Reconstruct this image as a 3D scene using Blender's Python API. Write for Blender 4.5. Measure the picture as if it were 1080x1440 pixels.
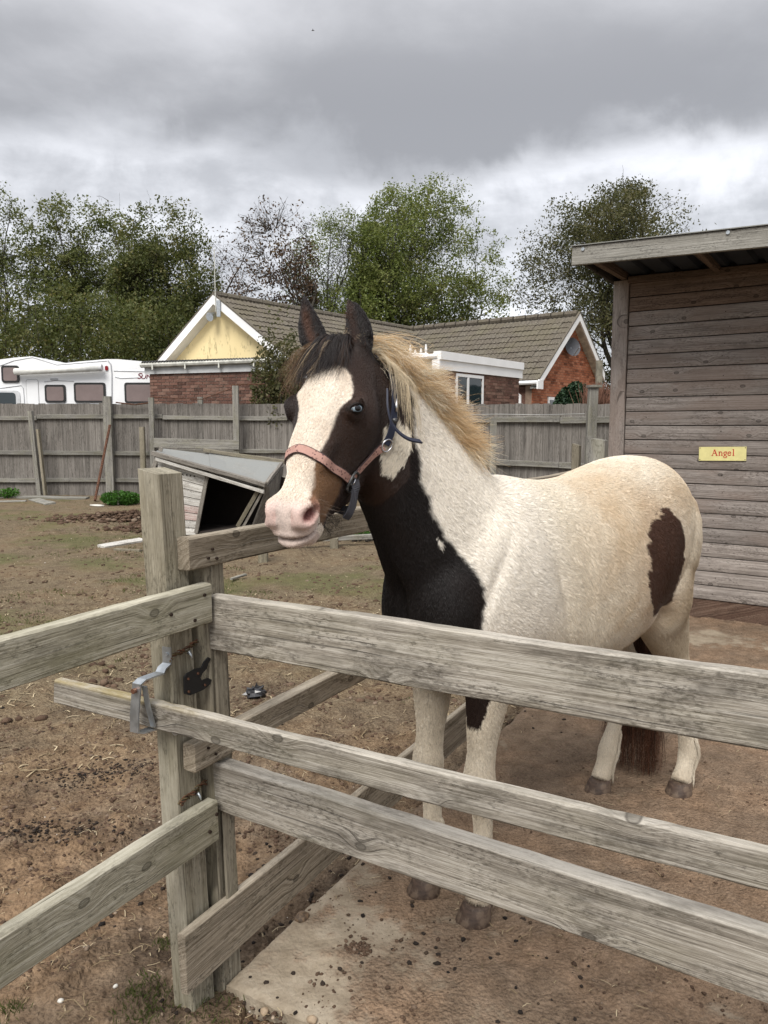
import bpy, math, random
import numpy as np
from mathutils import Matrix, Vector, Euler
R = math.radians
for o in list(bpy.data.objects): bpy.data.objects.remove(o)
S = bpy.context.scene
COL = S.collection
# ---------------------------------------------------------------- camera
H = 1.45; PITCH = 6.34; FPX = 1080.0
cam_d = bpy.data.cameras.new('camera'); cam = bpy.data.objects.new('camera', cam_d); COL.objects.link(cam)
cam_d.sensor_fit = 'VERTICAL'; cam_d.sensor_height = 36.0; cam_d.lens = 27.0
cam_d.clip_start = 0.05; cam_d.clip_end = 3000
cam.location = (0, 0, H); cam.rotation_euler = (R(90 - PITCH), 0, 0)
S.camera = cam
# ---------------------------------------------------------------- sky and sun
SUN_EL, SUN_AZ = 50.0, 200.0       # azimuth clockwise from +Y
w = bpy.data.worlds.new('World'); S.world = w; w.use_nodes = True
T = w.node_tree; T.nodes.clear()
def nd(t, typ, props=None, **ins):
    n = t.nodes.new(typ)
    for k, v in (props or {}).items(): setattr(n, k, v)
    for k, v in ins.items():
        s = n.inputs[int(k[1:])] if k[0] == 'i' and k[1:].isdigit() else n.inputs[k.replace('_', ' ')]
        if isinstance(v, bpy.types.NodeSocket): t.links.new(v, s)
        elif isinstance(v, bpy.types.Node): t.links.new(v.outputs[0], s)
        else: s.default_value = v
    return n
def mth(t, op, a, b=0.0, clamp=False):
    n = nd(t, 'ShaderNodeMath', {'operation': op, 'use_clamp': clamp}, i0=a, i1=b); return n.outputs[0]
def vmt(t, op, a, b=(0, 0, 0)):
    return nd(t, 'ShaderNodeVectorMath', {'operation': op}, i0=a, i1=b).outputs[0]
def noise(t, vec, scale, detail=4, rough=.55, dist=0, out=0, dim='3D'):
    return nd(t, 'ShaderNodeTexNoise', {'noise_dimensions': dim}, Vector=vec, Scale=scale, Detail=detail, Roughness=rough, Distortion=dist).outputs[out]
def smooth(t, x, a, b, lo=0., hi=1.):
    n = nd(t, 'ShaderNodeMapRange', {'interpolation_type': 'SMOOTHSTEP'}, i0=x, i1=a, i2=b, i3=lo, i4=hi); return n.outputs[0]
def lin(t, x, a, b, lo=0., hi=1.):
    n = nd(t, 'ShaderNodeMapRange', None, i0=x, i1=a, i2=b, i3=lo, i4=hi); return n.outputs[0]
def rgb4(c): return (c[0], c[1], c[2], 1)
def mixc(t, f, a, b, mode='MIX'):
    n = nd(t, 'ShaderNodeMix', {'data_type': 'RGBA', 'blend_type': mode})
    for i, v in ((0, f), (6, a), (7, b)):
        if isinstance(v, bpy.types.NodeSocket): t.links.new(v, n.inputs[i])
        else: n.inputs[i].default_value = rgb4(v) if isinstance(v, (tuple, list)) else v
    return n.outputs[2]
def ramp(t, x, stops, interp='LINEAR'):
    n = nd(t, 'ShaderNodeValToRGB', None, i0=x); cr = n.color_ramp; cr.interpolation = interp
    while len(cr.elements) < len(stops): cr.elements.new(.5)
    for e, (p, c) in zip(cr.elements, stops):
        e.position = p; e.color = rgb4(c) if isinstance(c, (tuple, list)) else (c, c, c, 1)
    return n.outputs[0]
def comb(t, x, y, z): return nd(t, 'ShaderNodeCombineXYZ', None, i0=x, i1=y, i2=z).outputs[0]
def sep(t, v):
    n = nd(t, 'ShaderNodeSeparateXYZ', None, i0=v); return n.outputs[0], n.outputs[1], n.outputs[2]

g = nd(T, 'ShaderNodeTexCoord').outputs['Generated']
dx, dy, dz = sep(T, g)
zc = mth(T, 'ADD', mth(T, 'MAXIMUM', dz, 0.0), .10)
pl = comb(T, mth(T, 'DIVIDE', dx, zc), mth(T, 'DIVIDE', dy, zc), 0.0)
nA = noise(T, pl, .62, 5, .52, .25)
nB = noise(T, vmt(T, 'ADD', pl, (7.3, 2.1, 0)), 1.7, 7, .58, .2)
nC = noise(T, vmt(T, 'ADD', vmt(T, 'MULTIPLY', pl, (.7, 1.6, 1)), (3.1, 9.7, 4)), .42, 3, .5, .2)
nD = noise(T, vmt(T, 'ADD', g, (1.7, 4.1, .3)), 7.0, 6, .6, .3)
edge = mth(T, 'ADD', dz, mth(T, 'MULTIPLY', mth(T, 'SUBTRACT', nA, .5), .30))
edge = mth(T, 'ADD', edge, mth(T, 'MULTIPLY', mth(T, 'SUBTRACT', nD, .5), .16))
deck = smooth(T, edge, .285, .355)                       # the dark cloud base begins about 18 degrees up
deck_l = mth(T, 'ADD', mth(T, 'MULTIPLY', nB, .30), mth(T, 'MULTIPLY', nC, .95))
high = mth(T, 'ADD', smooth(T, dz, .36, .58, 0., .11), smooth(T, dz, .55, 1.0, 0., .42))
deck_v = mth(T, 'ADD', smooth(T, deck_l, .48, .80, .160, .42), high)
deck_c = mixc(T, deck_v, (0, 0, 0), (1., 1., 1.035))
low_v = smooth(T, mth(T, 'ADD', mth(T, 'MULTIPLY', nD, .6), mth(T, 'MULTIPLY', nB, .5)), .40, .72, .24, .46)
low_c = mixc(T, low_v, (0, 0, 0), (.985, .995, 1.04))
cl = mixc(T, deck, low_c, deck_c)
nish = nd(T, 'ShaderNodeTexSky', {'sky_type': 'NISHITA', 'sun_disc': False, 'sun_elevation': R(SUN_EL), 'sun_rotation': R(SUN_AZ)})
bg1 = nd(T, 'ShaderNodeBackground', None, Color=nish.outputs[0], Strength=.1)
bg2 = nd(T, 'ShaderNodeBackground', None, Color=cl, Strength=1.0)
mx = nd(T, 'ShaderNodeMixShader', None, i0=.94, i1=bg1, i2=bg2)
wo = nd(T, 'ShaderNodeOutputWorld', None, Surface=mx)
sun_d = bpy.data.lights.new('sun', 'SUN'); sun_d.energy = 1.5; sun_d.angle = R(28); sun_d.color = (1, .965, .91)
sun = bpy.data.objects.new('sun', sun_d); COL.objects.link(sun)
az = R(SUN_AZ); el = R(SUN_EL)
sdir = Vector((math.sin(az) * math.cos(el), math.cos(az) * math.cos(el), math.sin(el)))
sun.rotation_euler = sdir.to_track_quat('Z', 'Y').to_euler(); sun.location = (0, 0, 30)
S.view_settings.view_transform = 'Standard'; S.view_settings.look = 'None'
S.view_settings.gamma = 1; S.view_settings.exposure = 1.30; S.view_settings.use_curve_mapping = False
S.cycles.max_bounces = 6; S.cycles.transparent_max_bounces = 12
S.cycles.use_denoising = True
# ---------------------------------------------------------------- helpers
def P(px, py, Y):
    """the point at distance Y (world y) on the sight line through a pixel of the 1080 x 1440 photograph"""
    u = (px - 540) / FPX; v = (py - 720) / FPX; c, s = math.cos(R(PITCH)), math.sin(R(PITCH))
    ry = c - v * s; rz = -s - v * c; k = Y / ry
    return Vector((u * k, Y, H + rz * k))
WM = {}                                   # world matrices of roots and parts
def reg(o, M, parent=None):
    o.parent = parent
    o.matrix_basis = (WM[parent].inverted() @ M) if parent is not None else M
    WM[o] = M; return o
def tag(o, label=None, cat=None, group=None, kind=None):
    if label: o['label'] = label
    if cat: o['category'] = cat
    if group: o['group'] = group
    if kind: o['kind'] = kind
    return o
def thing(name, label, cat, loc=(0, 0, 0), rz=0, group=None):
    o = bpy.data.objects.new(name, None); o.empty_display_size = .1; COL.objects.link(o)
    reg(o, Matrix.Translation(Vector(loc)) @ Matrix.Rotation(rz, 4, 'Z'))
    return tag(o, label, cat, group)
class MB:
    def __init__(s): s.v = []; s.f = []; s.n = 0
    def add(s, vs, fs):
        vs = [tuple(q) for q in vs]; s.v += vs; s.f += [tuple(i + s.n for i in q) for q in fs]; s.n += len(vs); return s
    def box(s, c, size, M=None):
        x, y, z = [d / 2 for d in size]; c = Vector(c)
        vs = [Vector((a * x, b * y, d * z)) for a in (-1, 1) for b in (-1, 1) for d in (-1, 1)]
        if M is not None: vs = [M @ q for q in vs]
        vs = [q + c for q in vs]
        return s.add(vs, [(0, 1, 3, 2), (4, 6, 7, 5), (0, 4, 5, 1), (2, 3, 7, 6), (0, 2, 6, 4), (1, 5, 7, 3)])
    def hexa(s, b, t):                     # bottom and top quads, same order
        return s.add(list(b) + list(t), [(3, 2, 1, 0), (4, 5, 6, 7), (0, 1, 5, 4), (1, 2, 6, 5), (2, 3, 7, 6), (3, 0, 4, 7)])
    def prism(s, poly, d):                 # polygon of points extruded by vector d
        n = len(poly); d = Vector(d); a = [Vector(q) for q in poly]; b = [q + d for q in a]
        fs = [tuple(range(n))[::-1], tuple(range(n, 2 * n))] + [(i, (i + 1) % n, n + (i + 1) % n, n + i) for i in range(n)]
        return s.add(a + b, fs)
    def tube(s, pts, rad, seg=8, cap=True, flat=1.0):
        pts = [Vector(q) for q in pts]; n = len(pts)
        rad = [rad] * n if not hasattr(rad, '__len__') else rad
        vs = []; up = None
        for i, p in enumerate(pts):
            d = (pts[min(i + 1, n - 1)] - pts[max(i - 1, 0)]).normalized()
            if up is None: up = Vector((0, 0, 1)) if abs(d.z) < .9 else Vector((1, 0, 0))
            sx = d.cross(up)
            if sx.length < 1e-5: sx = d.cross(Vector((0, 1, 0)))
            sx.normalize(); up = sx.cross(d).normalized()
            for k in range(seg):
                a = 2 * math.pi * k / seg; vs.append(p + (sx * math.cos(a) + up * math.sin(a) * flat) * rad[i])
        fs = [(i * seg + k, i * seg + (k + 1) % seg, (i + 1) * seg + (k + 1) % seg, (i + 1) * seg + k) for i in range(n - 1) for k in range(seg)]
        if cap: fs += [tuple(range(seg))[::-1], tuple((n - 1) * seg + k for k in range(seg))]
        return s.add(vs, fs)
    def mesh(s, name, mat=None, smooth=False):
        me = bpy.data.meshes.new(name); me.from_pydata(s.v, [], s.f); me.update()
        if mat: me.materials.append(mat)
        if smooth: me.shade_smooth()
        return me
    def build(s, name, mat, parent=None, M=None, smooth=False, center=True, **tg):
        """link as one object; its vertices are world points unless M is given"""
        if M is None:
            c = Vector(np.mean(np.array(s.v), axis=0)) if center else Vector((0, 0, 0))
            if parent is None and center: c.z = min(q[2] for q in s.v)
            M = Matrix.Translation(c); s.v = [tuple(Vector(q) - c) for q in s.v]
        o = bpy.data.objects.new(name, s.mesh(name, mat, smooth)); COL.objects.link(o)
        reg(o, M, parent); return tag(o, **tg)
def inst(name, me, M, parent=None, **tg):
    o = bpy.data.objects.new(name, me); COL.objects.link(o); reg(o, M, parent); return tag(o, **tg)
def frame(p0, p1, up=(0, 0, 1)):
    """matrix with X from p0 to p1, Z near up, origin p0"""
    x = (Vector(p1) - Vector(p0)).normalized(); y = Vector(up).cross(x).normalized(); z = x.cross(y)
    M = Matrix((x, y, z)).transposed().to_4x4(); M.translation = Vector(p0); return M
rng = np.random.default_rng(7)
def np_mesh(name, V, Fq, mat=None, smooth=False):
    """fast mesh from arrays; Fq is (n, k) faces of k corners each"""
    me = bpy.data.meshes.new(name); V = np.asarray(V, np.float32); Fq = np.asarray(Fq, np.int32); k = Fq.shape[1]
    me.vertices.add(len(V)); me.vertices.foreach_set('co', V.ravel())
    me.loops.add(Fq.size); me.loops.foreach_set('vertex_index', Fq.ravel())
    me.polygons.add(len(Fq)); me.polygons.foreach_set('loop_start', np.arange(0, Fq.size, k, dtype=np.int32))
    me.polygons.foreach_set('loop_total', np.full(len(Fq), k, np.int32))
    me.update(calc_edges=True)
    if mat: me.materials.append(mat)
    if smooth: me.shade_smooth()
    return me
_perm = np.random.default_rng(3).permutation(4096)
_val = np.random.default_rng(4).random(4096)
def vnoise(x, y, z=0.0):
    x = np.asarray(x, float); y = np.asarray(y, float); z = np.zeros_like(x) + z
    xi = np.floor(x).astype(int); yi = np.floor(y).astype(int); zi = np.floor(z).astype(int)
    fx, fy, fz = x - xi, y - yi, z - zi
    fx, fy, fz = [q * q * (3 - 2 * q) for q in (fx, fy, fz)]
    def h(a, b, c): return _val[_perm[(_perm[(_perm[a & 4095] + b) & 4095] + c) & 4095]]
    r = 0
    for a in (0, 1):
        for b in (0, 1):
            for c in (0, 1):
                r = r + h(xi + a, yi + b, zi + c) * (fx if a else 1 - fx) * (fy if b else 1 - fy) * (fz if c else 1 - fz)
    return r
def fbm(x, y, z=0.0, octv=4, gain=.5):
    r = 0; a = 1; t = 0
    for i in range(octv):
        r = r + a * vnoise(x * 2 ** i + 17.3 * i, y * 2 ** i + 5.1 * i, z * 2 ** i); t += a; a *= gain
    return r / t
def in_poly(x, y, poly):
    r = np.zeros(np.shape(x), bool); n = len(poly)
    for i in range(n):
        x0, y0, x1, y1 = poly[i][0], poly[i][1], poly[(i + 1) % n][0], poly[(i + 1) % n][1]
        if y0 == y1: continue
        c = ((y0 > y) != (y1 > y)) & (x < (x1 - x0) * (y - y0) / (y1 - y0) + x0); r ^= c
    return r
# ---------------------------------------------------------------- materials
MT = {}
def new_mat(name):
    m = bpy.data.materials.new(name); m.use_nodes = True; t = m.node_tree; t.nodes.clear()
    MT[name] = m; return m, t
def finish(t, col, rough=.7, bump=None, bd=.01, bs=.6, metal=0., spec=.3, **ex):
    b = nd(t, 'ShaderNodeBsdfPrincipled', None, **{'Base_Color': rgb4(col) if isinstance(col, tuple) else col, 'Roughness': rough, 'Metallic': metal, 'Specular_IOR_Level': spec})
    for k, v in ex.items():
        s = b.inputs[k.replace('_', ' ')]
        if isinstance(v, bpy.types.NodeSocket): t.links.new(v, s)
        else: s.default_value = v
    if bump is not None:
        bn = nd(t, 'ShaderNodeBump', None, Height=bump, Distance=bd, Strength=bs); t.links.new(bn.outputs[0], b.inputs['Normal'])
    nd(t, 'ShaderNodeOutputMaterial', None, Surface=b); return b
def wood(name, dark, mid, light, knots=True, green=0.0, rough=.85, gs=1.0, warm=None, crack=.75, bd=.004, stain=.35, edge=0., lichen=0.):
    """weathered timber: grain runs along the local X of each board"""
    m, t = new_mat(name)
    oc = nd(t, 'ShaderNodeTexCoord').outputs['Object']
    rnd = nd(t, 'ShaderNodeObjectInfo').outputs['Random']
    off = comb(t, mth(t, 'MULTIPLY', rnd, 37.), mth(t, 'MULTIPLY', rnd, 91.), mth(t, 'MULTIPLY', rnd, 53.))
    x, y, z = sep(t, oc)
    v0 = vmt(t, 'ADD', oc, off)
    warp = noise(t, vmt(t, 'MULTIPLY', v0, (1.6 * gs, 7 * gs, 7 * gs)), 1., 2, .45)
    q = mth(t, 'ADD', z, mth(t, 'MULTIPLY', y, .6))
    q = mth(t, 'ADD', q, mth(t, 'MULTIPLY', warp, .030 / gs))
    kn_dark = None
    if knots:
        vo = nd(t, 'ShaderNodeTexVoronoi', {'feature': 'F1', 'voronoi_dimensions': '2D'}, Vector=comb(t, mth(t, 'MULTIPLY', mth(t, 'ADD', x, mth(t, 'MULTIPLY', rnd, 37.)), 5.4 * gs), mth(t, 'ADD', mth(t, 'MULTIPLY', z, 8.5 * gs), mth(t, 'MULTIPLY', rnd, 53.)), 0.), Scale=1.)
        d = mth(t, 'ADD', vo.outputs['Distance'], mth(t, 'MULTIPLY', noise(t, v0, 60., 2), .03))
        pick = mth(t, 'GREATER_THAN', sep(t, vo.outputs['Color'])[0], .70)
        kb = mth(t, 'MULTIPLY', smooth(t, d, .0, .42, 1., 0.), pick)
        q = mth(t, 'ADD', q, mth(t, 'MULTIPLY', kb, .026 / gs))
        kn_dark = mth(t, 'MULTIPLY', mth(t, 'ADD', mth(t, 'MULTIPLY', smooth(t, d, .06, .10, 1., 0.), .75), mth(t, 'MULTIPLY', mth(t, 'MULTIPLY', smooth(t, d, .06, .085), smooth(t, d, .11, .085)), .8)), pick)
    gv = comb(t, mth(t, 'MULTIPLY', x, 1.6 * gs), mth(t, 'MULTIPLY', q, 190 * gs), mth(t, 'MULTIPLY', rnd, 40.))
    g1 = noise(t, gv, 1., 4, .62)
    gw = noise(t, comb(t, mth(t, 'MULTIPLY', x, .8 * gs), mth(t, 'MULTIPLY', q, 42 * gs), 7.), 1., 2, .5)
    fine = noise(t, vmt(t, 'MULTIPLY', v0, (14 * gs, 420 * gs, 420 * gs)), 1., 3, .65)
    blot = noise(t, vmt(t, 'MULTIPLY', v0, (4.5 * gs, 14 * gs, 14 * gs)), 1., 6, .68)
    spk = noise(t, vmt(t, 'MULTIPLY', v0, (60 * gs, 160 * gs, 160 * gs)), 1., 4, .7)
    gr = mth(t, 'ADD', mth(t, 'MULTIPLY', g1, .42), mth(t, 'ADD', mth(t, 'MULTIPLY', fine, .34), mth(t, 'MULTIPLY', gw, .24)))
    c = ramp(t, gr, [(.37, dark), (.48, mid), (.60, light)])
    c = mixc(t, smooth(t, blot, .45, .70, 0., stain), c, tuple(k * .6 for k in dark))
    c = mixc(t, smooth(t, blot, .25, .42, .40, 0.), c, light)
    pm_ = smooth(t, noise(t, vmt(t, 'MULTIPLY', v0, (7 * gs, 22 * gs, 22 * gs)), 1., 3, .6), .42, .62, .15, 1.)
    c = mixc(t, mth(t, 'MULTIPLY', smooth(t, spk, .50, .62, 0., .62), pm_), c, tuple(k * .45 for k in dark))
    c = mixc(t, mth(t, 'MULTIPLY', smooth(t, spk, .46, .36, 0., .35), pm_), c, light)
    if edge: c = mixc(t, mth(t, 'MULTIPLY', smooth(t, z, -.009, -.002), smooth(t, blot, .30, .60, edge, edge * .35)), c, tuple(min(1, k * 1.22) for k in light))
    if lichen: c = mixc(t, mth(t, 'MULTIPLY', mth(t, 'MULTIPLY', smooth(t, z, -.016, -.003), smooth(t, x, .62, .25)), smooth(t, blot, .36, .56, 0., lichen)), c, (.25, .185, .045))
    if warm: 
        wn = noise(t, vmt(t, 'MULTIPLY', v0, (1.7, 5, 5)), 1., 3, .5)
        c = mixc(t, smooth(t, wn, .45, .65, 0., .6), c, warm)
    if green:
        gn = noise(t, vmt(t, 'ADD', vmt(t, 'MULTIPLY', v0, (3, 10, 10)), (5, 5, 5)), 1., 5, .65)
        c = mixc(t, smooth(t, gn, .42, .68, 0., green), c, (.17, .16, .085))
    ck = smooth(t, noise(t, comb(t, mth(t, 'MULTIPLY', x, 1.8 * gs), mth(t, 'MULTIPLY', q, 150 * gs), 3.), 1., 2, .5), .655, .70, 0., crack)
    c = mixc(t, mth(t, 'MULTIPLY', ck, .75), c, tuple(k * .35 for k in dark))
    if kn_dark is not None: c = mixc(t, mth(t, 'MULTIPLY', kn_dark, .7), c, tuple(k * .45 for k in dark))
    tint = mth(t, 'ADD', .86, mth(t, 'MULTIPLY', rnd, .28))
    c = mixc(t, 1., c, nd(t, 'ShaderNodeCombineColor', None, i0=tint, i1=tint, i2=tint).outputs[0], 'MULTIPLY')
    hgt = mth(t, 'SUBTRACT', gr, ck)
    finish(t, c, rough, hgt, bd, .9, spec=.22); return m
WOOD_RAIL = wood('weathered grey rail timber', (.112, .096, .076), (.252, .225, .186), (.43, .40, .348), green=.14, stain=.7, edge=.6)
WOOD_SLIP = wood('lichened slip rail timber', (.112, .096, .076), (.252, .225, .186), (.43, .40, .348), green=.14, stain=.7, edge=.6, lichen=.6)
WOOD_GREEN = wood('algae tinted rail timber', (.13, .117, .083), (.265, .243, .18), (.42, .395, .32), green=.32, stain=.5, edge=.5)
WOOD_POST = wood('weathered post timber', (.115, .10, .070), (.245, .218, .160), (.385, .355, .28), knots=False, green=.15, gs=.9)
WOOD_BROWN = wood('brown old beam timber', (.095, .075, .052), (.215, .178, .130), (.345, .300, .235), green=.05, edge=.6)
WOOD_OLD = wood('dark split post timber', (.09, .078, .06), (.20, .175, .13), (.31, .28, .215), knots=False, green=.25)
WOOD_FENCE = wood('grey feather edge fence timber', (.082, .073, .064), (.165, .150, .134), (.26, .243, .22), gs=.55, stain=.6, knots=False)
WOOD_FPOST = wood('grey fence post timber', (.10, .095, .085), (.20, .19, .17), (.30, .29, .26), gs=.6, knots=False, green=.3)
WOOD_SHED = wood('weathered shiplap timber', (.095, .079, .068), (.215, .187, .167), (.34, .306, .28), gs=.8, warm=(.20, .155, .13))
WOOD_SHEDL = wood('pale lower shiplap timber', (.105, .087, .075), (.225, .195, .172), (.34, .305, .275), gs=.8)
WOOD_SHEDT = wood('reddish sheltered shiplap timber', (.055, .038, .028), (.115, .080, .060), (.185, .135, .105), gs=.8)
WOOD_FASCIA = wood('fascia timber', (.12, .115, .10), (.22, .21, .185), (.33, .32, .29), gs=.8)
def plain(name, col, rough=.6, metal=0., spec=.4, var=.12, sc=6., bump=0., **ex):
    m, t = new_mat(name)
    oc = nd(t, 'ShaderNodeTexCoord').outputs['Object']
    n = noise(t, oc, sc, 5, .6)
    c = mixc(t, smooth(t, n, .35, .7, 0., 1.), tuple(k * (1 - var) for k in col), tuple(min(1, k * (1 + var)) for k in col))
    finish(t, c, rough, n if bump else None, bump or .01, .5, metal, spec, **ex); return m
# ================================================================ ground
D = Vector((.874, -.486, 0)); A = Vector((.504, .864, 0))          # along the front boards; along the side fence
DS = Vector((.819, -.574, 0)); NS = Vector((.574, .819, 0))        # along the shed front; into the shed
SL0 = Vector((-.415, 1.865, 0))                                      # near left corner of the concrete pen floor
SLAB = [SL0, SL0 + D * 3.4, SL0 + D * 3.4 + Vector((1.2, 2.2, 0)), Vector((4.6, 4.9, 0)), Vector((2.05, 6.5, 0)), SL0 + A * 4.6]
def ground_z(x, y):
    r = np.hypot(x, y)
    big = (fbm(x * .25, y * .25, 3, 3) - .5) * .10
    mid = (fbm(x * 1.7, y * 1.7, 1, 4, .55) - .5) * .075
    lump = np.clip(fbm(x * 8, y * 8, 5, 3, .6) - .50, 0, 1) * .085
    fine = (fbm(x * 34, y * 34, 9, 3, .65) - .5) * .020
    fade = np.clip((9 - r) / 6, 0, 1)
    z = -.045 + big * np.clip(r / 6, .2, 1) + mid * np.clip(1.4 - r / 14, .3, 1) + (lump * (.45 + .55 * fade) + fine * fade)
    return z
def ground_h(x, y): return float(ground_z(np.array([float(x)]), np.array([float(y)]))[0])
def make_ground():
    th = np.concatenate([np.linspace(-180, -40, 60, endpoint=False), np.linspace(-40, 40, 560, endpoint=False), np.linspace(40, 180, 61)])
    th = np.radians(th[:-1]); nt = len(th)
    rr = np.concatenate([np.linspace(.15, 1.2, 14, endpoint=False), np.geomspace(1.2, 18, 560, endpoint=False), np.geomspace(18, 1500, 60)])
    Rr, Th = np.meshgrid(rr, th, indexing='ij')
    x = Rr * np.sin(Th); y = Rr * np.cos(Th); z = ground_z(x, y)
    z = np.where(Rr > 18, z * np.clip((40 - Rr) / 22, 0, 1) - .05 * np.clip((Rr - 18) / 22, 0, 1), z)
    ins = in_poly(x, y, SLAB); fr_ = (x - SL0.x) * .486 + (y - SL0.y) * .874; z = z - .026 * np.exp(-(fr_ / .12) ** 2) * (x > -.36) * (x < 3); z = np.where(ins, -.12, z)
    # soil banked against the slab's near edge and along the side fence
    V = np.stack([x, y, z], -1).reshape(-1, 3)
    n = len(rr); i = np.arange(n - 1)[:, None] * nt; j = np.arange(nt)[None, :]; j2 = (j + 1) % nt
    F = np.stack([i + j, i + nt + j, i + nt + j2, i + j2], -1).reshape(-1, 4)
    m, t = new_mat('paddock soil')
    po = nd(t, 'ShaderNodeNewGeometry').outputs['Position']
    X, Y, Z = sep(t, po)
    dist = nd(t, 'ShaderNodeVectorMath', {'operation': 'LENGTH'}, i0=po).outputs['Value']
    n1 = noise(t, po, 1.1, 6, .6); n2 = noise(t, po, 9., 6, .65); n3 = noise(t, po, 60., 4, .7); n4 = noise(t, vmt(t, 'ADD', po, (9, 3, 0)), .55, 4, .6)
    c = ramp(t, mth(t, 'ADD', mth(t, 'MULTIPLY', n2, .6), mth(t, 'MULTIPLY', n3, .4)), [(.30, (.042, .028, .018)), (.45, (.106, .075, .050)), (.60, (.198, .146, .100)), (.74, (.33, .257, .182))])
    pale = mixc(t, 1., c, (1.36, 1.24, 1.10), 'MULTIPLY')
    c = mixc(t, smooth(t, n1, .44, .60), c, pale)
    # trodden straw-coloured litter farther off
    lit = ramp(t, n3, [(.3, (.085, .060, .036)), (.5, (.16, .125, .078)), (.68, (.27, .225, .145))])
    c = mixc(t, mth(t, 'MULTIPLY', smooth(t, dist, 2.4, 5.0), smooth(t, n2, .32, .60, .25, .85)), c, lit)
    gm = mth(t, 'MULTIPLY', smooth(t, n4, .50, .62), smooth(t, dist, 3.4, 8.))
    c = mixc(t, mth(t, 'MULTIPLY', gm, smooth(t, n3, .35, .6, .15, .7)), c, (.085, .105, .03))
    wet = smooth(t, noise(t, vmt(t, 'ADD', po, (4, 4, 1)), 2.3, 5, .65), .54, .68, 0., .55)
    c = mixc(t, mth(t, 'MULTIPLY', wet, smooth(t, dist, 9., 3.)), c, (.030, .020, .014))
    vo = nd(t, 'ShaderNodeTexVoronoi', {'feature': 'F1'}, Vector=po, Scale=75.).outputs['Distance']
    hb = mth(t, 'ADD', mth(t, 'MULTIPLY', n2, .6), mth(t, 'ADD', mth(t, 'MULTIPLY', n3, .5), mth(t, 'MULTIPLY', vo, -.35)))
    finish(t, c, .92, hb, .035, .9, spec=.12)
    o = bpy.data.objects.new('ground', np_mesh('ground', V, F, m, True)); COL.objects.link(o); reg(o, Matrix()); tag(o, kind='structure')
make_ground()
def slab_dirt(x, y):
    """0 on clean concrete, 1 under trodden dirt"""
    s = (x - SL0.x) * D.x + (y - SL0.y) * D.y; q = (x - SL0.x) * A.x + (y - SL0.y) * A.y
    n = fbm(x * 3.4, y * 3.4, 2, 6, .68)
    m = (n - .5) * 1.9 + .60 + np.clip((s - .35) * .9, -.45, .4) + np.clip((q - .5) * 1.1, -.35, .55)
    sh = (x - 1.81) * NS.x + (y - 6.15) * NS.y                    # minus the distance in front of the shed wall
    m -= np.clip(1 - np.abs(sh + .62) / .55, 0, 1) * 1.15 * (x > 1.6)
    return np.clip(m, 0, 1)
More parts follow.
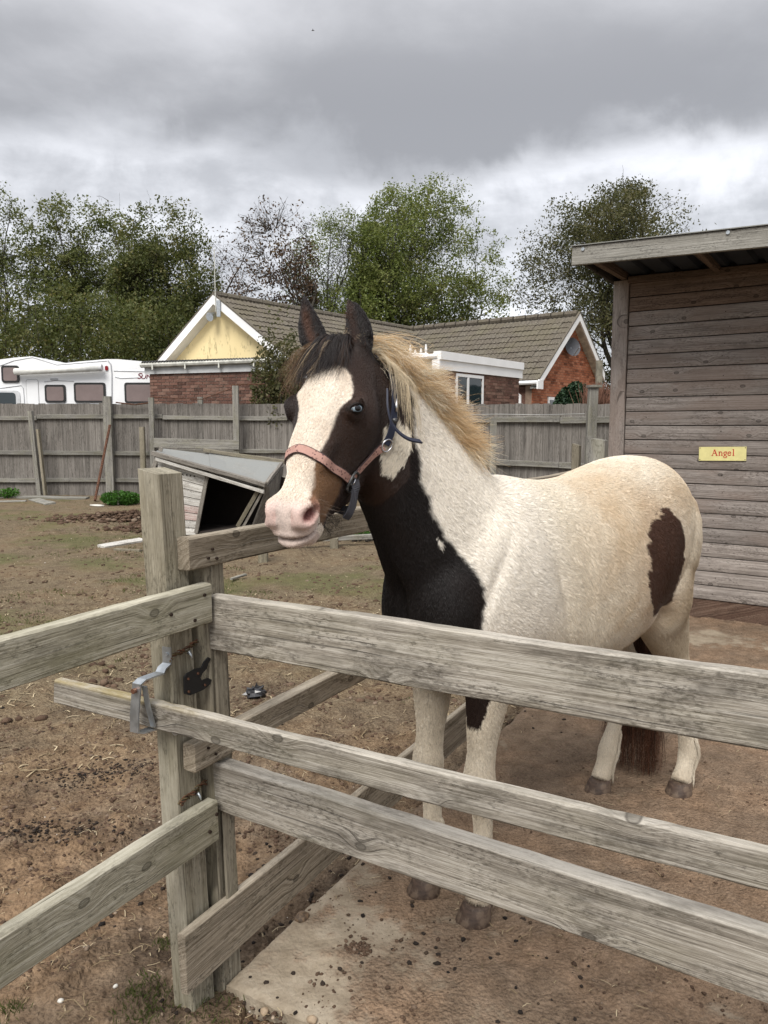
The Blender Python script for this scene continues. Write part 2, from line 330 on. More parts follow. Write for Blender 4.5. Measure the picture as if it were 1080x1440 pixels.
def make_slab():
    # a fine sheet over the polygon's bounding frame, kept where it lies inside
    nu, nv = 620, 620
    u = np.linspace(0, 1, nu) ** 1.25; v = np.linspace(0, 1, nv) ** 1.25
    c0, c1, c2, c3 = [np.array(q[:2]) for q in (SLAB[0], SLAB[1], SLAB[2] + Vector((1.3, 2.4, 0)), SLAB[5])]
    U, Vv = np.meshgrid(u, v, indexing='ij')
    W = (c0[:, None, None] * (1 - U) * (1 - Vv) + c1[:, None, None] * U * (1 - Vv) + c2[:, None, None] * U * Vv + c3[:, None, None] * (1 - U) * Vv)
    x, y = W; m = slab_dirt(x, y)
    z = m * (.004 + (fbm(x * 22, y * 22, 1, 4, .6)) * .016 + np.clip(fbm(x * 5, y * 5, 7, 3) - .5, 0, 1) * .05) + (fbm(x * 3, y * 3, 3, 2) - .5) * .006
    ed = np.minimum(U * 3.4, Vv * 4.0); ed2 = np.clip(1 - ed / .02, 0, 1); z -= ed2 ** 2 * .007
    wob = (fbm(x * 5, y * 5, 6, 4) - .5) * .018
    x = x + np.where(U == 0, wob, 0); y = y + np.where(Vv == 0, wob, 0)
    V = np.stack([x, y, z], -1).reshape(-1, 3); n0 = len(V)
    i = np.arange(nu - 1)[:, None] * nv; j = np.arange(nv - 1)[None, :]
    F = np.stack([i + j, i + nv + j, i + nv + j + 1, i + j + 1], -1).reshape(-1, 4)
    # skirts down the near and left edges
    e1 = np.arange(nu) * nv; e2 = np.arange(nv); sk = []; Vs = [V]
    for e in (e1, e2):
        tp_ = V[e].copy(); mi_ = tp_.copy(); mi_[:, 2] -= .03; mi_[:, :2] -= (fbm(tp_[:, 0] * 30, tp_[:, 1] * 30, 2, 3)[:, None] - .3) * .012 * np.array([-D.y, D.x]); b = mi_.copy(); b[:, 2] = -.13; st = sum(len(q) for q in Vs); n_ = len(e); Vs += [tp_, mi_, b]; k = np.arange(n_ - 1)
        sk += [np.stack([st + o_ + k, st + o_ + k + 1, st + o_ + n_ + k + 1, st + o_ + n_ + k], -1) for o_ in (0, n_)]
    V = np.concatenate(Vs); F = np.concatenate([F] + sk)
    me = np_mesh('pen_floor', V, F, None, True)
    at = me.attributes.new('dirt', 'FLOAT', 'POINT'); dm = np.concatenate([m.ravel(), np.zeros(len(V) - n0)]); at.data.foreach_set('value', dm.astype(np.float32))
    mt, t = new_mat('dirty concrete')
    po = nd(t, 'ShaderNodeNewGeometry').outputs['Position']
    dm = nd(t, 'ShaderNodeAttribute', {'attribute_name': 'dirt'}).outputs['Fac']
    n2 = noise(t, po, 14., 6, .65); n3 = noise(t, po, 90., 4, .7); n1 = noise(t, po, 2.2, 6, .62)
    cc = ramp(t, mth(t, 'ADD', mth(t, 'MULTIPLY', n2, .5), mth(t, 'MULTIPLY', n1, .5)), [(.32, (.165, .128, .088)), (.5, (.28, .232, .170)), (.66, (.40, .345, .268))])
    cc = mixc(t, smooth(t, n3, .55, .75, 0., .35), cc, (.14, .11, .085))
    n5 = noise(t, po, 320., 3, .7)
    dc = ramp(t, mth(t, 'ADD', mth(t, 'MULTIPLY', n2, .38), mth(t, 'ADD', mth(t, 'MULTIPLY', n3, .34), mth(t, 'MULTIPLY', n5, .28))), [(.32, (.058, .039, .025)), (.45, (.132, .093, .063)), (.58, (.220, .160, .111)), (.72, (.335, .256, .187))])
    dc = mixc(t, smooth(t, n1, .40, .64, 0., .6), dc, mixc(t, 1., dc, (1.55, 1.42, 1.3), 'MULTIPLY'))
    fac = smooth(t, mth(t, 'ADD', dm, mth(t, 'MULTIPLY', mth(t, 'SUBTRACT', n2, .5), 1.1)), .22, .62)
    c = mixc(t, fac, cc, dc)
    vo = nd(t, 'ShaderNodeTexVoronoi', {'feature': 'F1'}, Vector=po, Scale=95.).outputs['Distance']
    hb = mth(t, 'ADD', mth(t, 'ADD', mth(t, 'MULTIPLY', n2, .5), mth(t, 'MULTIPLY', n5, .18)), mth(t, 'MULTIPLY', mth(t, 'SUBTRACT', n3, vo), mth(t, 'ADD', .15, mth(t, 'MULTIPLY', fac, .5))))
    finish(t, c, .9, hb, .016, .85, spec=.15); me.materials.append(mt)
    o = bpy.data.objects.new('pen_floor', me); COL.objects.link(o); reg(o, Matrix()); tag(o, kind='structure')
make_slab()
# ================================================================ timber near the camera
def board(name, a, b, h, th, mat, parent, seg=36, wob=.0016, ch=.004, seed=0, taper=None, **tg):
    """a, b: ends of the upper edge of the face that is seen; thickness goes away from it (local +Y)"""
    a = Vector(a); b = Vector(b); L = (b - a).length; M = frame(a, b)
    prof = [(0, -ch), (ch, 0), (th - ch, 0), (th, -ch), (th, -h + ch), (th - ch, -h), (ch, -h), (0, -h + ch)]
    r = np.random.default_rng(seed + 11); n = seg + 1; V = []
    for i in range(n):
        x = L * i / seg
        for k, (y, z) in enumerate(prof):
            wy = (vnoise(x * 3 + seed * 7, k * .1, 2) - .5) * wob * 3 + (vnoise(x * 40 + seed, k * 3., 5) - .5) * wob
            wz = (vnoise(x * 2.2 + seed * 3, (z < -h / 2) * 5., 7) - .5) * wob * 4 + (vnoise(x * 30, k * 2. + seed, 1) - .5) * wob * 1.6
            xx = x + ((r.random() - .5) * .003 if i in (0, seg) else 0)
            V.append((xx, y + float(wy), z + float(wz)))
    F = [(i * 8 + k, i * 8 + (k + 1) % 8, (i + 1) * 8 + (k + 1) % 8, (i + 1) * 8 + k) for i in range(seg) for k in range(8)]
    F += [tuple(range(8))[::-1], tuple(seg * 8 + k for k in range(8))]
    me = bpy.data.meshes.new(name); me.from_pydata(V, [], [q[::-1] for q in F]); me.update(); me.materials.append(mat)
    return inst(name, me, M, parent, **tg)
def post(name, base, top, size, mat, parent, seed=0, seg=30, slope=.012, **tg):
    """four base corners and the shift of the top; grain along the post = local X"""
    b = [Vector(q) for q in base]; sh = Vector(top); c = sum(b, Vector()) / 4
    zt = sh.z; M = frame(c, c + Vector((sh.x, sh.y, zt - c.z)), up=(0, 1, 0)); Mi = M.inverted()
    V = []; n = seg + 1
    for i in range(n):
        f = i / seg
        for k in range(4):
            for s in (-1, 1):
                e = b[(k + s) % 4] - b[k]; q = b[k] + e.normalized() * .004
                p = q + Vector((sh.x, sh.y, 0)) * f; z = c.z + (zt - c.z) * f
                if i == seg: z += slope * (k in (0, 3)) - .003
                wv = Vector(((vnoise(z * 4 + seed, k * 2.) - .5) * .004 + (vnoise(z * 30 + seed, k * 3.) - .5) * .0015, (vnoise(z * 4 + seed + 50, k * 2.) - .5) * .004, 0))
                V.append(Mi @ (Vector((p.x, p.y, z)) + wv))
    F = [(i * 8 + k, i * 8 + (k + 1) % 8, (i + 1) * 8 + (k + 1) % 8, (i + 1) * 8 + k) for i in range(seg) for k in range(8)]
    F += [tuple(range(8))[::-1], tuple(seg * 8 + k for k in range(8))]
    me = bpy.data.meshes.new(name); me.from_pydata(V, [], F); me.update()
    import bmesh
    bm = bmesh.new(); bm.from_mesh(me); bmesh.ops.recalc_face_normals(bm, faces=bm.faces); bm.to_mesh(me); bm.free()
    me.materials.append(mat)
    return inst(name, me, M, parent, **tg)
M_NAIL = plain('dark rusty nail', (.03, .018, .012), .7, .3)
M_GALV = plain('galvanised steel', (.42, .45, .47), .42, .85, sc=30, var=.2)
M_BLACK = plain('black painted latch plate', (.012, .013, .014), .45, .2)
M_RUST = plain('rusty iron', (.10, .045, .025), .85, .2, sc=40, var=.5, bump=.003)
M_BRASSY = plain('tarnished hinge metal', (.15, .115, .06), .55, .7, sc=60, var=.5)
def nail(parent, p, n, r=.0034):
    n = Vector(n).normalized(); p = Vector(p)
    MB().tube([p - n * .004, p + n * .0015], r, 8).build('nail', M_NAIL, parent)
# the corner post with its second timber, and the side fence it carries
f1 = thing('side_fence', 'grey timber side fence with three rails running back from the gate post beside the pony', 'fence', (-.49, 1.84, -.05))
P1 = [(-.538, 1.821, -.09), (-.48, 1.79, -.09), (-.44, 1.858, -.09), (-.498, 1.889, -.09)]
post('post', P1, (-.047, 0, 1.342), 0, WOOD_POST, f1, seed=3)
c0 = Vector((-.438, 1.862, -.09)); sd = Vector((.058, -.031, 0))
c0b = c0 + A * .010; P2 = [c0b - sd * .7, c0b + sd * .25, c0b + sd * .25 + A * .07, c0b - sd * .7 + A * .07]
post('post', P2, (-.022, 0, 1.12), 0, WOOD_OLD, f1, seed=9, slope=0)
P2b = [c0b + sd * .25 + A * .012, c0b + sd * .36 + A * .012, c0b + sd * .36 + A * .055, c0b + sd * .25 + A * .055]
post('packing_batten', [Vector(q) + Vector((0, 0, .30)) for q in P2b], (-.018, 0, .93), 0, WOOD_OLD, f1, seed=5, slope=0)
pA = Vector((-.482, 1.772, 0))
def onA(t, z, off=0): q = pA + A * t + D * off; return (q.x, q.y, z)
board('rail', onA(.040, 1.186), onA(3.72, 1.187), .077, .038, WOOD_BROWN, f1, 60, seed=1)
board('rail', onA(.016, .690, .022), onA(3.72, .722, .022), .072, .038, WOOD_BROWN, f1, 60, seed=2)
board('bottom_board', onA(-.036, .226, .022), onA(3.72, .33, .022), .158, .024, WOOD_BROWN, f1, 60, seed=4)
for k, (t, z) in enumerate([(.10, 1.13), (.115, 1.150), (.13, 1.125), (.06, .665), (.085, .64)]): nail(f1, onA(t, z, .003 if z > 1 else .025), D)
q = pA + A * 3.70 - D * .05
e3 = [q, q + D * .09, q + D * .09 + A * .09, q + A * .09]
post('post', [(v.x, v.y, -.09) for v in e3], (0, 0, 1.365), 0, WOOD_FPOST, f1, seed=12, seg=8)
q2 = q - D * .13 + A * .02
post('post', [(v.x, v.y, -.09) for v in (q2, q2 + D * .05, q2 + D * .05 + A * .05, q2 + A * .05)], (0, 0, 1.33), 0, WOOD_OLD, f1, seed=13, seg=8)
# the left fence, two boards that come towards the camera
f2 = thing('left_fence', 'two weathered boards screwed across the gate post at left with green algae', 'fence', (-.62, 1.5, -.05))
pL = Vector((-.427, 1.845, 0))
def onL(t, z, off=0): q = pL + A * t + D * off; return (q.x, q.y, z)
board('board', onL(-1.5, 1.048, .002), onL(.004, 1.070, .002), .100, .034, WOOD_GREEN, f2, 50, seed=21)
board('board', onL(-1.5, .500, .014), onL(-.004, .516, .014), .103, .036, WOOD_GREEN, f2, 50, seed=22)
for t, z, o_ in [(-.02, 1.045, .004), (-.055, .99, .004), (-.13, 1.02, .004), (-.01, .485, .016), (-.035, .45, .016)]: nail(f2, onL(t, z, o_), D, .0042)
q = pL - A * 1.42 - D * .09
post('post', [(v.x, v.y, -.09) for v in (q, q + D * .07, q + D * .07 + A * .07, q + A * .07)], (0, 0, 1.25), 0, WOOD_POST, f2, seed=23, seg=8)
# the front fence
f3 = thing('front_fence', 'two wide silvery boards with knots across the front of the pony pen', 'fence', (.6, 1.3, -.05))
def onF(t, z, off=0): q = Vector((-.42, 1.86, 0)) + D * t + Vector((-.486, -.874, 0)) * off; return (q.x, q.y, z)
board('board', onF(-.036, 1.032), onF(2.6, 1.032), .137, .034, WOOD_RAIL, f3, 80, seed=31)
board('board', onF(-.020, .605), onF(2.6, .522), .128, .044, WOOD_RAIL, f3, 80, seed=33)
q = Vector(onF(2.25, 0, -.06)); 
post('post', [(v.x, v.y, -.09) for v in (q, q + D * .08, q + D * .08 + Vector((.039, .07, 0)), q + Vector((.039, .07, 0)))], (0, 0, 1.2), 0, WOOD_POST, f3, seed=34, seg=8)
# the slip rail held by a galvanised hook
def onR(t, z, off=0): q = Vector((-.5, 1.735, 0)) + Vector((.9, -.4359, 0)) * t + Vector((-.4359, -.9, 0)) * off; return (q.x, q.y, z)
rl = board('slip_rail', onR(-.378, .812), onR(2.3, .722), .068, .026, WOOD_SLIP, None, 80, seed=41)
tag(rl, 'long narrow slip rail with yellow lichen at its end resting in the steel hook', 'rail')
hk = thing('gate_hook', 'galvanised steel throw-over hook bolted to the gate post around the slip rail', 'gate hook', onR(-.10, .70))
def strap(pts, wid, dirw, th, name, mat, parent):
    """flat bar bent along pts, its width along dirw"""
    m = MB(); dirw = Vector(dirw).normalized(); pts = [Vector(q) for q in pts]; n = len(pts); V = []
    for i, p in enumerate(pts):
        d = ((pts[min(i + 1, n - 1)] - p).normalized() + (p - pts[max(i - 1, 0)]).normalized()).normalized(); nn = d.cross(dirw).normalized()
        V += [p - dirw * wid / 2 - nn * th / 2, p + dirw * wid / 2 - nn * th / 2, p + dirw * wid / 2 + nn * th / 2, p - dirw * wid / 2 + nn * th / 2]
    F = [(i * 4 + k, i * 4 + (k + 1) % 4, (i + 1) * 4 + (k + 1) % 4, (i + 1) * 4 + k) for i in range(n - 1) for k in range(4)] + [(3, 2, 1, 0), (n * 4 - 4, n * 4 - 3, n * 4 - 2, n * 4 - 1)]
    m.add(V, F); return m.build(name, mat, parent)
hx = -.058; rd = (.9, -.4359, 0)
fb = Vector(onR(hx + .035, .895)) + Vector((0, 1, 0)) * .049                 # on the post's face
strap([(fb.x, fb.y, .925), (fb.x, fb.y, .885), (fb.x - .01, fb.y - .008, .876)] + [onR(hx + .012, .868, -.02), onR(hx - .006, .862, .02)] + [onR(hx - .012, .853, .031), onR(hx - .02, .78, .034), onR(hx - .022, .735, .034)], .026, rd, .004, 'hook_strap', M_GALV, hk)
strap([onR(hx + .004, .848, .024), onR(hx + .006, .80, .018), onR(hx + .010, .745, .006)], .014, rd, .004, 'inner_strap', M_GALV, hk)
strap([onR(hx - .022, .737, .035), onR(hx - .016, .731, .02), onR(hx - .005, .730, -.03), onR(hx + .02, .735, -.048)], .024, rd, .004, 'lower_arm', M_GALV, hk)
b0 = Vector(onR(hx - .015, .838, .034)); MB().tube([b0, b0 + Vector((-.004, -.008, 0))], .0062, 10).build('bolt', plain('copper coloured bolt', (.30, .16, .11), .4, .8), hk)
b0 = Vector((fb.x, fb.y - .002, .908)); MB().tube([b0, b0 + Vector((-.001, -.004, 0))], .005, 6).build('bolt', M_GALV, hk)
b0 = Vector(onR(hx + .045, .725, -.045)); MB().tube([b0, b0 + Vector((-.008, -.016, 0))], .009, 12).build('bolt', M_GALV, hk)
# latch plate on the side of the gate post
lp = thing('latch_plate', 'black metal latch keep with a curled tongue on the side of the gate post', 'latch', (-.45, 1.83, .80))
lo = Vector((-.4860, 1.7900, .832)); la = A.copy()                         # local frame on the post's right face
def lpt(u, v): return lo + la * u + Vector((0, 0, v)) + D * .0045
out = [(0, .020), (.006, .027), (.022, .030), (.034, .028), (.040, .040), (.048, .047), (.053, .041), (.047, .031), (.044, .020), (.036, .014), (.031, .004), (.034, -.005), (.046, -.004), (.053, -.012), (.050, -.022), (.036, -.029), (.010, -.029), (0, -.020)]
MB().prism([lpt(u * 1.75, v * 1.02) for u, v in out], D * .004).build('latch_plate', M_BLACK, lp)
for u, v in [(.012, .014), (.012, -.018), (.068, -.018), (.045, .018)]: MB().tube([lpt(u, v) + D * .004, lpt(u, v) + D * .007], .0032, 8).build('screw', M_RUST, lp)
# twisted wire ties round the post above the two left boards
def wire_tie(z, lab):
    th = thing('wire_tie', lab, 'wire tie', (-.45, 1.81, z - .02)); r_ = np.random.default_rng(int(z * 100))
    u0 = Vector((-.487 - .035 * z, 1.795, z)); 
    for k in range(7):
        pts = []; ph = r_.random() * 6; fq = 7 + 9 * r_.random(); a_ = .002 + .004 * r_.random(); z0_ = r_.normal() * .003; s0_, s1_ = -.1 * r_.random(), 1.0 + .12 * r_.random()
        for i in range(22):
            f = s0_ + (s1_ - s0_) * i / 21; p = u0 + A * (f * .082) + D * (.008 + a_ * math.sin(f * fq + ph)) + Vector((0, 0, a_ * math.cos(f * fq + ph) + f * .016 + z0_)) + Vector(r_.normal(size=3)) * .0008
            pts.append(p)
        MB().tube(pts, .0015, 6).build('wire', M_BRASSY if k % 2 else M_RUST, th, smooth=True)
    p = u0 + A * .05 + D * .016
    MB().tube([p, p + Vector((.004, -.004, .006)), p + Vector((.009, -.006, -.004)), p + Vector((.011, -.008, -.010))], [.004, .0045, .003, .001], 6).build('wire_end', M_GALV, th, smooth=True)
wire_tie(.898, 'frayed rusty wire tie round the gate post above the steel hook')
wire_tie(.535, 'frayed rusty wire tie round the gate post just above the lowest left board')
# ================================================================ field shelter
W0 = Vector((1.81, 6.15, 0))
sh = thing('field_shelter', 'weathered brown shiplap field shelter with an overhanging roof behind the pony', 'shed', W0)
M_SHEET = plain('dark blue grey roof sheet', (.035, .042, .055), .5, .3, sc=3, var=.25)
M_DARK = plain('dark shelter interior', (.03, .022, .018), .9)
def onW(s, z, off=0): q = W0 + DS * s - NS * off; return Vector((q.x, q.y, z))
PL = 2.5
def plank(s0, s1, z, h, mat, seed, side=None):
    r = np.random.default_rng(seed); n = 12; V = []
    for i in range(n + 1):
        s = s0 + (s1 - s0) * i / n; w1 = float(vnoise(s * 2 + seed * 5, 1.) - .5) * .009; w2 = float(vnoise(s * 3 + seed * 9, 4.) - .5) * .004
        for off, zz in ((.012, z + .004 + w1), (.010, z - .001), (.000, z), (.0015, z + h), (.008, z + h - .004 + w2), (.0145, z + h * .25)):
            V.append(Vector((s - s0, -off, zz - z)))
    F = [(i * 6 + k, (i + 1) * 6 + k, (i + 1) * 6 + (k + 1) % 6, i * 6 + (k + 1) % 6) for i in range(n) for k in range(6)] + [tuple(range(6)), tuple(n * 6 + k for k in range(6))[::-1]]
    me = bpy.data.meshes.new('plank'); me.from_pydata(V, [], F); me.update(); me.materials.append(mat)
    a = onW(s0, z); x = DS; M = Matrix((x, NS, Vector((0, 0, 1)))).transposed().to_4x4(); M.translation = a
    return inst('plank', me, M, sh)
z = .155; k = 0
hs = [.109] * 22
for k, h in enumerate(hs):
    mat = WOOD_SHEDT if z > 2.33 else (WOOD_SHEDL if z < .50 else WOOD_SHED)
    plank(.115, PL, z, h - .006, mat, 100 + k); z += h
ztop = z
mb = MB(); 
mb.hexa([onW(.02, .0, -.03), onW(PL, .0, -.03), onW(PL, .0, -.05), onW(.02, .0, -.05)], [onW(.02, 2.7, -.03), onW(PL, 2.7, -.03), onW(PL, 2.7, -.05), onW(.02, 2.7, -.05)])
mb.build('lining', M_DARK, sh)
mb = MB(); mb.hexa([onW(.10, -.05, .004), onW(PL, -.05, .004), onW(PL, -.05, -.028), onW(.10, -.05, -.028)], [onW(.10, .148, .004), onW(PL, .148, .004), onW(PL, .148, -.028), onW(.10, .148, -.028)])
mb.build('sill_beam', wood('damp sill timber', (.035, .02, .014), (.085, .05, .035), (.16, .11, .08)), sh)
def upright(s0, s1, o0, o1, z0, z1, name, mat):
    c = (onW(s0, 0, o0) + onW(s1, 0, o1)) / 2
    b = [onW(s0, z0, o0), onW(s1, z0, o0), onW(s1, z0, o1), onW(s0, z0, o1)]
    post(name, b, (0, 0, z1), 0, mat, sh, seed=int(z1 * 10), seg=10, slope=0)
upright(-.012, .108, .026, -.06, -.08, 2.575, 'corner_post', WOOD_SHED)
# left side and back, seen only from a step aside
for i in range(22):
    zz = .155 + i * .109
    mb = MB(); a = onW(-.01, zz, -.07); b = onW(-.01, zz, -2.2)
    mb.box((0, 0, 0), (2.13, .014, .103)); me = mb.mesh('plank', WOOD_SHED)
    M = frame(a, b); M = M @ Matrix.Translation((1.065, 0, .052)); inst('plank', me, M, sh)
mb = MB(); mb.hexa([onW(0, 0, -2.2), onW(PL, 0, -2.2), onW(PL, 0, -2.23), onW(0, 0, -2.23)], [onW(0, 2.5, -2.2), onW(PL, 2.5, -2.2), onW(PL, 2.5, -2.23), onW(0, 2.5, -2.23)]); mb.build('back_wall', WOOD_SHED, sh)
mb = MB(); mb.hexa([onW(PL, 0, .0), onW(PL + .03, 0, .0), onW(PL + .03, 0, -2.23), onW(PL, 0, -2.23)], [onW(PL, 2.6, .0), onW(PL + .03, 2.6, .0), onW(PL + .03, 2.6, -2.23), onW(PL, 2.6, -2.23)]); mb.build('side_wall', WOOD_SHED, sh)
# roof: fascia, left barge board, rafters, box-profile sheet
OV = .76; FL = Vector((1.326, 5.57, 0)); sL = (FL - W0).dot(DS)
a = onW(sL, 2.705, OV); b = onW(PL + .3, 2.625, OV)
board('fascia_board', a, b, .125, .03, WOOD_FASCIA, sh, 30, seed=51, wob=.001)
cp = MB(); cp.hexa([onW(sL - .01, 2.707, OV + .012), onW(PL + .3, 2.627, OV + .012), onW(PL + .3, 2.633, OV - .10), onW(sL - .01, 2.713, OV - .10)], [onW(sL - .01, 2.713, OV + .012), onW(PL + .3, 2.633, OV + .012), onW(PL + .3, 2.639, OV - .10), onW(sL - .01, 2.719, OV - .10)])
cp.build('roof_edge_trim', plain('pale roof edge flashing', (.22, .22, .20), .6, .2), sh)
board('barge_board', onW(sL + .03, 2.52, -2.35) , onW(sL + .03, 2.715, OV - .035), .11, .022, wood('dark barge timber', (.02, .018, .016), (.05, .045, .04), (.09, .08, .07)), sh, 10, seed=52)
for s in (sL + .11, .72, 1.36, 2.0, 2.6):
    zt = 2.70 - (s - sL) * .022
    board('rafter', onW(s, zt - .10, -2.2), onW(s, zt - .03, OV - .04), .075, .045, WOOD_SHEDT, sh, 4, seed=int(s * 50) + 3)
board('wall_plate', onW(.1, 2.60, .03), onW(PL, 2.57, .03), .05, .04, WOOD_SHEDT, sh, 6, seed=55)
def sheet():
    V = []; F = []; s = sL + .0; prof = []; top = 0
    while s < PL + .3:
        prof += [(s, 0), (s + .11, 0), (s + .13, .03), (s + .16, .03), (s + .18, 0)]; s += .19
    m = len(prof)
    for j, (o, dz) in enumerate(((OV - .005, 2.66), (0, 2.615), (-2.3, 2.44))):
        for s, hh in prof: V.append(onW(s, dz + hh - (s - sL) * .022, o))
    F = [(j * m + i, j * m + i + 1, (j + 1) * m + i + 1, (j + 1) * m + i) for j in range(2) for i in range(m - 1)]
    n = len(V); V2 = [q + Vector((0, 0, .004)) for q in V]
    mb = MB(); mb.add(V + V2, F + [tuple(i + n for i in f)[::-1] for f in F]); mb.build('roof_sheet', M_SHEET, sh)
sheet()
for s in (sL + .08, sL + 1.02): 
    p = onW(s, 2.68 - (s - sL) * .02, OV + .002); MB().tube([p, p - NS * .006], .012, 10).build('bolt', M_GALV, sh)
# nail heads in the planks, one small mesh shared
nm = MB().tube([(0, .002, 0), (0, -.003, 0)], .0035, 6).mesh('nail', M_NAIL)
zz = .155
for k, h in enumerate(hs):
    for s in (.30, .82, 1.24, 1.75):
        M = Matrix((DS, NS, Vector((0, 0, 1)))).transposed().to_4x4(); M.translation = onW(s + rng.normal() * .02, zz + h * .5 + rng.normal() * .012, .0125); inst('nail', nm, M, sh)
    zz += h
# name plaque
def wall_hit(px, py):
    d = P(px, py, 1.0) - Vector((0, 0, H)); k = (W0 - Vector((0, 0, H))).dot(NS) / d.dot(NS); return Vector((0, 0, H)) + d * k
pc = wall_hit(1016.5, 638); sg = thing('name_plaque', 'small yellow name plaque reading Angel in red screwed to the shiplap wall', 'sign', onW((pc - W0).dot(DS), pc.z - .055, .022))
Mw = Matrix((DS, NS, Vector((0, 0, 1)))).transposed().to_4x4(); Mw.translation = onW((pc - W0).dot(DS), pc.z, .0195)
Mw = Mw @ Matrix.Rotation(R(-1.2), 4, 'Y')
pm = plain('pale yellow enamel', (.66, .60, .27), .35, 0, var=.06, sc=20)
pb = MB().box((0, 0, 0), (.325, .004, .102)).mesh('plaque_board', pm); inst('plaque_board', pb, Mw, sg)
def text_mesh(body, size, ext, name, mat, shear=0, sp=1.0):
    cu = bpy.data.curves.new(name, 'FONT'); cu.body = body; cu.size = size; cu.extrude = ext; cu.align_x = 'CENTER'; cu.align_y = 'CENTER'; cu.shear = shear; cu.space_character = sp
    o = bpy.data.objects.new(name, cu); COL.objects.link(o); bpy.context.view_layer.update()
    me = bpy.data.meshes.new_from_object(o.evaluated_get(bpy.context.evaluated_depsgraph_get())); bpy.data.objects.remove(o); me.name = name
    me.materials.clear(); me.materials.append(mat); return me
M_RED = plain('red lettering', (.50, .05, .03), .5, var=.05)
# serif letters, drawn as thin strokes 4 mm high relief
def letters():
    mb = MB(); T_ = .0105
    def st(x0, z0, x1, z1, w_=.0055):
        d = Vector((x1 - x0, 0, z1 - z0)); n = Vector((-d.z, 0, d.x)).normalized() * w_ / 2; a = Vector((x0, 0, z0)); b = Vector((x1, 0, z1))
        mb.prism([a - n, b - n, b + n, a + n], (0, -.0015, 0))
    def arc(cx, cz, rx, rz, a0, a1, w_=.0055, n=12):
        for i in range(n):
            p = R(a0 + (a1 - a0) * i / n); q = R(a0 + (a1 - a0) * (i + 1) / n); st(cx + rx * math.cos(p), cz + rz * math.sin(p), cx + rx * math.cos(q), cz + rz * math.sin(q), w_)
    h = .044; x = .028
    st(-.074, 0, -.060, h, .004); st(-.060, h, -.043, 0, .008); st(-.068, .016, -.049, .016, .004); st(-.080, 0, -.067, 0, .004); st(-.051, 0, -.036, 0, .004)   # A
    st(-.026, 0, -.026, x, .007); st(-.008, 0, -.008, x * .7, .007); arc(-.017, x * .62, .009, .0105, 0, 180); st(-.032, 0, -.020, 0, .004); st(-.014, 0, -.002, 0, .004); st(-.031, x, -.024, x, .004)   # n
    arc(.014, .018, .009, .0095, 0, 360, .006); arc(.014, -.008, .011, .0075, 0, 360, .005); st(.008, .008, .011, -.001, .005); st(.020, .026, .027, .028, .005)   # g
    arc(.043, .014, .0105, .014, 20, 335, .006, 16); st(.033, .0165, .0535, .0165, .004)   # e
    st(.070, 0, .070, h + .002, .007); st(.063, 0, .077, 0, .004); st(.064, h + .001, .071, h + .001, .004)   # l
    return mb.mesh('lettering', M_RED)
inst('lettering', letters(), Mw @ Matrix.Translation((.006, -.002, -.013)), sg)
for u, v in ((-.155, .043), (.155, .043), (-.155, -.043), (.155, -.043)):
    inst('screw', nm, Mw @ Matrix.Translation((u, -.001, v)), sg)
# ================================================================ boundary fence of upright boards
def G(px, Y): return Vector(((px - 540) / FPX * Y * 1.0, Y, 0))
bf = thing('boundary_fence', 'long grey feather edge board fence across the back of the paddock', 'fence', (-4, 16.5, -.05))
FA0, FA1, FB1 = Vector((-15.5, 16.7, 0)), Vector((-.9, 16.4, 0)), Vector((4.2, 11.2, 0))
_bm = {}
def fboard(w_, h_, k):
    if (w_, k) in _bm: return _bm[(w_, k)]
    r = np.random.default_rng(k + 5); mb = MB(); n = 4; V = []
    for i in range(n + 1):
        z = i / n * 1.0; o = (r.random() - .5) * .006; t_ = (r.random() - .5) * .004
        V += [(z, -w_ / 2 + t_, 0 + o), (z, w_ / 2 + t_, .006 + o), (z, w_ / 2 + t_, .016 + o), (z, -w_ / 2 + t_, .008 + o)]
    F = [(i * 4 + q, i * 4 + (q + 1) % 4, (i + 1) * 4 + (q + 1) % 4, (i + 1) * 4 + q) for i in range(n) for q in range(4)] + [(0, 1, 2, 3)[::-1], (n * 4, n * 4 + 1, n * 4 + 2, n * 4 + 3)]
    mb.add(V, F); _bm[(w_, k)] = mb.mesh('board', WOOD_FENCE); return _bm[(w_, k)]
def fence_run(a, b, h0, h1, wd, rails, rail_h=.085):
    d = (b - a).normalized(); L = (b - a).length; nrm = Vector((d.y, -d.x, 0))            # towards the paddock
    n = int(L / wd)
    for i in range(n):
        s = (i + .5) * wd; f = s / L; hh = h0 + (h1 - h0) * f + rng.normal() * .008; p = a + d * s - nrm * .03
        lean = rng.normal() * .003
        X = (Vector((0, 0, 1)) + d * lean).normalized(); Y = (-d + Vector((0, 0, 1)) * lean).normalized(); Z = X.cross(Y)
        M = Matrix((X * (hh + .1), Y, Z)).transposed().to_4x4(); M.translation = Vector((p.x, p.y, -.12))
        inst('board', fboard(round(wd * 1.24, 3), 0, int(rng.integers(0, 9))), M, bf)
    for z0, z1 in rails:
        k = 0
        while k < L:
            k2 = min(k + 2.7, L); zz = z0 + (z1 - z0) * k / L; j = rng.normal() * .012
            pa = a + d * k + nrm * .045 + Vector((0, 0, zz + j)); pb = a + d * (k2 - .01) + nrm * .045 + Vector((0, 0, zz + j + rng.normal() * .01))
            board('rail', pa, pb, rail_h, .07, WOOD_FPOST, bf, 5, seed=int(k * 10) + int(zz * 100), wob=.003); k = k2
fence_run(FA0, FA1, 1.965, 1.95, .118, [(1.70, 1.69), (.96, .95), (.36, .35)])
fence_run(FA1, FB1, 1.935, 1.80, .112, [(1.66, 1.60), (.9, .86)], .10)
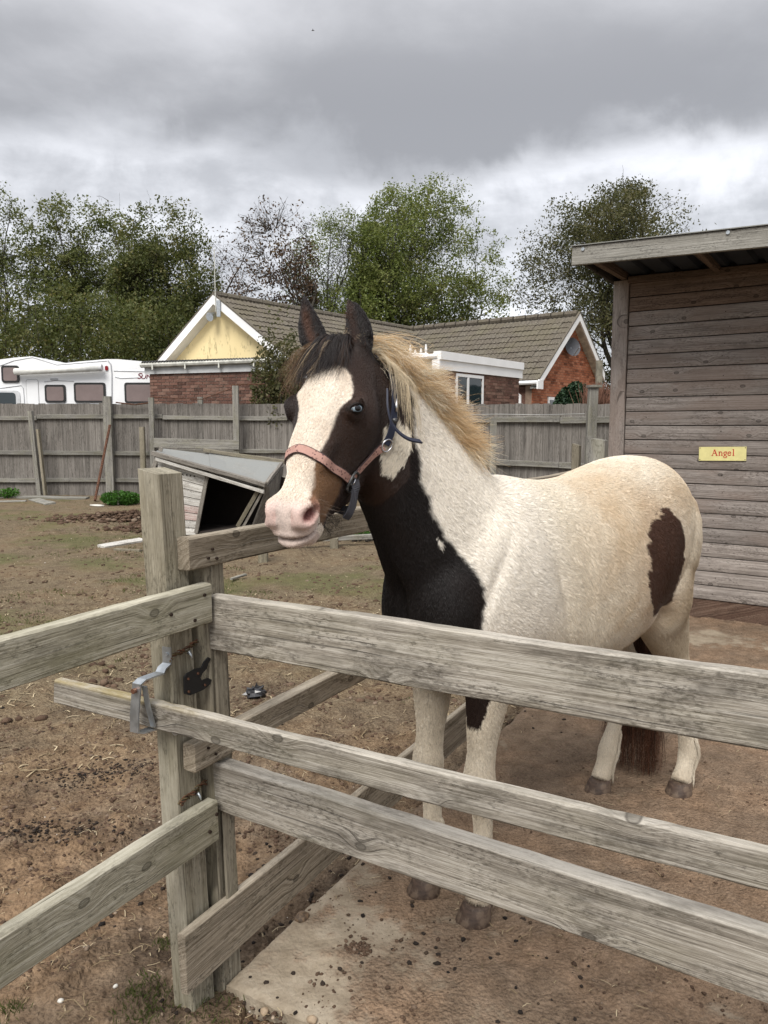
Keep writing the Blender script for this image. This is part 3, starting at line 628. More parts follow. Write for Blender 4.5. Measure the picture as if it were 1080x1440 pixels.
def fpost(px, Y, w_, h_, mat=WOOD_FPOST, dx=0.0, dz=-.12, name='post', dd=.10, off=.11):
    c = G(px, Y) - Vector((0, off, 0)); b = [c + Vector((sx * w_ / 2, sy * dd / 2, dz)) for sx, sy in ((-1, -1), (1, -1), (1, 1), (-1, 1))]
    post(name, b, (dx, 0, h_), 0, mat, bf, seed=int(px), seg=6, slope=0)
fpost(157, 16.5, .17, 2.09, WOOD_FPOST, 0)
fpost(58, 16.4, .085, 1.78, WOOD_FPOST, -.12)
fpost(66, 16.3, .05, 1.4, WOOD_OLD, -.10)
fpost(218, 16.4, .10, 2.06); fpost(335, 16.3, .12, 2.30, WOOD_FPOST, 0)
fpost(204, 16.3, .10, 1.45, WOOD_OLD); fpost(282, 16.6, .10, 2.09, WOOD_FPOST, 0, off=-.15)
fpost(420, 16.2, .10, 1.98)
fpost(480, 16.35, .17, 1.98, off=.03); fpost(574, 14.2, .11, 1.9, off=.16); fpost(690, 12.8, .10, 1.55, off=.2)
cpx = G(822, 11.55); fpost(822, 11.5, .135, 2.02, WOOD_FPOST, .05, off=.17)
MB().box((cpx.x + .05, 11.33, 2.035), (.19, .17, .035)).build('post_cap', WOOD_FPOST, bf)
board('loose_board', P(216, 616, 16.15), P(336, 619, 16.1), .20, .03, WOOD_FPOST, bf, 6, seed=77)
wire = [P(205, 571, 16.4), P(218, 559.5, 16.35), P(280, 562, 16.35), P(335, 560, 16.3)]
MB().tube([P(163, 566, 16.4), P(190, 569, 16.4), P(214, 566, 16.4)], .016, 6).build('rusty_bar', M_RUST, bf)
MB().tube([P(214, 558.5, 16.38), P(284, 561.5, 16.38), P(339, 541.5, 16.3)], .009, 5).build('wire', M_RUST, bf)
MB().tube([P(325, 541, 16.25), P(372, 540, 16.1)], .012, 5).build('wire', M_RUST, bf)
wp = [P(600, 584, 13.2 - 0), P(700, 582.5, 12.3), P(760, 583.5, 11.9), P(822, 582, 11.25)]
MB().tube(wp, .006, 5).build('wire', plain('dull galvanised wire', (.35, .35, .33), .5, .6), bf)
# short timbers in front of the right part
st = thing('stub_timbers', 'short broken fence timbers leaning at the foot of the boundary fence by the shelter', 'timber', G(830, 10.2))
for px, w_, top in ((828, .075, 1.33), (839, .13, 1.30)):
    c = G(px, 10.2); post('stub_board', [c + Vector((a_ * w_ / 2, b_ * .02, -.1)) for a_, b_ in ((-1, -1), (1, -1), (1, 1), (-1, 1))], (.02, .1, top), 0, WOOD_FPOST, st, seed=px, seg=4, slope=0)
# ================================================================ brick, tile and render materials
def brick_mat(name, a, b, c3, dirt=.3):
    m, t = new_mat(name)
    po = nd(t, 'ShaderNodeNewGeometry').outputs['Position']; isl = nd(t, 'ShaderNodeNewGeometry').outputs['Random Per Island']
    rnd = mth(t, 'FRACT', mth(t, 'ADD', nd(t, 'ShaderNodeObjectInfo').outputs['Random'], isl))
    c = ramp(t, rnd, [(0, a), (.35, b), (.62, c3), (.8, b), (1, tuple(k * .5 for k in a))])
    n = noise(t, po, 5., 5, .65); c = mixc(t, smooth(t, n, .45, .75, 0., dirt), c, (.05, .04, .03))
    n = noise(t, po, 40., 3, .6); c = mixc(t, smooth(t, n, .5, .7, 0., .35), c, (.35, .25, .2))
    finish(t, c, .9, n, .01, .5, spec=.15); return m
BR_A = brick_mat('dull red brick', (.10, .052, .040), (.155, .080, .060), (.21, .125, .095), .65)
BR_B = brick_mat('orange red brick', (.28, .09, .045), (.37, .135, .07), (.44, .19, .11), .2)
M_MORT = plain('pale mortar', (.30, .27, .235), .9, sc=3, var=.35)
M_MORTB = plain('brown mortar', (.24, .17, .125), .9, sc=3, var=.3)
M_WHITE = plain('white upvc trim', (.80, .80, .79), .4, sc=2, var=.05)
M_WHITED = plain('weathered white gutter', (.52, .52, .47), .6, sc=5, var=.25)
M_GLASS, tg_ = new_mat('dark window glass'); finish(tg_, (.02, .03, .035), .06, spec=.8)
def tile_mat():
    m, t = new_mat('lichened concrete roof tile')
    po = nd(t, 'ShaderNodeNewGeometry').outputs['Position']; rnd = nd(t, 'ShaderNodeObjectInfo').outputs['Random']
    n = noise(t, po, 1.3, 6, .65); n2 = noise(t, po, 22., 5, .7)
    c = ramp(t, n2, [(.3, (.052, .044, .036)), (.5, (.115, .100, .080)), (.68, (.20, .185, .15))])
    c = mixc(t, smooth(t, n, .42, .66, 0., .7), c, (.135, .122, .082))
    c = mixc(t, mth(t, 'MULTIPLY', rnd, .35), c, (.09, .072, .055))
    finish(t, c, .9, n2, .01, .6, spec=.15); return m
M_TILE = tile_mat()
def brick_wall(parent, a, b, z0, z1, mat, mort, parts=True, gable=None, holes=(), bw=.225, bh=.075, maxp=300):
    """stretcher bond facing to the right of a->b; gable(s) gives the top height along it"""
    d = (b - a).normalized(); L = (b - a).length; nr = Vector((d.y, -d.x, 0))
    top = gable or (lambda s: z1)
    core = MB(); ss = [0] + ([L / 2] if gable else []) + [L]
    for s_, e_ in zip(ss[:-1], ss[1:]):
        p, q = a + d * s_, a + d * e_
        core.hexa([p, q, q - nr * .2, p - nr * .2], [p + Vector((0, 0, top(s_))), q + Vector((0, 0, top(e_))), q - nr * .2 + Vector((0, 0, top(e_))), p - nr * .2 + Vector((0, 0, top(s_)))])
    core.build('masonry', mort, parent)
    bx = MB().box((0, 0, 0), (bw - .012, .02, bh - .012)).mesh('brick', mat)
    rest = MB(); cnt = 0; z = z0; row = 0
    X, Y, Z = d, -nr, Vector((0, 0, 1))
    while z < z1 - .02:
        s = -(row % 2) * bw / 2
        while s < L:
            s0, s1 = max(s, 0), min(s + bw, L)
            if s1 - s0 > .05 and top((s0 + s1) / 2) > z + bh and not any(h[0] < (s0 + s1) / 2 < h[1] and h[2] < z + bh / 2 < h[3] for h in holes):
                c = a + d * ((s0 + s1) / 2) + nr * (.004 + rng.random() * .003) + Vector((0, 0, z + bh / 2))
                M = Matrix((X * ((s1 - s0 - .012) / (bw - .012)), Y, Z)).transposed().to_4x4(); M.translation = c
                if parts and cnt < maxp: inst('brick', bx, M, parent); cnt += 1
                else: rest.box(c, ((s1 - s0 - .012), .02, bh - .012), M.to_3x3().normalized().to_4x4() if False else Matrix((X, Y, Z)).transposed().to_4x4())
            s += bw
        z += bh; row += 1
    if rest.n: rest.build('brickwork', mat, parent, kind='stuff')
def tiles(parent, e0, e1, r0, r1, maxp=300, cw=.30, ch=.30, sm=.012):
    """roof plane from eave e0-e1 up to ridge r0-r1, each tile a slab lifted on the one below"""
    ex = (e1 - e0); L = ex.length; X = ex.normalized(); up = (r0 - e0); up = up - X * up.dot(X); SL = up.length; U = up.normalized(); N = X.cross(U).normalized()
    if N.z < 0: N = -N
    base = MB(); base.hexa([e0 - N * .10, e1 - N * .10, r1 - N * .10, r0 - N * .10], [e0 - N * .02, e1 - N * .02, r1 - N * .02, r0 - N * .02]); base.build('roof_deck', MT.get('dark barge timber'), parent)
    t = MB(); w_, l_ = cw * .985, ch * 1.12
    P_ = [(-w_ / 2, .0), (-w_ * .22, .028), (0, .004), (w_ * .25, .030), (w_ / 2, .006)]
    V = []
    for y, lift in ((-l_ / 2, .026), (l_ / 2, 0)):
        V += [(x, y, h + lift) for x, h in P_] + [(x, y, h + lift - .014) for x, h in P_]
    F = [(i, i + 1, 11 + i, 10 + i) for i in range(4)] + [(5 + i, 15 + i, 16 + i, 6 + i) for i in range(4)] + [(i, 5 + i, 6 + i, i + 1) for i in range(4)] + [(10 + i, 11 + i, 16 + i, 15 + i) for i in range(4)] + [(0, 10, 15, 5), (4, 9, 19, 14)]
    t.add(V, F); me = t.mesh('tile', M_TILE)
    rest = MB(); cnt = 0; nr = int(SL / ch); 
    order = list(range(nr))[::-1]
    for j in order:
        f = (j + .5) * ch / SL; a = e0.lerp(r0, f); b = e1.lerp(r1, f); n = int((b - a).length / cw); dd = (b - a).normalized()
        for i in range(n + 1):
            c = a + dd * min((i + .5) * cw, (b - a).length - cw / 2) + N * (rng.random() * sm)
            M = Matrix((X, U, N)).transposed().to_4x4(); M = Matrix.Translation(c) @ M @ Matrix.Rotation(rng.normal() * .008, 4, 'Z')
            if cnt < maxp: inst('tile', me, M, parent); cnt += 1
            else: rest.add([M @ Vector(q) for q in V], F)
    if rest.n: rest.build('tiles', M_TILE, parent, kind='stuff')
    rd = MB(); n = int((r1 - r0).length / .45)
    for i in range(n + 1):
        f0, f1_ = i / (n + 1), (i + 1) / (n + 1); p, q = r0.lerp(r1, f0) + Vector((0, 0, .0)), r0.lerp(r1, f1_ - .006)
        rd.tube([p + Vector((0, 0, .01)), q + Vector((0, 0, .018))], .105, 8)
    rd.build('ridge_tiles', M_TILE, parent, kind='stuff')
# ================================================================ bungalow, left wing with cream gable
D1 = Vector((.6, .8, 0)); D2 = Vector((.8, -.6, 0)); UZ = Vector((0, 0, 1))
J = Vector((.91, 28, 4.9)); AL = J - D1 * 8.72; AR = J + D2 * 6.12
b1 = thing('bungalow', 'bungalow with a cream rendered gable, brown tiled roof and white barge boards', 'house', (AL.x, AL.y, -.05))
hw, rise = 3.1, 2.05
eL = AL - D2 * hw - UZ * rise; eR = AL + D2 * hw - UZ * rise; eR2 = J + D2 * hw - UZ * rise; eL2 = J - D2 * hw - UZ * rise
ov = D1 * .28
tiles(b1, eR - ov, eR2, AL - ov, J)
mbr = MB(); mbr.hexa([eL - ov - UZ * .1, eL2 - UZ * .1, J - UZ * .1, AL - ov - UZ * .1], [eL - ov, eL2, J, AL - ov]); mbr.build('roof_slope', M_TILE, b1)
# gable wall: cream render above, brick below
def render_mat():
    m, t = new_mat('cream render with dark mould')
    oc = nd(t, 'ShaderNodeNewGeometry').outputs['Position']; x, y, z = sep(t, oc)
    n = noise(t, vmt(t, 'MULTIPLY', oc, (7, 7, 2.6)), 1., 7, .72); n2 = noise(t, oc, .8, 3)
    lowm = mth(t, 'MULTIPLY', smooth(t, z, 4.3, 3.3), smooth(t, n2, .3, .55))
    st_ = mth(t, 'MULTIPLY', smooth(t, n, .54, .62), lowm)
    c = mixc(t, n2, (.74, .60, .32), (.80, .67, .39)); c = mixc(t, mth(t, 'MULTIPLY', st_, .6), c, (.10, .085, .05))
    finish(t, c, .9, n, .004, .4, spec=.1); return m
g0 = AL - UZ * .12; mbx = MB(); 
zb = eL.z - .1
mbx.prism([eL + D2 * .15 - UZ * (.1), eR - D2 * .15 - UZ * .1, g0], D1 * .2); mbx.build('gable', render_mat(), b1)
mbx = MB(); mbx.hexa([Vector((p.x, p.y, -.05)) for p in (eL + D2 * .15, eR - D2 * .15, eR2 - D2 * .15, eL2 + D2 * .15)], [Vector((p.x, p.y, zb)) for p in (eL + D2 * .15, eR - D2 * .15, eR2 - D2 * .15, eL2 + D2 * .15)]); mbx.build('wall', BR_A, b1)
def barge(parent, e, ap, nout, w_=.22, mat=M_WHITE, name='barge_board'):
    """board along the sloping roof edge from eave e to apex ap, facing nout"""
    m = MB(); dn = -UZ * w_; m.hexa([e + dn, ap + dn, ap + dn + nout * .04, e + dn + nout * .04], [e, ap, ap + nout * .04, e + nout * .04]); m.build(name, mat, parent)
for e in (eL, eR):
    barge(b1, e - ov + UZ * .02, AL - ov + UZ * .02, -D1, .25)
    m = MB(); m.hexa([e - ov - UZ * .22, AL - ov - UZ * .22, AL - UZ * .22, e - UZ * .22], [e - ov - UZ * .20, AL - ov - UZ * .20, AL - UZ * .2, e - UZ * .20]); m.build('soffit', M_WHITE, b1)
m = MB()
for e in (eL, eR): m.hexa([e - ov * 1.18 + UZ * .02, AL - ov * 1.18 + UZ * .02, AL - ov * .9 + UZ * .02, e - ov * .9 + UZ * .02], [e - ov * 1.18 + UZ * .06, AL - ov * 1.18 + UZ * .06, AL - ov * .9 + UZ * .06, e - ov * .9 + UZ * .06])
m.build('verge_tiles', M_TILE, b1, kind='stuff')
# aerial mast, bracket and lamp at the apex
q = AL - ov - D1 * .08 + D2 * .14
MB().tube([q - UZ * .45, q + UZ * 1.15], .012, 6).build('aerial_mast', M_WHITED, b1)
MB().tube([q + UZ * .3 - D2 * .3, q + UZ * .35 + D2 * .25], .010, 5).build('aerial_arm', M_GALV, b1)
MB().box(q - UZ * .38 + D2 * .12, (.10, .08, .42)).build('bracket', M_GALV, b1)
MB().tube([AL - ov * .6 - UZ * .50 - D2 * .14, AL - ov * 1.3 - UZ * .56 - D2 * .10], [.09, .12], 10).build('floodlight', M_GALV, b1)
# flat-roofed brick extension in front of the gable
XL, XR = Vector(((215 - 540) / FPX * 18.7, 18.7, 0)), Vector(((388 - 540) / FPX * 17.6, 17.6, 0)); XD = (XR - XL).normalized(); XN = Vector((-XD.y, XD.x, 0)) * 1
ext = thing('brick_extension', 'flat roofed dull red brick extension with a white gutter below the cream gable', 'extension', (-4.6, 18.7, -.05))
brick_wall(ext, XL, XR, 1.75, 2.78, BR_A, M_MORT)
for p, q in ((XL, XL + XN * 2.4), (XR + XN * 2.2, XR)):
    m = MB(); m.hexa([p, q, q + (XD if p is XL else -XD) * .2, p + (XD if p is XL else -XD) * .2], [v + UZ * 2.78 for v in (p, q, q + (XD if p is XL else -XD) * .2, p + (XD if p is XL else -XD) * .2)]); m.build('side_wall', BR_A, ext)
m = MB(); a_, b_ = XL - XD * .10 - XN * .06, XR + XD * .12 - XN * .06
m.hexa([a_ + UZ * 2.70, b_ + UZ * 2.70, b_ + XN * .03 + UZ * 2.70, a_ + XN * .03 + UZ * 2.70], [a_ + UZ * 2.90, b_ + UZ * 2.92, b_ + XN * .03 + UZ * 2.92, a_ + XN * .03 + UZ * 2.90]); m.build('fascia', plain('grey white fascia', (.45, .46, .46), .6, sc=3, var=.15), ext)
MB().tube([a_ - XD * .05 - XN * .06 + UZ * 2.91, b_ - XN * .06 + UZ * 2.94], .062, 8).build('gutter', M_WHITED, ext)
for k in range(4): 
    q = (a_ + XD * (.3 + k * .9)) - XN * .09 + UZ * 2.85; MB().box(q, (.03, .10, .12)).build('gutter_bracket', M_WHITED, ext)
V = []; n = 45; LL = (b_ - a_).length
for o_, zz in ((-.12, 2.985), (2.6, 3.06)):
    for i in range(n * 2 + 1): V.append(a_ + XD * (LL * i / (2 * n)) + XN * o_ + UZ * (zz + (.018 if i % 2 else -.018)))
mm = n * 2 + 1; F = [(i, i + 1, mm + i + 1, mm + i) for i in range(mm - 1)]
m = MB(); m.add(V + [v - UZ * .012 for v in V], F + [tuple(i + 2 * mm for i in f)[::-1] for f in F] + [(i + 1, i, 2 * mm + i, 2 * mm + i + 1) for i in range(mm - 1)]); m.build('corrugated_roof', plain('dark corrugated roofing', (.05, .05, .05), .8), ext)
# ================================================================ right wing
b2 = thing('brick_bungalow', 'bungalow wing with an orange brick gable, satellite dish and long tiled roof', 'house', (AR.x, AR.y, -.05))
hw2, rise2 = 2.75, 2.15
fE = AR - D1 * hw2 - UZ * rise2; bE = AR + D1 * (hw2 * .80) - UZ * rise2 * .80; fE0 = J - D2 * 1.5 - D1 * hw2 - UZ * rise2; J0 = J - D2 * 1.5
ov2 = D2 * .25
tiles(b2, fE0, fE + ov2, J0, AR + ov2)
m = MB(); m.hexa([bE + ov2 - UZ * .1, bE - D2 * 7.5 - UZ * .1, J0 - UZ * .1, AR + ov2 - UZ * .1], [bE + ov2, bE - D2 * 7.5, J0, AR + ov2]); m.build('roof_slope', M_TILE, b2)
wa, wb = AR - D1 * (hw2 - .12), AR + D1 * (hw2 * .80 - .1); wa = Vector((wa.x, wa.y, 0)); wb = Vector((wb.x, wb.y, 0)); LW = (wb - wa).length; sA = hw2 - .12
gt = lambda s: 4.9 - .14 - (abs(s - sA)) * rise2 / hw2
core = MB(); core.prism([wa, wb, wb + UZ * gt(LW), wa + D1 * sA + UZ * gt(sA), wa + UZ * gt(0)], -D2 * .2); core.build('masonry', M_MORTB, b2)
rest = MB(); z = 1.6; row = 0; br = 0
while z < 4.8:
    s = -(row % 2) * .1125
    while s < LW:
        s0, s1 = max(s, 0), min(s + .225, LW); sm_ = (s0 + s1) / 2
        if s1 - s0 > .05 and gt(sm_) > z + .07: rest.box(wa + D1 * sm_ + D2 * .004 + UZ * (z + .0375), (s1 - s0 - .012, .02, .063), Matrix((D1, -D2, UZ)).transposed().to_4x4())
        s += .225
    z += .075; row += 1
rest.build('brickwork', BR_B, b2, kind='stuff')
fw = Vector((fE0.x, fE0.y, 0)) + D1 * .15; fw2 = Vector((fE.x, fE.y, 0)) + D1 * .15
m = MB(); m.hexa([fw, fw2, fw2 + D1 * .2, fw + D1 * .2], [v + UZ * 2.7 for v in (fw, fw2, fw2 + D1 * .2, fw + D1 * .2)]); m.build('front_wall', BR_A, b2)
for e in (fE, bE): 
    barge(b2, e + ov2 + UZ * .03, AR + ov2 + UZ * .03, D2, .24)
    m = MB(); m.hexa([e + ov2 - UZ * .22, AR + ov2 - UZ * .22, AR - UZ * .22, e - UZ * .22], [e + ov2 - UZ * .2, AR + ov2 - UZ * .2, AR - UZ * .2, e - UZ * .2]); m.build('soffit', M_WHITED, b2)
    m = MB(); m.hexa([e + ov2 * .95 + UZ * .03, AR + ov2 * .95 + UZ * .03, AR + ov2 * 1.2 + UZ * .03, e + ov2 * 1.2 + UZ * .03], [e + ov2 * .95 + UZ * .075, AR + ov2 * .95 + UZ * .075, AR + ov2 * 1.2 + UZ * .075, e + ov2 * 1.2 + UZ * .075]); m.build('verge_tiles', M_TILE, b2, kind='stuff')
ge = fE - D1 * .06 - UZ * .06; MB().tube([fE0 - D1 * .06 - UZ * .06, ge + ov2], .06, 8).build('gutter', M_WHITE, b2)
m = MB(); q = fE + ov2 - UZ * .12 + D1 * .12; m.hexa([q - UZ * .12 - D1 * .22, q - UZ * .12 + D1 * .12, q - UZ * .12 + D1 * .12 + D2 * .05, q - UZ * .12 - D1 * .22 + D2 * .05], [q + UZ * .10 - D1 * .22, q + UZ * .18 + D1 * .12, q + UZ * .18 + D1 * .12 + D2 * .05, q + UZ * .10 - D1 * .22 + D2 * .05]); m.build('box_end', M_WHITE, b2)
q = fE + D1 * .04 - D2 * .6 - UZ * .1; MB().tube([q, q - UZ * .12, q + D1 * .10 + D2 * .22 - UZ * .30, q + D1 * .10 + D2 * .22 - UZ * 2.6], .045, 8).build('downpipe', M_WHITE, b2)
# satellite dish on the gable
dcen = P(803, 489, 24.0); dn = Vector((.35, -.9, .22)).normalized(); V = []; F = []
dxv = dn.cross(UZ).normalized(); dyv = dxv.cross(dn)
for i in range(6):
    r_ = .27 * i / 5
    for k in range(20): a = k * math.pi / 10; V.append(dcen + dxv * r_ * math.cos(a) + dyv * r_ * 1.08 * math.sin(a) + dn * (.10 * (r_ / .27) ** 2))
F = [(i * 20 + k, i * 20 + (k + 1) % 20, (i + 1) * 20 + (k + 1) % 20, (i + 1) * 20 + k) for i in range(5) for k in range(20)]
m = MB(); m.add(V + [v - dn * .01 for v in V], F + [tuple(i + 120 for i in f)[::-1] for f in F]); m.build('satellite_dish', plain('grey satellite dish', (.075, .078, .088), .75), b2)
MB().tube([dcen - dyv * .27 + dn * .1, dcen - dyv * .12 + dn * .42], .014, 6).tube([dcen, dcen - dn * .4 - UZ * .1], .02, 6).build('dish_arm', M_GALV, b2)
q = P(760, 561, 23.2); q = wa + D1 * 1.35 + UZ * 2.02
for nm_, mt_, sz, of in (('window', M_WHITE, (.62, .05, .62), .02), ('window', M_GLASS, (.44, .03, .44), .045)):
    m = MB(); m.box(q + D2 * of, sz, Matrix((D1, -D2, UZ)).transposed().to_4x4()); 
    if mt_ is M_WHITE: wn = m.build('window', mt_, b2)
    else: m.build('pane', mt_, wn)
# flat-roofed brick extension with white fascia and window
E0, E1 = Vector((1.31, 17.3, 0)), Vector((3.50, 20.22, 0))
ex2 = thing('flat_roof_extension', 'small red brick extension with a deep white fascia and white framed window', 'extension', (2.4, 18.7, -.05))
ed = (E1 - E0).normalized(); en = Vector((ed.y, -ed.x, 0)); LE = (E1 - E0).length
brick_wall(ex2, E0, E1, 1.7, 2.82, BR_A, M_MORTB, parts=False, holes=((.55, 1.75, 1.0, 2.62),))
m = MB(); p, q = E0, E0 - en * 2.6; m.hexa([p, q, q + ed * .2, p + ed * .2], [v + UZ * 2.82 for v in (p, q, q + ed * .2, p + ed * .2)]); m.build('side_wall', BR_A, ex2)
m = MB(); 
for zz0, zz1, o_ in ((2.70, 2.92, .05), (2.92, 3.10, .09)):
    a_, b_ = E0 - ed * .22 + en * o_, E1 + ed * .12 + en * o_; m.hexa([a_ + UZ * zz0, b_ + UZ * zz0, b_ - en * .2 + UZ * zz0, a_ - en * .2 + UZ * zz0], [a_ + UZ * zz1, b_ + UZ * zz1, b_ - en * .2 + UZ * zz1, a_ - en * .2 + UZ * zz1])
m.build('fascia', M_WHITE, ex2)
m = MB(); a_, b_ = E0 - ed * .20 + en * .0, E0 - ed * .20 - en * 1.6; m.tube([a_ + UZ * 2.99, b_ + UZ * 2.99], .06, 8); m.build('gutter', M_WHITE, ex2)
m = MB(); m.hexa([a_ + ed * .1 + UZ * 2.72, b_ + ed * .1 + UZ * 2.72, b_ + ed * .15 + UZ * 2.72, a_ + ed * .15 + UZ * 2.72], [a_ + ed * .1 + UZ * 2.93, b_ + ed * .1 + UZ * 2.93, b_ + ed * .15 + UZ * 2.93, a_ + ed * .15 + UZ * 2.93]); m.build('fascia', M_WHITED, ex2)
m = MB(); m.hexa([E0 + UZ * 2.83, E1 + UZ * 2.83, E1 - en * 2.6 + UZ * 2.83, E0 - en * 2.6 + UZ * 2.83], [E0 + UZ * 3.05, E1 + UZ * 3.05, E1 - en * 2.6 + UZ * 3.05, E0 - en * 2.6 + UZ * 3.05]); m.build('flat_roof', plain('grey roofing felt', (.07, .07, .07), .9), ex2)
s0, s1, z0, z1 = .52, 1.78, 1.2, 2.66
wn = MB(); 
for (a0, a1, c0_, c1_) in ((s0, s1, z1 - .07, z1), (s0, s0 + .07, z0, z1 - .072), (s1 - .07, s1, z0, z1 - .072), (s0 + .50, s0 + .58, z0, z1 - .072)):
    p, q = E0 + ed * a0 + en * .03, E0 + ed * a1 + en * .03; wn.hexa([p + UZ * c0_, q + UZ * c0_, q - en * .08 + UZ * c0_, p - en * .08 + UZ * c0_], [p + UZ * c1_, q + UZ * c1_, q - en * .08 + UZ * c1_, p - en * .08 + UZ * c1_])
wn = wn.build('window', M_WHITE, ex2)
for a0, a1 in ((s0 + .072, s0 + .498), (s0 + .582, s1 - .072)):
    p, q = E0 + ed * a0 + en * .012, E0 + ed * a1 + en * .012; m = MB(); m.hexa([p + UZ * z0, q + UZ * z0, q - en * .02 + UZ * z0, p - en * .02 + UZ * z0], [p + UZ * (z1 - .075), q + UZ * (z1 - .075), q - en * .02 + UZ * (z1 - .075), p - en * .02 + UZ * (z1 - .075)]); m.build('pane', M_GLASS, wn)
fn = thing('roof_finials', 'row of small white spindles standing on the extension roof beside the mane', 'spindles', P(588, 499, 18.2))
for k, px in enumerate((577, 584, 592, 599)):
    h_ = (14, 7, 9, 15)[k]; a_, b_ = P(px, 499, 18.2), P(px, 499 - h_, 18.2); MB().tube([a_, a_.lerp(b_, .3), a_.lerp(b_, .45), b_], [.035, .022, .034, .012], 8).build('spindle', M_WHITE, fn)
MB().tube([P(575, 498, 18.2), P(602, 498, 18.2)], .03, 6).build('spindle_rail', M_WHITE, fn)
# ================================================================ motorhome
mh = thing('motorhome', 'white motorhome with brown tinted windows and a rolled awning behind the fence', 'motorhome', (-8.4, 20.2, -.05))
YM = 19.35
def mp(px, py, d=0): v = P(px, py, YM); return Vector((v.x, YM + d, v.z))
M_MW = plain('white motorhome shell', (.80, .81, .82), .35, sc=1.5, var=.03)
M_TINT, tt = new_mat('brown tinted motorhome glass'); 
_n = noise(tt, nd(tt, 'ShaderNodeTexCoord').outputs['Object'], 3., 3); finish(tt, mixc(tt, _n, (.13, .10, .095), (.24, .185, .175)), .25, spec=.5)
M_RUB = plain('black window rubber', (.02, .02, .02), .5)
prof = [(-70, 520), (-20, 508), (20, 503), (45, 501), (84, 511.5), (110, 508.5), (150, 505), (165, 505), (205, 508.5), (218, 511), (224, 520), (225, 600), (225, 650), (-150, 650), (-150, 560), (-110, 535)]
m = MB(); m.prism([mp(x, y) for x, y in prof], (0, 2.25, 0)); m.build('body', M_MW, mh)
def mbox(name, x0, y0, x1, y1, d, th_, mat, par=mh, r=0.0):
    """flat panel with rounded corners standing d proud of the side"""
    a, b = mp(x0, y0), mp(x1, y1); cx, cz = (a.x + b.x) / 2, (a.z + b.z) / 2; w2, h2 = abs(b.x - a.x) / 2, abs(a.z - b.z) / 2; r = min(r, w2, h2); pts = []
    for qx, qz, a0 in ((1, 1, 0), (-1, 1, 90), (-1, -1, 180), (1, -1, 270)):
        for k in range(4): t_ = R(a0 + 30 * k); pts.append(Vector((cx + qx * (w2 - r) + r * math.cos(t_), YM - d, cz + qz * (h2 - r) + r * math.sin(t_))))
    mm_ = MB(); mm_.prism(pts, (0, th_, 0)); return mm_.build(name, mat, par)
for x0, y0, x1, y1 in ((2, 514, 28, 538), (63, 541, 93.5, 566), (104, 538, 149.5, 566), (175, 538, 221, 567)):
    wf = mbox('window', x0, y0, x1, y1, .03, .05, M_RUB, mh, .06); mbox('pane', x0 + 3, y0 + 3, x1 - 3, y1 - 2.5, .036, .02, M_TINT, wf, .04)
dr = mbox('locker_door', 37, 534, 55.5, 580, .012, .02, M_MW, mh, .05)
gf = mbox('door_gasket', 36.3, 533.2, 56.2, 580, .006, .02, plain('grey seal', (.35, .35, .35), .6), mh, .06)
cabf = mbox('cab_window', -60, 549, 30, 585, .02, .04, plain('grey cab door frame', (.55, .56, .57), .4), mh, .10)
mbox('pane', -57, 552, 24, 585, .028, .02, M_GLASS, cabf, .08)
a, b = mp(25, 523.5, -.16), mp(143, 518, -.16); MB().tube([a, b], .085, 14).build('awning', plain('ivory awning case', (.74, .74, .70), .4), mh, smooth=True)
MB().tube([b, b + Vector((.07, 0, .003))], .087, 14).build('awning_end', plain('grey awning end cap', (.5, .5, .5), .4), mh)
a = mp(148, 514); mbox('marker_light', 148, 514.5, 152.5, 521, .03, .04, plain('red lamp lens', (.22, .01, .015), .3), mh, .03)
MB().tube([mp(152, 507, -.012), mp(156, 512, -.012), mp(157.5, 525, -.012), mp(157.5, 600, -.012)], .014, 6).build('corner_trim', plain('grey trim', (.42, .43, .45), .5), mh)
for pts in ([(0, 514.5), (20, 507), (46, 502.5), (80, 513), (100, 511.5), (150, 507.5)], [(0, 546), (30, 542), (33, 546), (35, 570)], [(160, 521.5), (224, 523)], [(62, 537), (80, 535), (104, 536)], [(162, 530), (170, 532), (195, 531)]):
    MB().tube([mp(x, y, -.006) for x, y in pts], .009, 5).build('trim_line', MT['grey trim'], mh)
mbox('grab_badge', 71, 532, 82, 534.5, .02, .03, MT['grey trim'], mh, .02)
M_TXT = plain('dark red lettering', (.16, .02, .035), .4)
Mt = Matrix.Rotation(R(90), 4, 'X'); 
def lettr(body, px, py, size, nm_='lettering', shear=.25): 
    c = mp(px, py, -.006); me = text_mesh(body, size, .004, nm_, M_TXT, shear, .95); inst('lettering', me, Matrix.Translation(c) @ Mt @ Matrix.Diagonal((1.25, 1, 1, 1)), mh)
lettr('S', 195.5, 529.0, .20); lettr('UN', 205.3, 530.0, .150)
for x0 in (-95, 150):
    c = mp(x0, 640, -.02); MB().tube([Vector((c.x, YM - .02, .30)), Vector((c.x, YM + .2, .30))], .33, 20).build('wheel', M_RUB, mh)
MB().tube([P(843, 507, 22), P(841, 590, 22)], .10, 8).build('concrete_post', plain('pale concrete pole', (.17, .155, .12), .9, sc=3, var=.4), None, label='pale stained pole standing between the far hedge and the shelter', cat='pole')
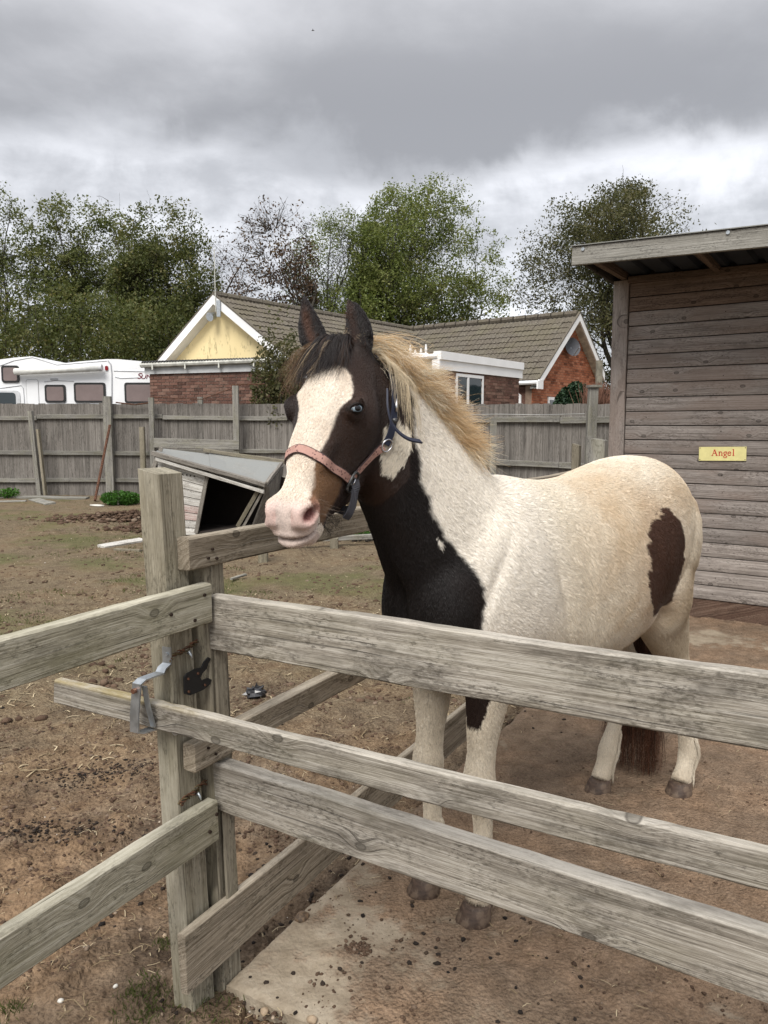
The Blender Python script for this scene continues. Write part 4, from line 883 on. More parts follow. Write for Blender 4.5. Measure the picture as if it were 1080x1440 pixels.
# ================================================================ leaning hen house
kn = thing('hen_house', 'small leaning white hen house with a felt roof and dark open doorway', 'hen house', (-2.3, 10.6, -.05))
M_KW = wood('flaking white painted board', (.16, .135, .11), (.46, .44, .40), (.62, .61, .575), gs=.9, knots=False)
M_KR = wood('red stained white board', (.22, .08, .06), (.42, .32, .29), (.58, .55, .50), gs=1.2, knots=False)
WOOD_K = wood('grey hutch framing', (.09, .078, .065), (.20, .18, .155), (.33, .31, .275), gs=.8, knots=False)
def qprism(name, pts, d, mat, parent=kn, grain=None):
    pts = [Vector(q) for q in pts]
    o = pts[0]; M = frame(pts[0], pts[1]); Mi = M.inverted(); d = Vector(d)
    m = MB(); m.prism([Mi @ q for q in pts], Mi.to_3x3() @ d); return inst(name, m.mesh(name, mat), M, parent)
FR = lambda px, py, o=0.0: P(px, py, 10.6 - (px - 215) / 160 * .75 + o)           # the front face plane
BK = Vector((.35, 1.0, .0))
# siding boards on the left of the front, following the lean
rows = [(642, 660), (661.5, 672), (673, 688), (689, 702), (703, 714), (715, 727), (728, 739), (740, 751)]
Lx0, Lx1 = 221, 291
n = 9
for k in range(n):
    f0, f1_ = k / n, (k + 1) / n - .006
    def e(px0, f, side):
        if side == 0: return FR(222 + 0 * f, 641 + (752 - 641) * f)
        return FR(292.5 - 15 * f, 664.5 + (750 - 664.5) * f * 1.03)
    a, b, c, d = e(0, f0, 0), e(0, f0, 1), e(0, f1_, 1), e(0, f1_, 0)
    off = Vector((0, -.012, 0)); qprism('siding_board', [d + off, c + off, b, a], (0, .015, 0), M_KR if k in (5, 6) else M_KW)
# vent holes: small dark studs set in the top board
for i in range(5):
    q = FR(254 + i * 5.4, 657 + i * 1.7, -.02); MB().tube([q, q + Vector((0, -.004, 0))], .011, 6).build('vent_hole', M_DARK, kn)
    q = FR(257 + i * 5.4, 667 + i * .9, -.02); 
    if i < 4: MB().tube([q, q + Vector((0, -.004, 0))], .011, 6).build('vent_hole', M_DARK, kn)
def bar(name, p, q, w_, th_, mat, o=-.03, updown=1):
    a, b = FR(*p, o), FR(*q, o); d = (b - a).normalized(); s = Vector((d.z, 0, -d.x)).normalized() * w_ * updown
    qprism(name, [a, b, b + s, a + s], (0, th_, 0), mat)
bar('door_post', (294, 666), (278, 750), .05, .045, WOOD_K, -.035)
bar('door_head', (294, 663), (372, 680), .055, .045, WOOD_K, -.045)
bar('door_post', (371, 681), (336, 742), .05, .045, WOOD_OLD, -.035)
bar('door_post', (376, 682), (343, 742), .03, .045, WOOD_K, -.03)
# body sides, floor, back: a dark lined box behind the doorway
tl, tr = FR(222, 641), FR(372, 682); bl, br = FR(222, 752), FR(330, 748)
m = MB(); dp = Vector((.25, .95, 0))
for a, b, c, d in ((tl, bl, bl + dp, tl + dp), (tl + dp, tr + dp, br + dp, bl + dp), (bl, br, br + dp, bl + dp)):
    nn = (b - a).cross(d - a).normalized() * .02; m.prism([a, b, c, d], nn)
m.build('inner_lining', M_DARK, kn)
# right end, felt clad and pushed out at the foot
m = MB(); a, b = FR(375, 684), FR(346, 760); c, d = P(397, 655, 11.0), P(385, 752, 11.0)
m.prism([a, b, d, c], (.02, .01, 0))
mf, tf = new_mat('frayed grey felt'); oc = nd(tf, 'ShaderNodeTexCoord').outputs['Object']; nn_ = noise(tf, vmt(tf, 'MULTIPLY', oc, (30, 30, 4)), 1., 5, .7)
finish(tf, ramp(tf, nn_, [(.35, (.08, .072, .064)), (.55, (.19, .175, .155)), (.7, (.32, .30, .27))]), .95, nn_, .02, .8)
m.build('felt_end', mf, kn)
# roof: three pieces of grey felted board with rims
mr, tr_ = new_mat('faded grey roofing felt'); oc = nd(tr_, 'ShaderNodeTexCoord').outputs['Object']; n1 = noise(tr_, oc, 2.6, 5, .6); n2 = noise(tr_, oc, 30., 4, .7)
finish(tr_, mixc(tr_, smooth(tr_, n1, .4, .65), (.21, .215, .205), mixc(tr_, n2, (.10, .10, .09), (.33, .33, .31))), .95, n2, .01, .5)
rA, rB, rC, rD = P(216, 636, 10.5), P(376, 681, 9.75), P(398, 651, 10.95), P(228, 630.5, 11.6)
mid0, mid1 = rA.lerp(rB, .52), rD.lerp(rC, .40)
qprism('roof_panel', [rA, mid0, mid1, rD], (0, 0, -.03), mr); qprism('roof_panel', [mid0 + Vector((0, 0, .012)), rB + Vector((0, 0, .012)), rC + Vector((0, 0, .012)), mid1 + Vector((0, 0, .012))], (0, 0, -.03), mr)
def rbar(name, p, q, w_, h_, mat, o=(0, 0, 0)): board(name, p + Vector(o), q + Vector(o), h_, w_, mat, kn, 10, seed=int(p.x * 40) % 90, wob=.003)
rbar('roof_edge', rA, rB, .07, .055, WOOD_K, (-.02, -.05, .02)); rbar('roof_edge', P(219, 643, 10.45), P(371, 689, 9.75), .03, .05, M_KW, (0, -.01, 0)); rbar('roof_edge', rB, rC, .04, .045, WOOD_K, (.01, 0, .03)); rbar('roof_edge', P(286, 631.5, 11.3), P(400, 648, 10.9), .04, .05, WOOD_OLD, (0, 0, .01))
rbar('prop_board', P(212, 657, 10.9), P(224, 628, 10.9), .03, .06, WOOD_K)
rbar('prop_board', P(196, 797, 9.2), P(198, 770, 9.2), .05, .04, WOOD_OLD) if False else None
# ================================================================ odds and ends on the paddock
MB().tube([P(133.5, 704, 15.2), P(154.5, 598, 16.25)], .028, 8).build('rusty_bar', M_RUST, None, label='rusty iron bar leaning against the tall post of the back fence', cat='iron bar')
def ground_board(name, pa, pb, w_, th_, mat, label, zz=.0, seed=0, cat='plank'):
    """board lying flat between two pixels' ground points"""
    def gp(px, py):
        d = P(px, py, 1.0) - Vector((0, 0, H)); k = (zz - .04 - H) / d.z; return Vector((0, 0, H)) + d * k
    a, b = gp(*pa), gp(*pb); o = board(name, a + Vector((0, 0, .0)), b, w_, th_, mat, None, 10, seed=seed, wob=.003)
    d = (b - a).normalized(); M = WM[o] @ Matrix.Rotation(R(-84), 4, 'X'); reg(o, M, None); tag(o, label, cat)
ground_board('plank', (-20, 696), (126, 698), .16, .05, WOOD_FPOST, 'long pale plank lying on the ground along the foot of the back fence', .06, 61)
ground_board('plank', (-30, 704), (38, 703), .14, .05, WOOD_FPOST, 'grey plank end in front of the longer plank at the back fence', .04, 62)
ground_board('plank', (54, 700), (78, 706), .2, .06, WOOD_FPOST, 'short thick offcut lying askew before the long plank at the fence foot', .05, 63)
ground_board('plank', (137, 766), (195, 756), .13, .03, M_KW, 'white painted splintered board lying on the soil left of the gate post', .05, 64)
ground_board('plank', (324, 812), (344, 806), .03, .02, WOOD_FPOST, 'tiny pale offcut stick lying on the dark soil near the hen house', .05, 65)
ground_board('plank', (196, 773), (160, 771), .07, .03, WOOD_OLD, 'dark rotten board half under the white splintered board', .03, 66)
rlp = thing('low_rail', 'pale low pole resting on a short stub beyond the pony muzzle', 'pole', P(440, 757, 9.3))
board('pole', P(395, 757.5, 9.2), P(560, 750, 9.6), .06, .08, WOOD_FPOST, rlp, 12, seed=67)
for px in (370, 470): 
    c = P(px, 775, 8.4 if px == 370 else 9.3); c.z = -.08; post('stub', [c + Vector((a * .05, b * .05, 0)) for a, b in ((-1, -1), (1, -1), (1, 1), (-1, 1))], (0, 0, .30 if px == 370 else .1), 0, WOOD_OLD, rlp, seed=px, seg=3, slope=0)
# ================================================================ trees and shrubs
def leaf_mat(name, cols, trans=.35, rough=.6):
    m, t = new_mat(name)
    isl = nd(t, 'ShaderNodeNewGeometry').outputs['Random Per Island']; po = nd(t, 'ShaderNodeNewGeometry').outputs['Position']
    n = noise(t, po, .9, 3, .6)
    x = mth(t, 'ADD', mth(t, 'MULTIPLY', isl, .55), mth(t, 'MULTIPLY', smooth(t, n, .3, .7), .45))
    c = ramp(t, x, [(i / (len(cols) - 1), q) for i, q in enumerate(cols)])
    a = nd(t, 'ShaderNodeBsdfPrincipled', None, Base_Color=c, Roughness=rough, Specular_IOR_Level=.25); b = nd(t, 'ShaderNodeBsdfTranslucent', None, Color=mixc(t, 1., c, (1.15, 1.2, .8), 'MULTIPLY'))
    nd(t, 'ShaderNodeOutputMaterial', None, Surface=nd(t, 'ShaderNodeMixShader', None, i0=trans, i1=a, i2=b)); return m
L_ASH = leaf_mat('ash foliage', [(.055, .070, .024), (.10, .12, .040), (.15, .165, .06), (.22, .21, .09)])
L_DARK = leaf_mat('dense green foliage', [(.036, .050, .017), (.072, .088, .028), (.115, .125, .043), (.18, .15, .06)])
L_BIG = leaf_mat('fresh green foliage', [(.055, .080, .020), (.11, .140, .036), (.165, .19, .055), (.25, .25, .10)])
L_BROWN = leaf_mat('brown seed clusters', [(.040, .022, .013), (.07, .040, .022), (.10, .062, .035), (.10, .085, .035)], .15)
L_OLIVE = leaf_mat('olive green foliage', [(.030, .036, .015), (.065, .070, .028), (.105, .100, .045), (.15, .13, .065)])
L_NETTLE = leaf_mat('bright weed leaves', [(.03, .08, .012), (.055, .14, .02), (.09, .20, .035)])
L_CONIF = leaf_mat('dark conifer sprays', [(.008, .022, .012), (.016, .038, .018), (.03, .055, .022)], .1)
L_GRASS = leaf_mat('short grass', [(.045, .06, .015), (.075, .095, .025), (.13, .13, .045)])
BARK, tb = new_mat('grey brown bark'); _o = nd(tb, 'ShaderNodeTexCoord').outputs['Object']; _n = noise(tb, _o, 5., 5, .7)
finish(tb, ramp(tb, _n, [(.3, (.028, .024, .019)), (.6, (.062, .055, .044)), (.8, (.11, .10, .08))]), .9, _n, .02, .6)
def leaf_quads(C, size, seed, up=.25, asp=.55, droop=0.):
    """one folded-rhomb leaf at each centre"""
    r = np.random.default_rng(seed); n = len(C); s = size * (.6 + .8 * r.random(n))[:, None]
    a = r.normal(size=(n, 3)); a[:, 2] -= droop; a /= np.linalg.norm(a, axis=1)[:, None]
    nn = r.normal(size=(n, 3)); nn[:, 2] += up * 3; b = np.cross(nn, a); b /= np.linalg.norm(b, axis=1)[:, None]
    V = np.stack([C - a * s * .5, C + b * s * asp * .5, C + a * s * .5, C - b * s * asp * .5], 1).reshape(-1, 3)
    return V, np.arange(4 * n, dtype=np.int32).reshape(-1, 4)
def grow_tree(name, label, px, Y, top_y, half, seed, leaf, lsize=.14, nleaf=14000, clear=.25, limbs=5, stems=1, lean=0., bare=.0, gap=.38, base_z=-.05, group='trees beyond the houses', cx=None, trunk_r=None, lowmass=0., fan=.55, clump=.24, extra=260):
    base = G(px, Y); zt = H + (600 - top_y) / FPX * Y; Ht = zt - base_z; hw_ = half / FPX * Y
    cen = G(cx if cx is not None else px, Y); r = np.random.default_rng(seed); th = thing(name, label, 'tree', (base.x, base.y, base_z), group=group)
    tubes = MB(); tips = []; nodes = []; trunk = MB()
    def inside(p, k=1.0):
        zc_ = base_z + Ht * (clear + 1) / 2; hz = Ht * (1 - clear) / 2
        return ((p.x - cen.x) / hw_) ** 2 + ((p.y - cen.y) / hw_) ** 2 + (abs(p.z - zc_) / (hz if p.z > zc_ else hz * 1.35)) ** 2.4 < k
    def branch(p, d, rad, L, lv, mb):
        n = 5 if lv < 3 else 3; pts = [p]; rs = [rad]; q = p.copy(); dd = d.copy()
        for i in range(n):
            if lv and i and not inside(q, 1.0): rs[-1] = .004; break
            dd = (dd + Vector(r.normal(size=3)) * (.10 + .05 * lv) + Vector((0, 0, .10 if lv < 3 else .02))).normalized(); q = q + dd * L / n
            pts.append(q.copy()); rs.append(rad * (1 - .62 * (i + 1) / n))
        n = len(pts) - 1
        if n < 1: return
        mb.tube(pts, rs, (8, 6, 5, 3, 3)[min(lv, 4)], cap=False)
        if lv: nodes.extend(pts)
        if lv >= 4 or rad < .006: tips.append(pts[-1]); tips.append(pts[-2]); return
        nk = (limbs, 5, 5, 4)[min(lv, 3)]
        for k in range(nk):
            f = .30 + .70 * (k + r.random()) / nk; idx = min(int(f * n), n - 1); sp = pts[idx].lerp(pts[idx + 1], f * n - idx) if f * n - idx <= 1 else pts[-1]
            ax = Vector(r.normal(size=3)); ax = (ax - dd * ax.dot(dd)).normalized(); sprd = fan + .25 * r.random() + .12 * lv
            nd_ = (dd * math.cos(sprd) + ax * math.sin(sprd)).normalized(); nl = L * (.50 + .22 * r.random()) * (1.1 - .35 * f)
            e_ = sp + nd_ * nl
            if not inside(e_, 1.15):
                nd_ = (nd_ + (Vector((cen.x, cen.y, base_z + Ht * (clear + 1) / 2)) - sp).normalized() * .8).normalized(); nl *= .7
                if not inside(sp + nd_ * nl, 1.3): nl *= .5
            branch(sp, nd_, rs[idx] * (.55 if lv else .62), nl, lv + 1, tubes)
        if lv: branch(pts[-1], dd, rs[-1] * .9, L * .55, lv + 1, tubes)
        else: branch(pts[-1], dd, rs[-1], Ht * .30, 1, tubes)
    tr_ = trunk_r or Ht * .013
    for s_ in range(stems):
        a = r.random() * 6.28; d = Vector((lean + .14 * math.cos(a) * (stems > 1), .14 * math.sin(a) * (stems > 1), 1)).normalized()
        branch(Vector((base.x + .25 * math.cos(a) * (stems > 1), base.y + .2 * math.sin(a) * (stems > 1), base_z - .2)), d, tr_ / stems ** .4, Ht * .60, 0, trunk)
    # fill the crown out to its outline: twigs from the nearest bough to scattered points
    u = r.normal(size=(extra * 4, 3)); u /= np.linalg.norm(u, axis=1)[:, None]; u *= (.30 + .70 * r.random(extra * 4) ** .45)[:, None]
    E_ = u * np.array([hw_, hw_ * .9, Ht * (1 - clear) / 2]) * .97 + np.array([cen.x, cen.y, base_z + Ht * (clear + 1) / 2]); E_ = E_[fbm(E_[:, 0] * .8 + seed, E_[:, 1] * .8, E_[:, 2] * .8, 2) > .46][:extra]
    ND = np.array([tuple(q) for q in nodes])
    for e in E_:
        dd_ = np.linalg.norm(ND - e, axis=1) + np.clip(ND[:, 2] - e[2], 0, 9) * .7; a = ND[dd_.argmin()]; L_ = np.linalg.norm(e - a)
        if L_ > hw_ * .75 or L_ < .05: continue
        m_ = (a + e) / 2 + r.normal(size=3) * L_ * .10; m_[2] -= L_ * .06; tubes.tube([a, m_, e], [.008 + .010 * L_, .007 + .004 * L_, .005], 3, cap=False); tips.append(Vector(e)); tips.append(Vector(m_ * .35 + e * .65))
        for k in range(3):
            f_ = .4 + .6 * r.random(); b_ = a + (e - a) * f_; c_ = b_ + r.normal(size=3) * .22 * min(1, L_); tubes.tube([b_, c_], [.006, .004], 3, cap=False); tips.append(Vector(c_))
    trunk.build('trunk', BARK, th, smooth=True); tubes.build('branches', BARK, th, smooth=True)
    tp = np.array([tuple(q) for q in tips]); tp = tp[tp[:, 2] > base_z + Ht * clear * .8]; tp = tp[[inside(Vector(q), 1.12) for q in tp]]
    # leave some twigs bare, gather leaves into clumps round the others
    g_ = fbm(tp[:, 0] * .9 + seed, tp[:, 1] * .9, tp[:, 2] * .9, 2); keep = tp[g_ > np.quantile(g_, bare)]
    c_ = keep[r.integers(0, len(keep), nleaf)] + np.clip(r.normal(size=(nleaf, 3)), -1.5, 1.5) * clump * np.array([1, 1, .7])
    c_ = c_[((c_[:, 0] - cen.x) / hw_) ** 2 + ((c_[:, 2] - base_z - Ht * (clear + 1) / 2) / (Ht * (1 - clear) / 2)) ** 2 < 1.15]; d_ = fbm(c_[:, 0] * 1.6 + seed, c_[:, 1] * 1.6, c_[:, 2] * 1.6, 2); c_ = c_[d_ > gap]
    if lowmass:
        m_ = int(nleaf * lowmass); u = r.normal(size=(m_, 3)) * np.array([hw_ * .42, hw_ * .4, Ht * .10]) + np.array([cen.x, cen.y, base_z + Ht * .38]); c_ = np.concatenate([c_, u])
    V, F = leaf_quads(c_, lsize * 1.15, seed); o = bpy.data.objects.new('crown', np_mesh('crown', V, F, leaf)); COL.objects.link(o); reg(o, Matrix(), th)
    return th
grow_tree('ash_tree', 'tall thin ash tree with open crown at the left edge of the picture', 14, 37, 268, 56, 1, L_ASH, 0.112, 21000, .30, 5, 2, cx=8, bare=.25, gap=.42)
grow_tree('ash_tree', 'slender twisting ash tree above the awning of the motorhome', 82, 38, 272, 44, 2, L_ASH, 0.112, 25500, .25, 5, 1, cx=88, bare=.2, gap=.42)
grow_tree('ash_tree', 'leafy ash tree between the slender ash and the dense tree left of the cream gable', 152, 39, 276, 52, 3, L_ASH, 0.112, 36000, .22, 5, 2, bare=.15, gap=.40)
grow_tree('dense_tree', 'broad dense green tree directly left of the cream gable', 240, 36, 286, 72, 4, L_DARK, 0.112, 62400, .12, 6, 2, cx=243, bare=.05, gap=.40, lowmass=.03)
grow_tree('seed_tree', 'narrow brown seed-hung tree top behind the cream gable apex', 318, 41, 318, 30, 5, L_BROWN, 0.112, 2340, .35, 4, 1, bare=.3, gap=.45, clump=.18)
grow_tree('seed_tree', 'sparse tree with brown seed clusters and bare branches above the left roof ridge', 386, 36, 276, 62, 6, L_BROWN, 0.112, 6552, .38, 7, 1, bare=.1, gap=.36, trunk_r=.19, clump=.17, fan=.42)
grow_tree('young_tree', 'loose yellow green tree between the brown tree and the big crowned tree', 474, 39, 300, 66, 7, L_BIG, 0.086, 30600, .28, 6, 2, cx=468, bare=.15, gap=.40, fan=.5)
grow_tree('spreading_tree', 'largest round-crowned green tree with visible dark limbs behind the pony ears', 598, 40, 262, 106, 8, L_BIG, 0.102, 88400, .26, 7, 2, cx=602, bare=.08, gap=.41, lowmass=.05, trunk_r=.26, fan=.50)
grow_tree('hedgerow_tree', 'dark wide leaning tree rising behind the field shelter roof', 848, 29.5, 284, 150, 9, L_OLIVE, 0.083, 68000, .34, 7, 1, cx=853, bare=.05, gap=.37, trunk_r=.24, fan=.62)
def bush(name, label, cat, cx, cy_top, cy_bot, half, Y, leaf, lsize, n, seed, depth=None, group=None, shape=.8, stems=8, spiky=0):
    c = G(cx, Y); zt = H + (600 - cy_top) / FPX * Y; zb_ = H + (600 - cy_bot) / FPX * Y; zb_ = max(zb_, -.05); hw_ = half / FPX * Y; dp_ = depth or hw_ * .8
    r = np.random.default_rng(seed); th = thing(name, label, cat, (c.x, c.y, -.05), group=group); st_ = MB()
    for k in range(stems):
        a = r.random() * 6.28; e = Vector((c.x + hw_ * .7 * math.cos(a) * r.random(), c.y + dp_ * .6 * math.sin(a), zb_ + (zt - zb_) * (.6 + .4 * r.random())))
        b = Vector((c.x + hw_ * .35 * math.cos(a), c.y + dp_ * .2 * math.sin(a), -.1)); st_.tube([b, b.lerp(e, .5) + Vector(r.normal(size=3)) * .08, e], [.03, .02, .006], 5)
    st_.build('stems', BARK, th)
    u = r.normal(size=(n * 2, 3)); u /= np.linalg.norm(u, axis=1)[:, None]; u *= (r.random(n * 2) ** .4)[:, None]
    nz = fbm(u[:, 0] * 2.2 + seed, u[:, 1] * 2.2, u[:, 2] * 2.2, 3); u *= (shape + (1 - shape) * 2.4 * nz)[:, None]
    g_ = fbm(u[:, 0] * 5 + seed, u[:, 1] * 5, u[:, 2] * 5, 2); u = u[g_ > .40][:n]
    C = u * np.array([hw_, dp_, (zt - zb_) / 2]) + np.array([c.x, c.y, (zt + zb_) / 2])
    if spiky:
        for k in range(spiky):
            a = Vector((c.x + (r.random() - .5) * hw_ * 1.5, c.y - r.random() * dp_ * .5, zt - (zt - zb_) * .25)); e = a + Vector((r.normal() * .12, 0, (zt - zb_) * (.25 + .35 * r.random())))
            q = np.linspace(0, 1, 34)[:, None] * (np.array(e) - np.array(a)) + np.array(a) + r.normal(size=(34, 3)) * .045; C = np.concatenate([C, q]); 
    V, F = leaf_quads(C, lsize, seed, .3); o = bpy.data.objects.new('leaves', np_mesh('leaves', V, F, leaf)); COL.objects.link(o); reg(o, Matrix(), th); return th
bush('hedge', 'dark overgrown hedge behind the motorhome at far left', 'hedge', 60, 405, 560, 165, 31, L_DARK, .13, 16000, 21, depth=1.6, shape=.7, stems=14)
bush('hedge', 'dark undergrowth between the motorhome end and the cream gable', 'hedge', 215, 425, 560, 62, 33, L_DARK, .13, 7000, 22, depth=1.4, shape=.7)
bush('ivy_mass', 'dark ivy thicket under the largest tree above the roof valley', 'thicket', 596, 385, 500, 78, 38.5, L_DARK, .14, 7000, 23, depth=1.5, shape=.55)
bush('ivy_mass', 'yellow green thicket behind the left roof ridge beside the pony ear', 'thicket', 505, 405, 500, 55, 37, L_BIG, .12, 4500, 24, depth=1.4, shape=.55)
bush('garden_shrub', 'leafy garden shrub growing against the brick extension left of the pony face', 'shrub', 393, 478, 620, 38, 16.9, L_OLIVE, .075, 5200, 25, depth=.45, shape=.62, spiky=9)
bush('conifer_shrub', 'dark green clipped conifer in front of the orange brick gable', 'shrub', 808, 538, 640, 34, 19.5, L_CONIF, .085, 26000, 26, depth=.45, shape=.95)
bush('hedge', 'dark far hedge filling the gap between the brick gable and the field shelter', 'hedge', 872, 512, 600, 42, 33, L_OLIVE, .12, 6000, 33, depth=1.0, shape=.7)
bush('far_bush', 'tiny grey bush top showing above the right roof ridge', 'bush', 712, 450, 520, 14, 60, L_OLIVE, .25, 300, 28, depth=1, shape=.6)
bush('nettle_patch', 'bright green nettle patch at the foot of the tall fence post', 'weeds', 168, 690, 720, 27, 14.6, L_NETTLE, .05, 2600, 27, depth=.3, shape=.8)
bush('weed_tuft', 'low green weeds growing by the pale pole behind the pony muzzle', 'weeds', 508, 738, 756, 30, 9.9, L_NETTLE, .035, 700, 29, depth=.2, shape=.7)
bush('weed_tuft', 'small green weed tuft at the far left fence foot', 'weeds', 10, 686, 700, 14, 15.9, L_NETTLE, .05, 500, 30, depth=.2, shape=.7)
# brown dead plumes beside the fence post
pg = thing('dead_plume', 'rust brown dead stalks standing behind the capped fence post', 'dead stalks', G(838, 16)); r = np.random.default_rng(8); m = MB()
for k in range(420):
    b = G(838 + r.normal() * 8, 16 + r.normal() * .15); m.tube([Vector((b.x, b.y, .6)), Vector((b.x + r.normal() * .05, b.y, 1.6)), Vector((b.x + r.normal() * .12, b.y + r.normal() * .1, 2.05 + r.random() * .32))], [.010, .009, .004], 3, cap=False)
m.build('stalks', plain('rusty dead stalks', (.15, .075, .05), .9, var=.4), pg, kind='stuff')
bd = thing('bird', 'tiny dark bird far off in the upper sky', 'bird', P(440, 43, 70)); q = P(440, 43, 70); m = MB()
m.tube([q + Vector((-.13, 0, 0)), q, q + Vector((.14, 0, .01))], [.01, .035, .01], 6); m.build('body', M_DARK, bd)
for s in (-1, 1): m = MB(); m.prism([q + Vector((-.04, 0, .01)), q + Vector((.05, 0, .01)), q + Vector((.0, s * .2, .08))], (0, 0, .006)); m.build('wing', M_DARK, bd)
# ================================================================ ground litter
def lumps(name, C, S_, mat, seed, label=None, cat=None, flat=.7):
    """irregular little lumps, 12 points each, one object of loose stuff"""
    r = np.random.default_rng(seed); phi = (1 + 5 ** .5) / 2
    ico = np.array([(-1, phi, 0), (1, phi, 0), (-1, -phi, 0), (1, -phi, 0), (0, -1, phi), (0, 1, phi), (0, -1, -phi), (0, 1, -phi), (phi, 0, -1), (phi, 0, 1), (-phi, 0, -1), (-phi, 0, 1)]) / 1.9
    fi = np.array([(0, 11, 5), (0, 5, 1), (0, 1, 7), (0, 7, 10), (0, 10, 11), (1, 5, 9), (5, 11, 4), (11, 10, 2), (10, 7, 6), (7, 1, 8), (3, 9, 4), (3, 4, 2), (3, 2, 6), (3, 6, 8), (3, 8, 9), (4, 9, 5), (2, 4, 11), (6, 2, 10), (8, 6, 7), (9, 8, 1)])
    n = len(C); V = ico[None] * (1 + r.normal(size=(n, 12, 1)) * .18) * (S_[:, None, None] * .5) * np.stack([1 + r.random(n) * .5, 1 + 0 * r.random(n), flat + 0 * r.random(n)], -1)[:, None, :]
    a = r.random(n) * 6.28; ca, sa = np.cos(a)[:, None], np.sin(a)[:, None]; V = np.stack([V[..., 0] * ca - V[..., 1] * sa, V[..., 0] * sa + V[..., 1] * ca, V[..., 2]], -1) + C[:, None, :]
    F = (fi[None] + (np.arange(n) * 12)[:, None, None]).reshape(-1, 3)
    o = bpy.data.objects.new(name, np_mesh(name, V.reshape(-1, 3), F, mat)); COL.objects.link(o); reg(o, Matrix()); tag(o, label, cat, kind='stuff'); return o
def scatter(n, seed, rmax=6, slab=False, mask=.0, r0=1.2, f=2.2, amin=-38, amax=38):
    r = np.random.default_rng(seed); th = np.radians(amin + (amax - amin) * r.random(n)); rr = r0 * (rmax / r0) ** r.random(n); x, y = rr * np.sin(th), rr * np.cos(th)
    k = in_poly(x, y, SLAB) == slab; k &= fbm(x * f + seed, y * f, 1, 3) > mask
    x, y = x[k], y[k]; z = ground_z(x, y) if not slab else slab_dirt(x, y) * .014
    return np.stack([x, y, z], -1)
M_CLOD, tc_ = new_mat('soil clods'); _i = nd(tc_, 'ShaderNodeNewGeometry').outputs['Random Per Island']; _p = nd(tc_, 'ShaderNodeNewGeometry').outputs['Position']
_n = noise(tc_, _p, 120., 3, .7); finish(tc_, mixc(tc_, _n, ramp(tc_, _i, [(0, (.03, .019, .013)), (.5, (.075, .048, .032)), (.85, (.14, .095, .065)), (1, (.30, .24, .18))]), (.10, .065, .045)), .95, _n, .006, .8, spec=.1)
M_DUNG, td_ = new_mat('dry dung'); _i = nd(td_, 'ShaderNodeNewGeometry').outputs['Random Per Island']; finish(td_, ramp(td_, _i, [(0, (.012, .010, .009)), (.6, (.03, .022, .017)), (1, (.08, .055, .035))]), .9, spec=.15)
C = scatter(26000, 31, 7, mask=.48); lumps('soil_clods', C, .006 + .016 * rng.random(len(C)) ** 2.5, M_CLOD, 1)
C = scatter(9000, 35, 14, mask=.46, r0=4); lumps('far_soil_clods', C, .015 + .035 * rng.random(len(C)) ** 3, M_CLOD, 7)
C = scatter(9000, 32, 5, True, .47, f=3.); lumps('floor_crumbs', C, .003 + .010 * rng.random(len(C)) ** 3, M_CLOD, 2)
C = scatter(2600, 33, 5, False, .56, f=1.7); lumps('dark_droppings', C, .009 + .010 * rng.random(len(C)), M_DUNG, 3)
C = scatter(1500, 34, 6, True, .57, f=2.4); lumps('floor_droppings', C, .006 + .010 * rng.random(len(C)), M_DUNG, 4)
def cluster(name, px, py, sx, sy, n, s0, s1, mat, seed, hgt=0.):
    d = P(px, py, 1.) - Vector((0, 0, H)); q = Vector((0, 0, H)) + d * ((-.03 - H) / d.z); r = np.random.default_rng(seed); a = r.normal(size=(n, 2)) * np.array([sx, sy]); k = np.exp(-((a[:, 0] / sx) ** 2 + (a[:, 1] / sy) ** 2) / 2); x, y = a[:, 0] + q.x, a[:, 1] + q.y
    ins = in_poly(x, y, SLAB); z = np.where(ins, .004, ground_z(x, y)) + hgt * k * r.random(n); lumps(name, np.stack([x, y, z], -1), s0 + (s1 - s0) * r.random(n) ** 2, mat, seed)
cluster('dug_soil', 215, 728, .75, .30, 1500, .03, .10, M_CLOD, 61, .16); cluster('dug_soil', 250, 742, .5, .25, 500, .03, .09, M_CLOD, 62, .10)
cluster('dung_crumbs', 502, 1350, .022, .018, 130, .004, .014, M_CLOD, 63, .008); cluster('dung_crumbs', 120, 1090, .16, .07, 260, .007, .014, M_DUNG, 64, .004); cluster('dung_crumbs', 60, 1170, .14, .05, 260, .007, .016, M_DUNG, 65, .01); cluster('dung_crumbs', 175, 1075, .10, .05, 160, .007, .014, M_DUNG, 66)
cluster('dung_crumbs', 430, 1240, .05, .04, 60, .003, .009, M_CLOD, 67); cluster('dung_crumbs', 970, 1000, .4, .2, 160, .006, .02, M_DUNG, 68)
M_PEB, tp_ = new_mat('pale grit'); _i = nd(tp_, 'ShaderNodeNewGeometry').outputs['Random Per Island']; finish(tp_, ramp(tp_, _i, [(0, (.18, .13, .09)), (.6, (.34, .27, .20)), (1, (.55, .52, .47))]), .8)
C = scatter(900, 36, 12, mask=.45); lumps('grit', C, .004 + .012 * rng.random(len(C)) ** 2, M_PEB, 5)
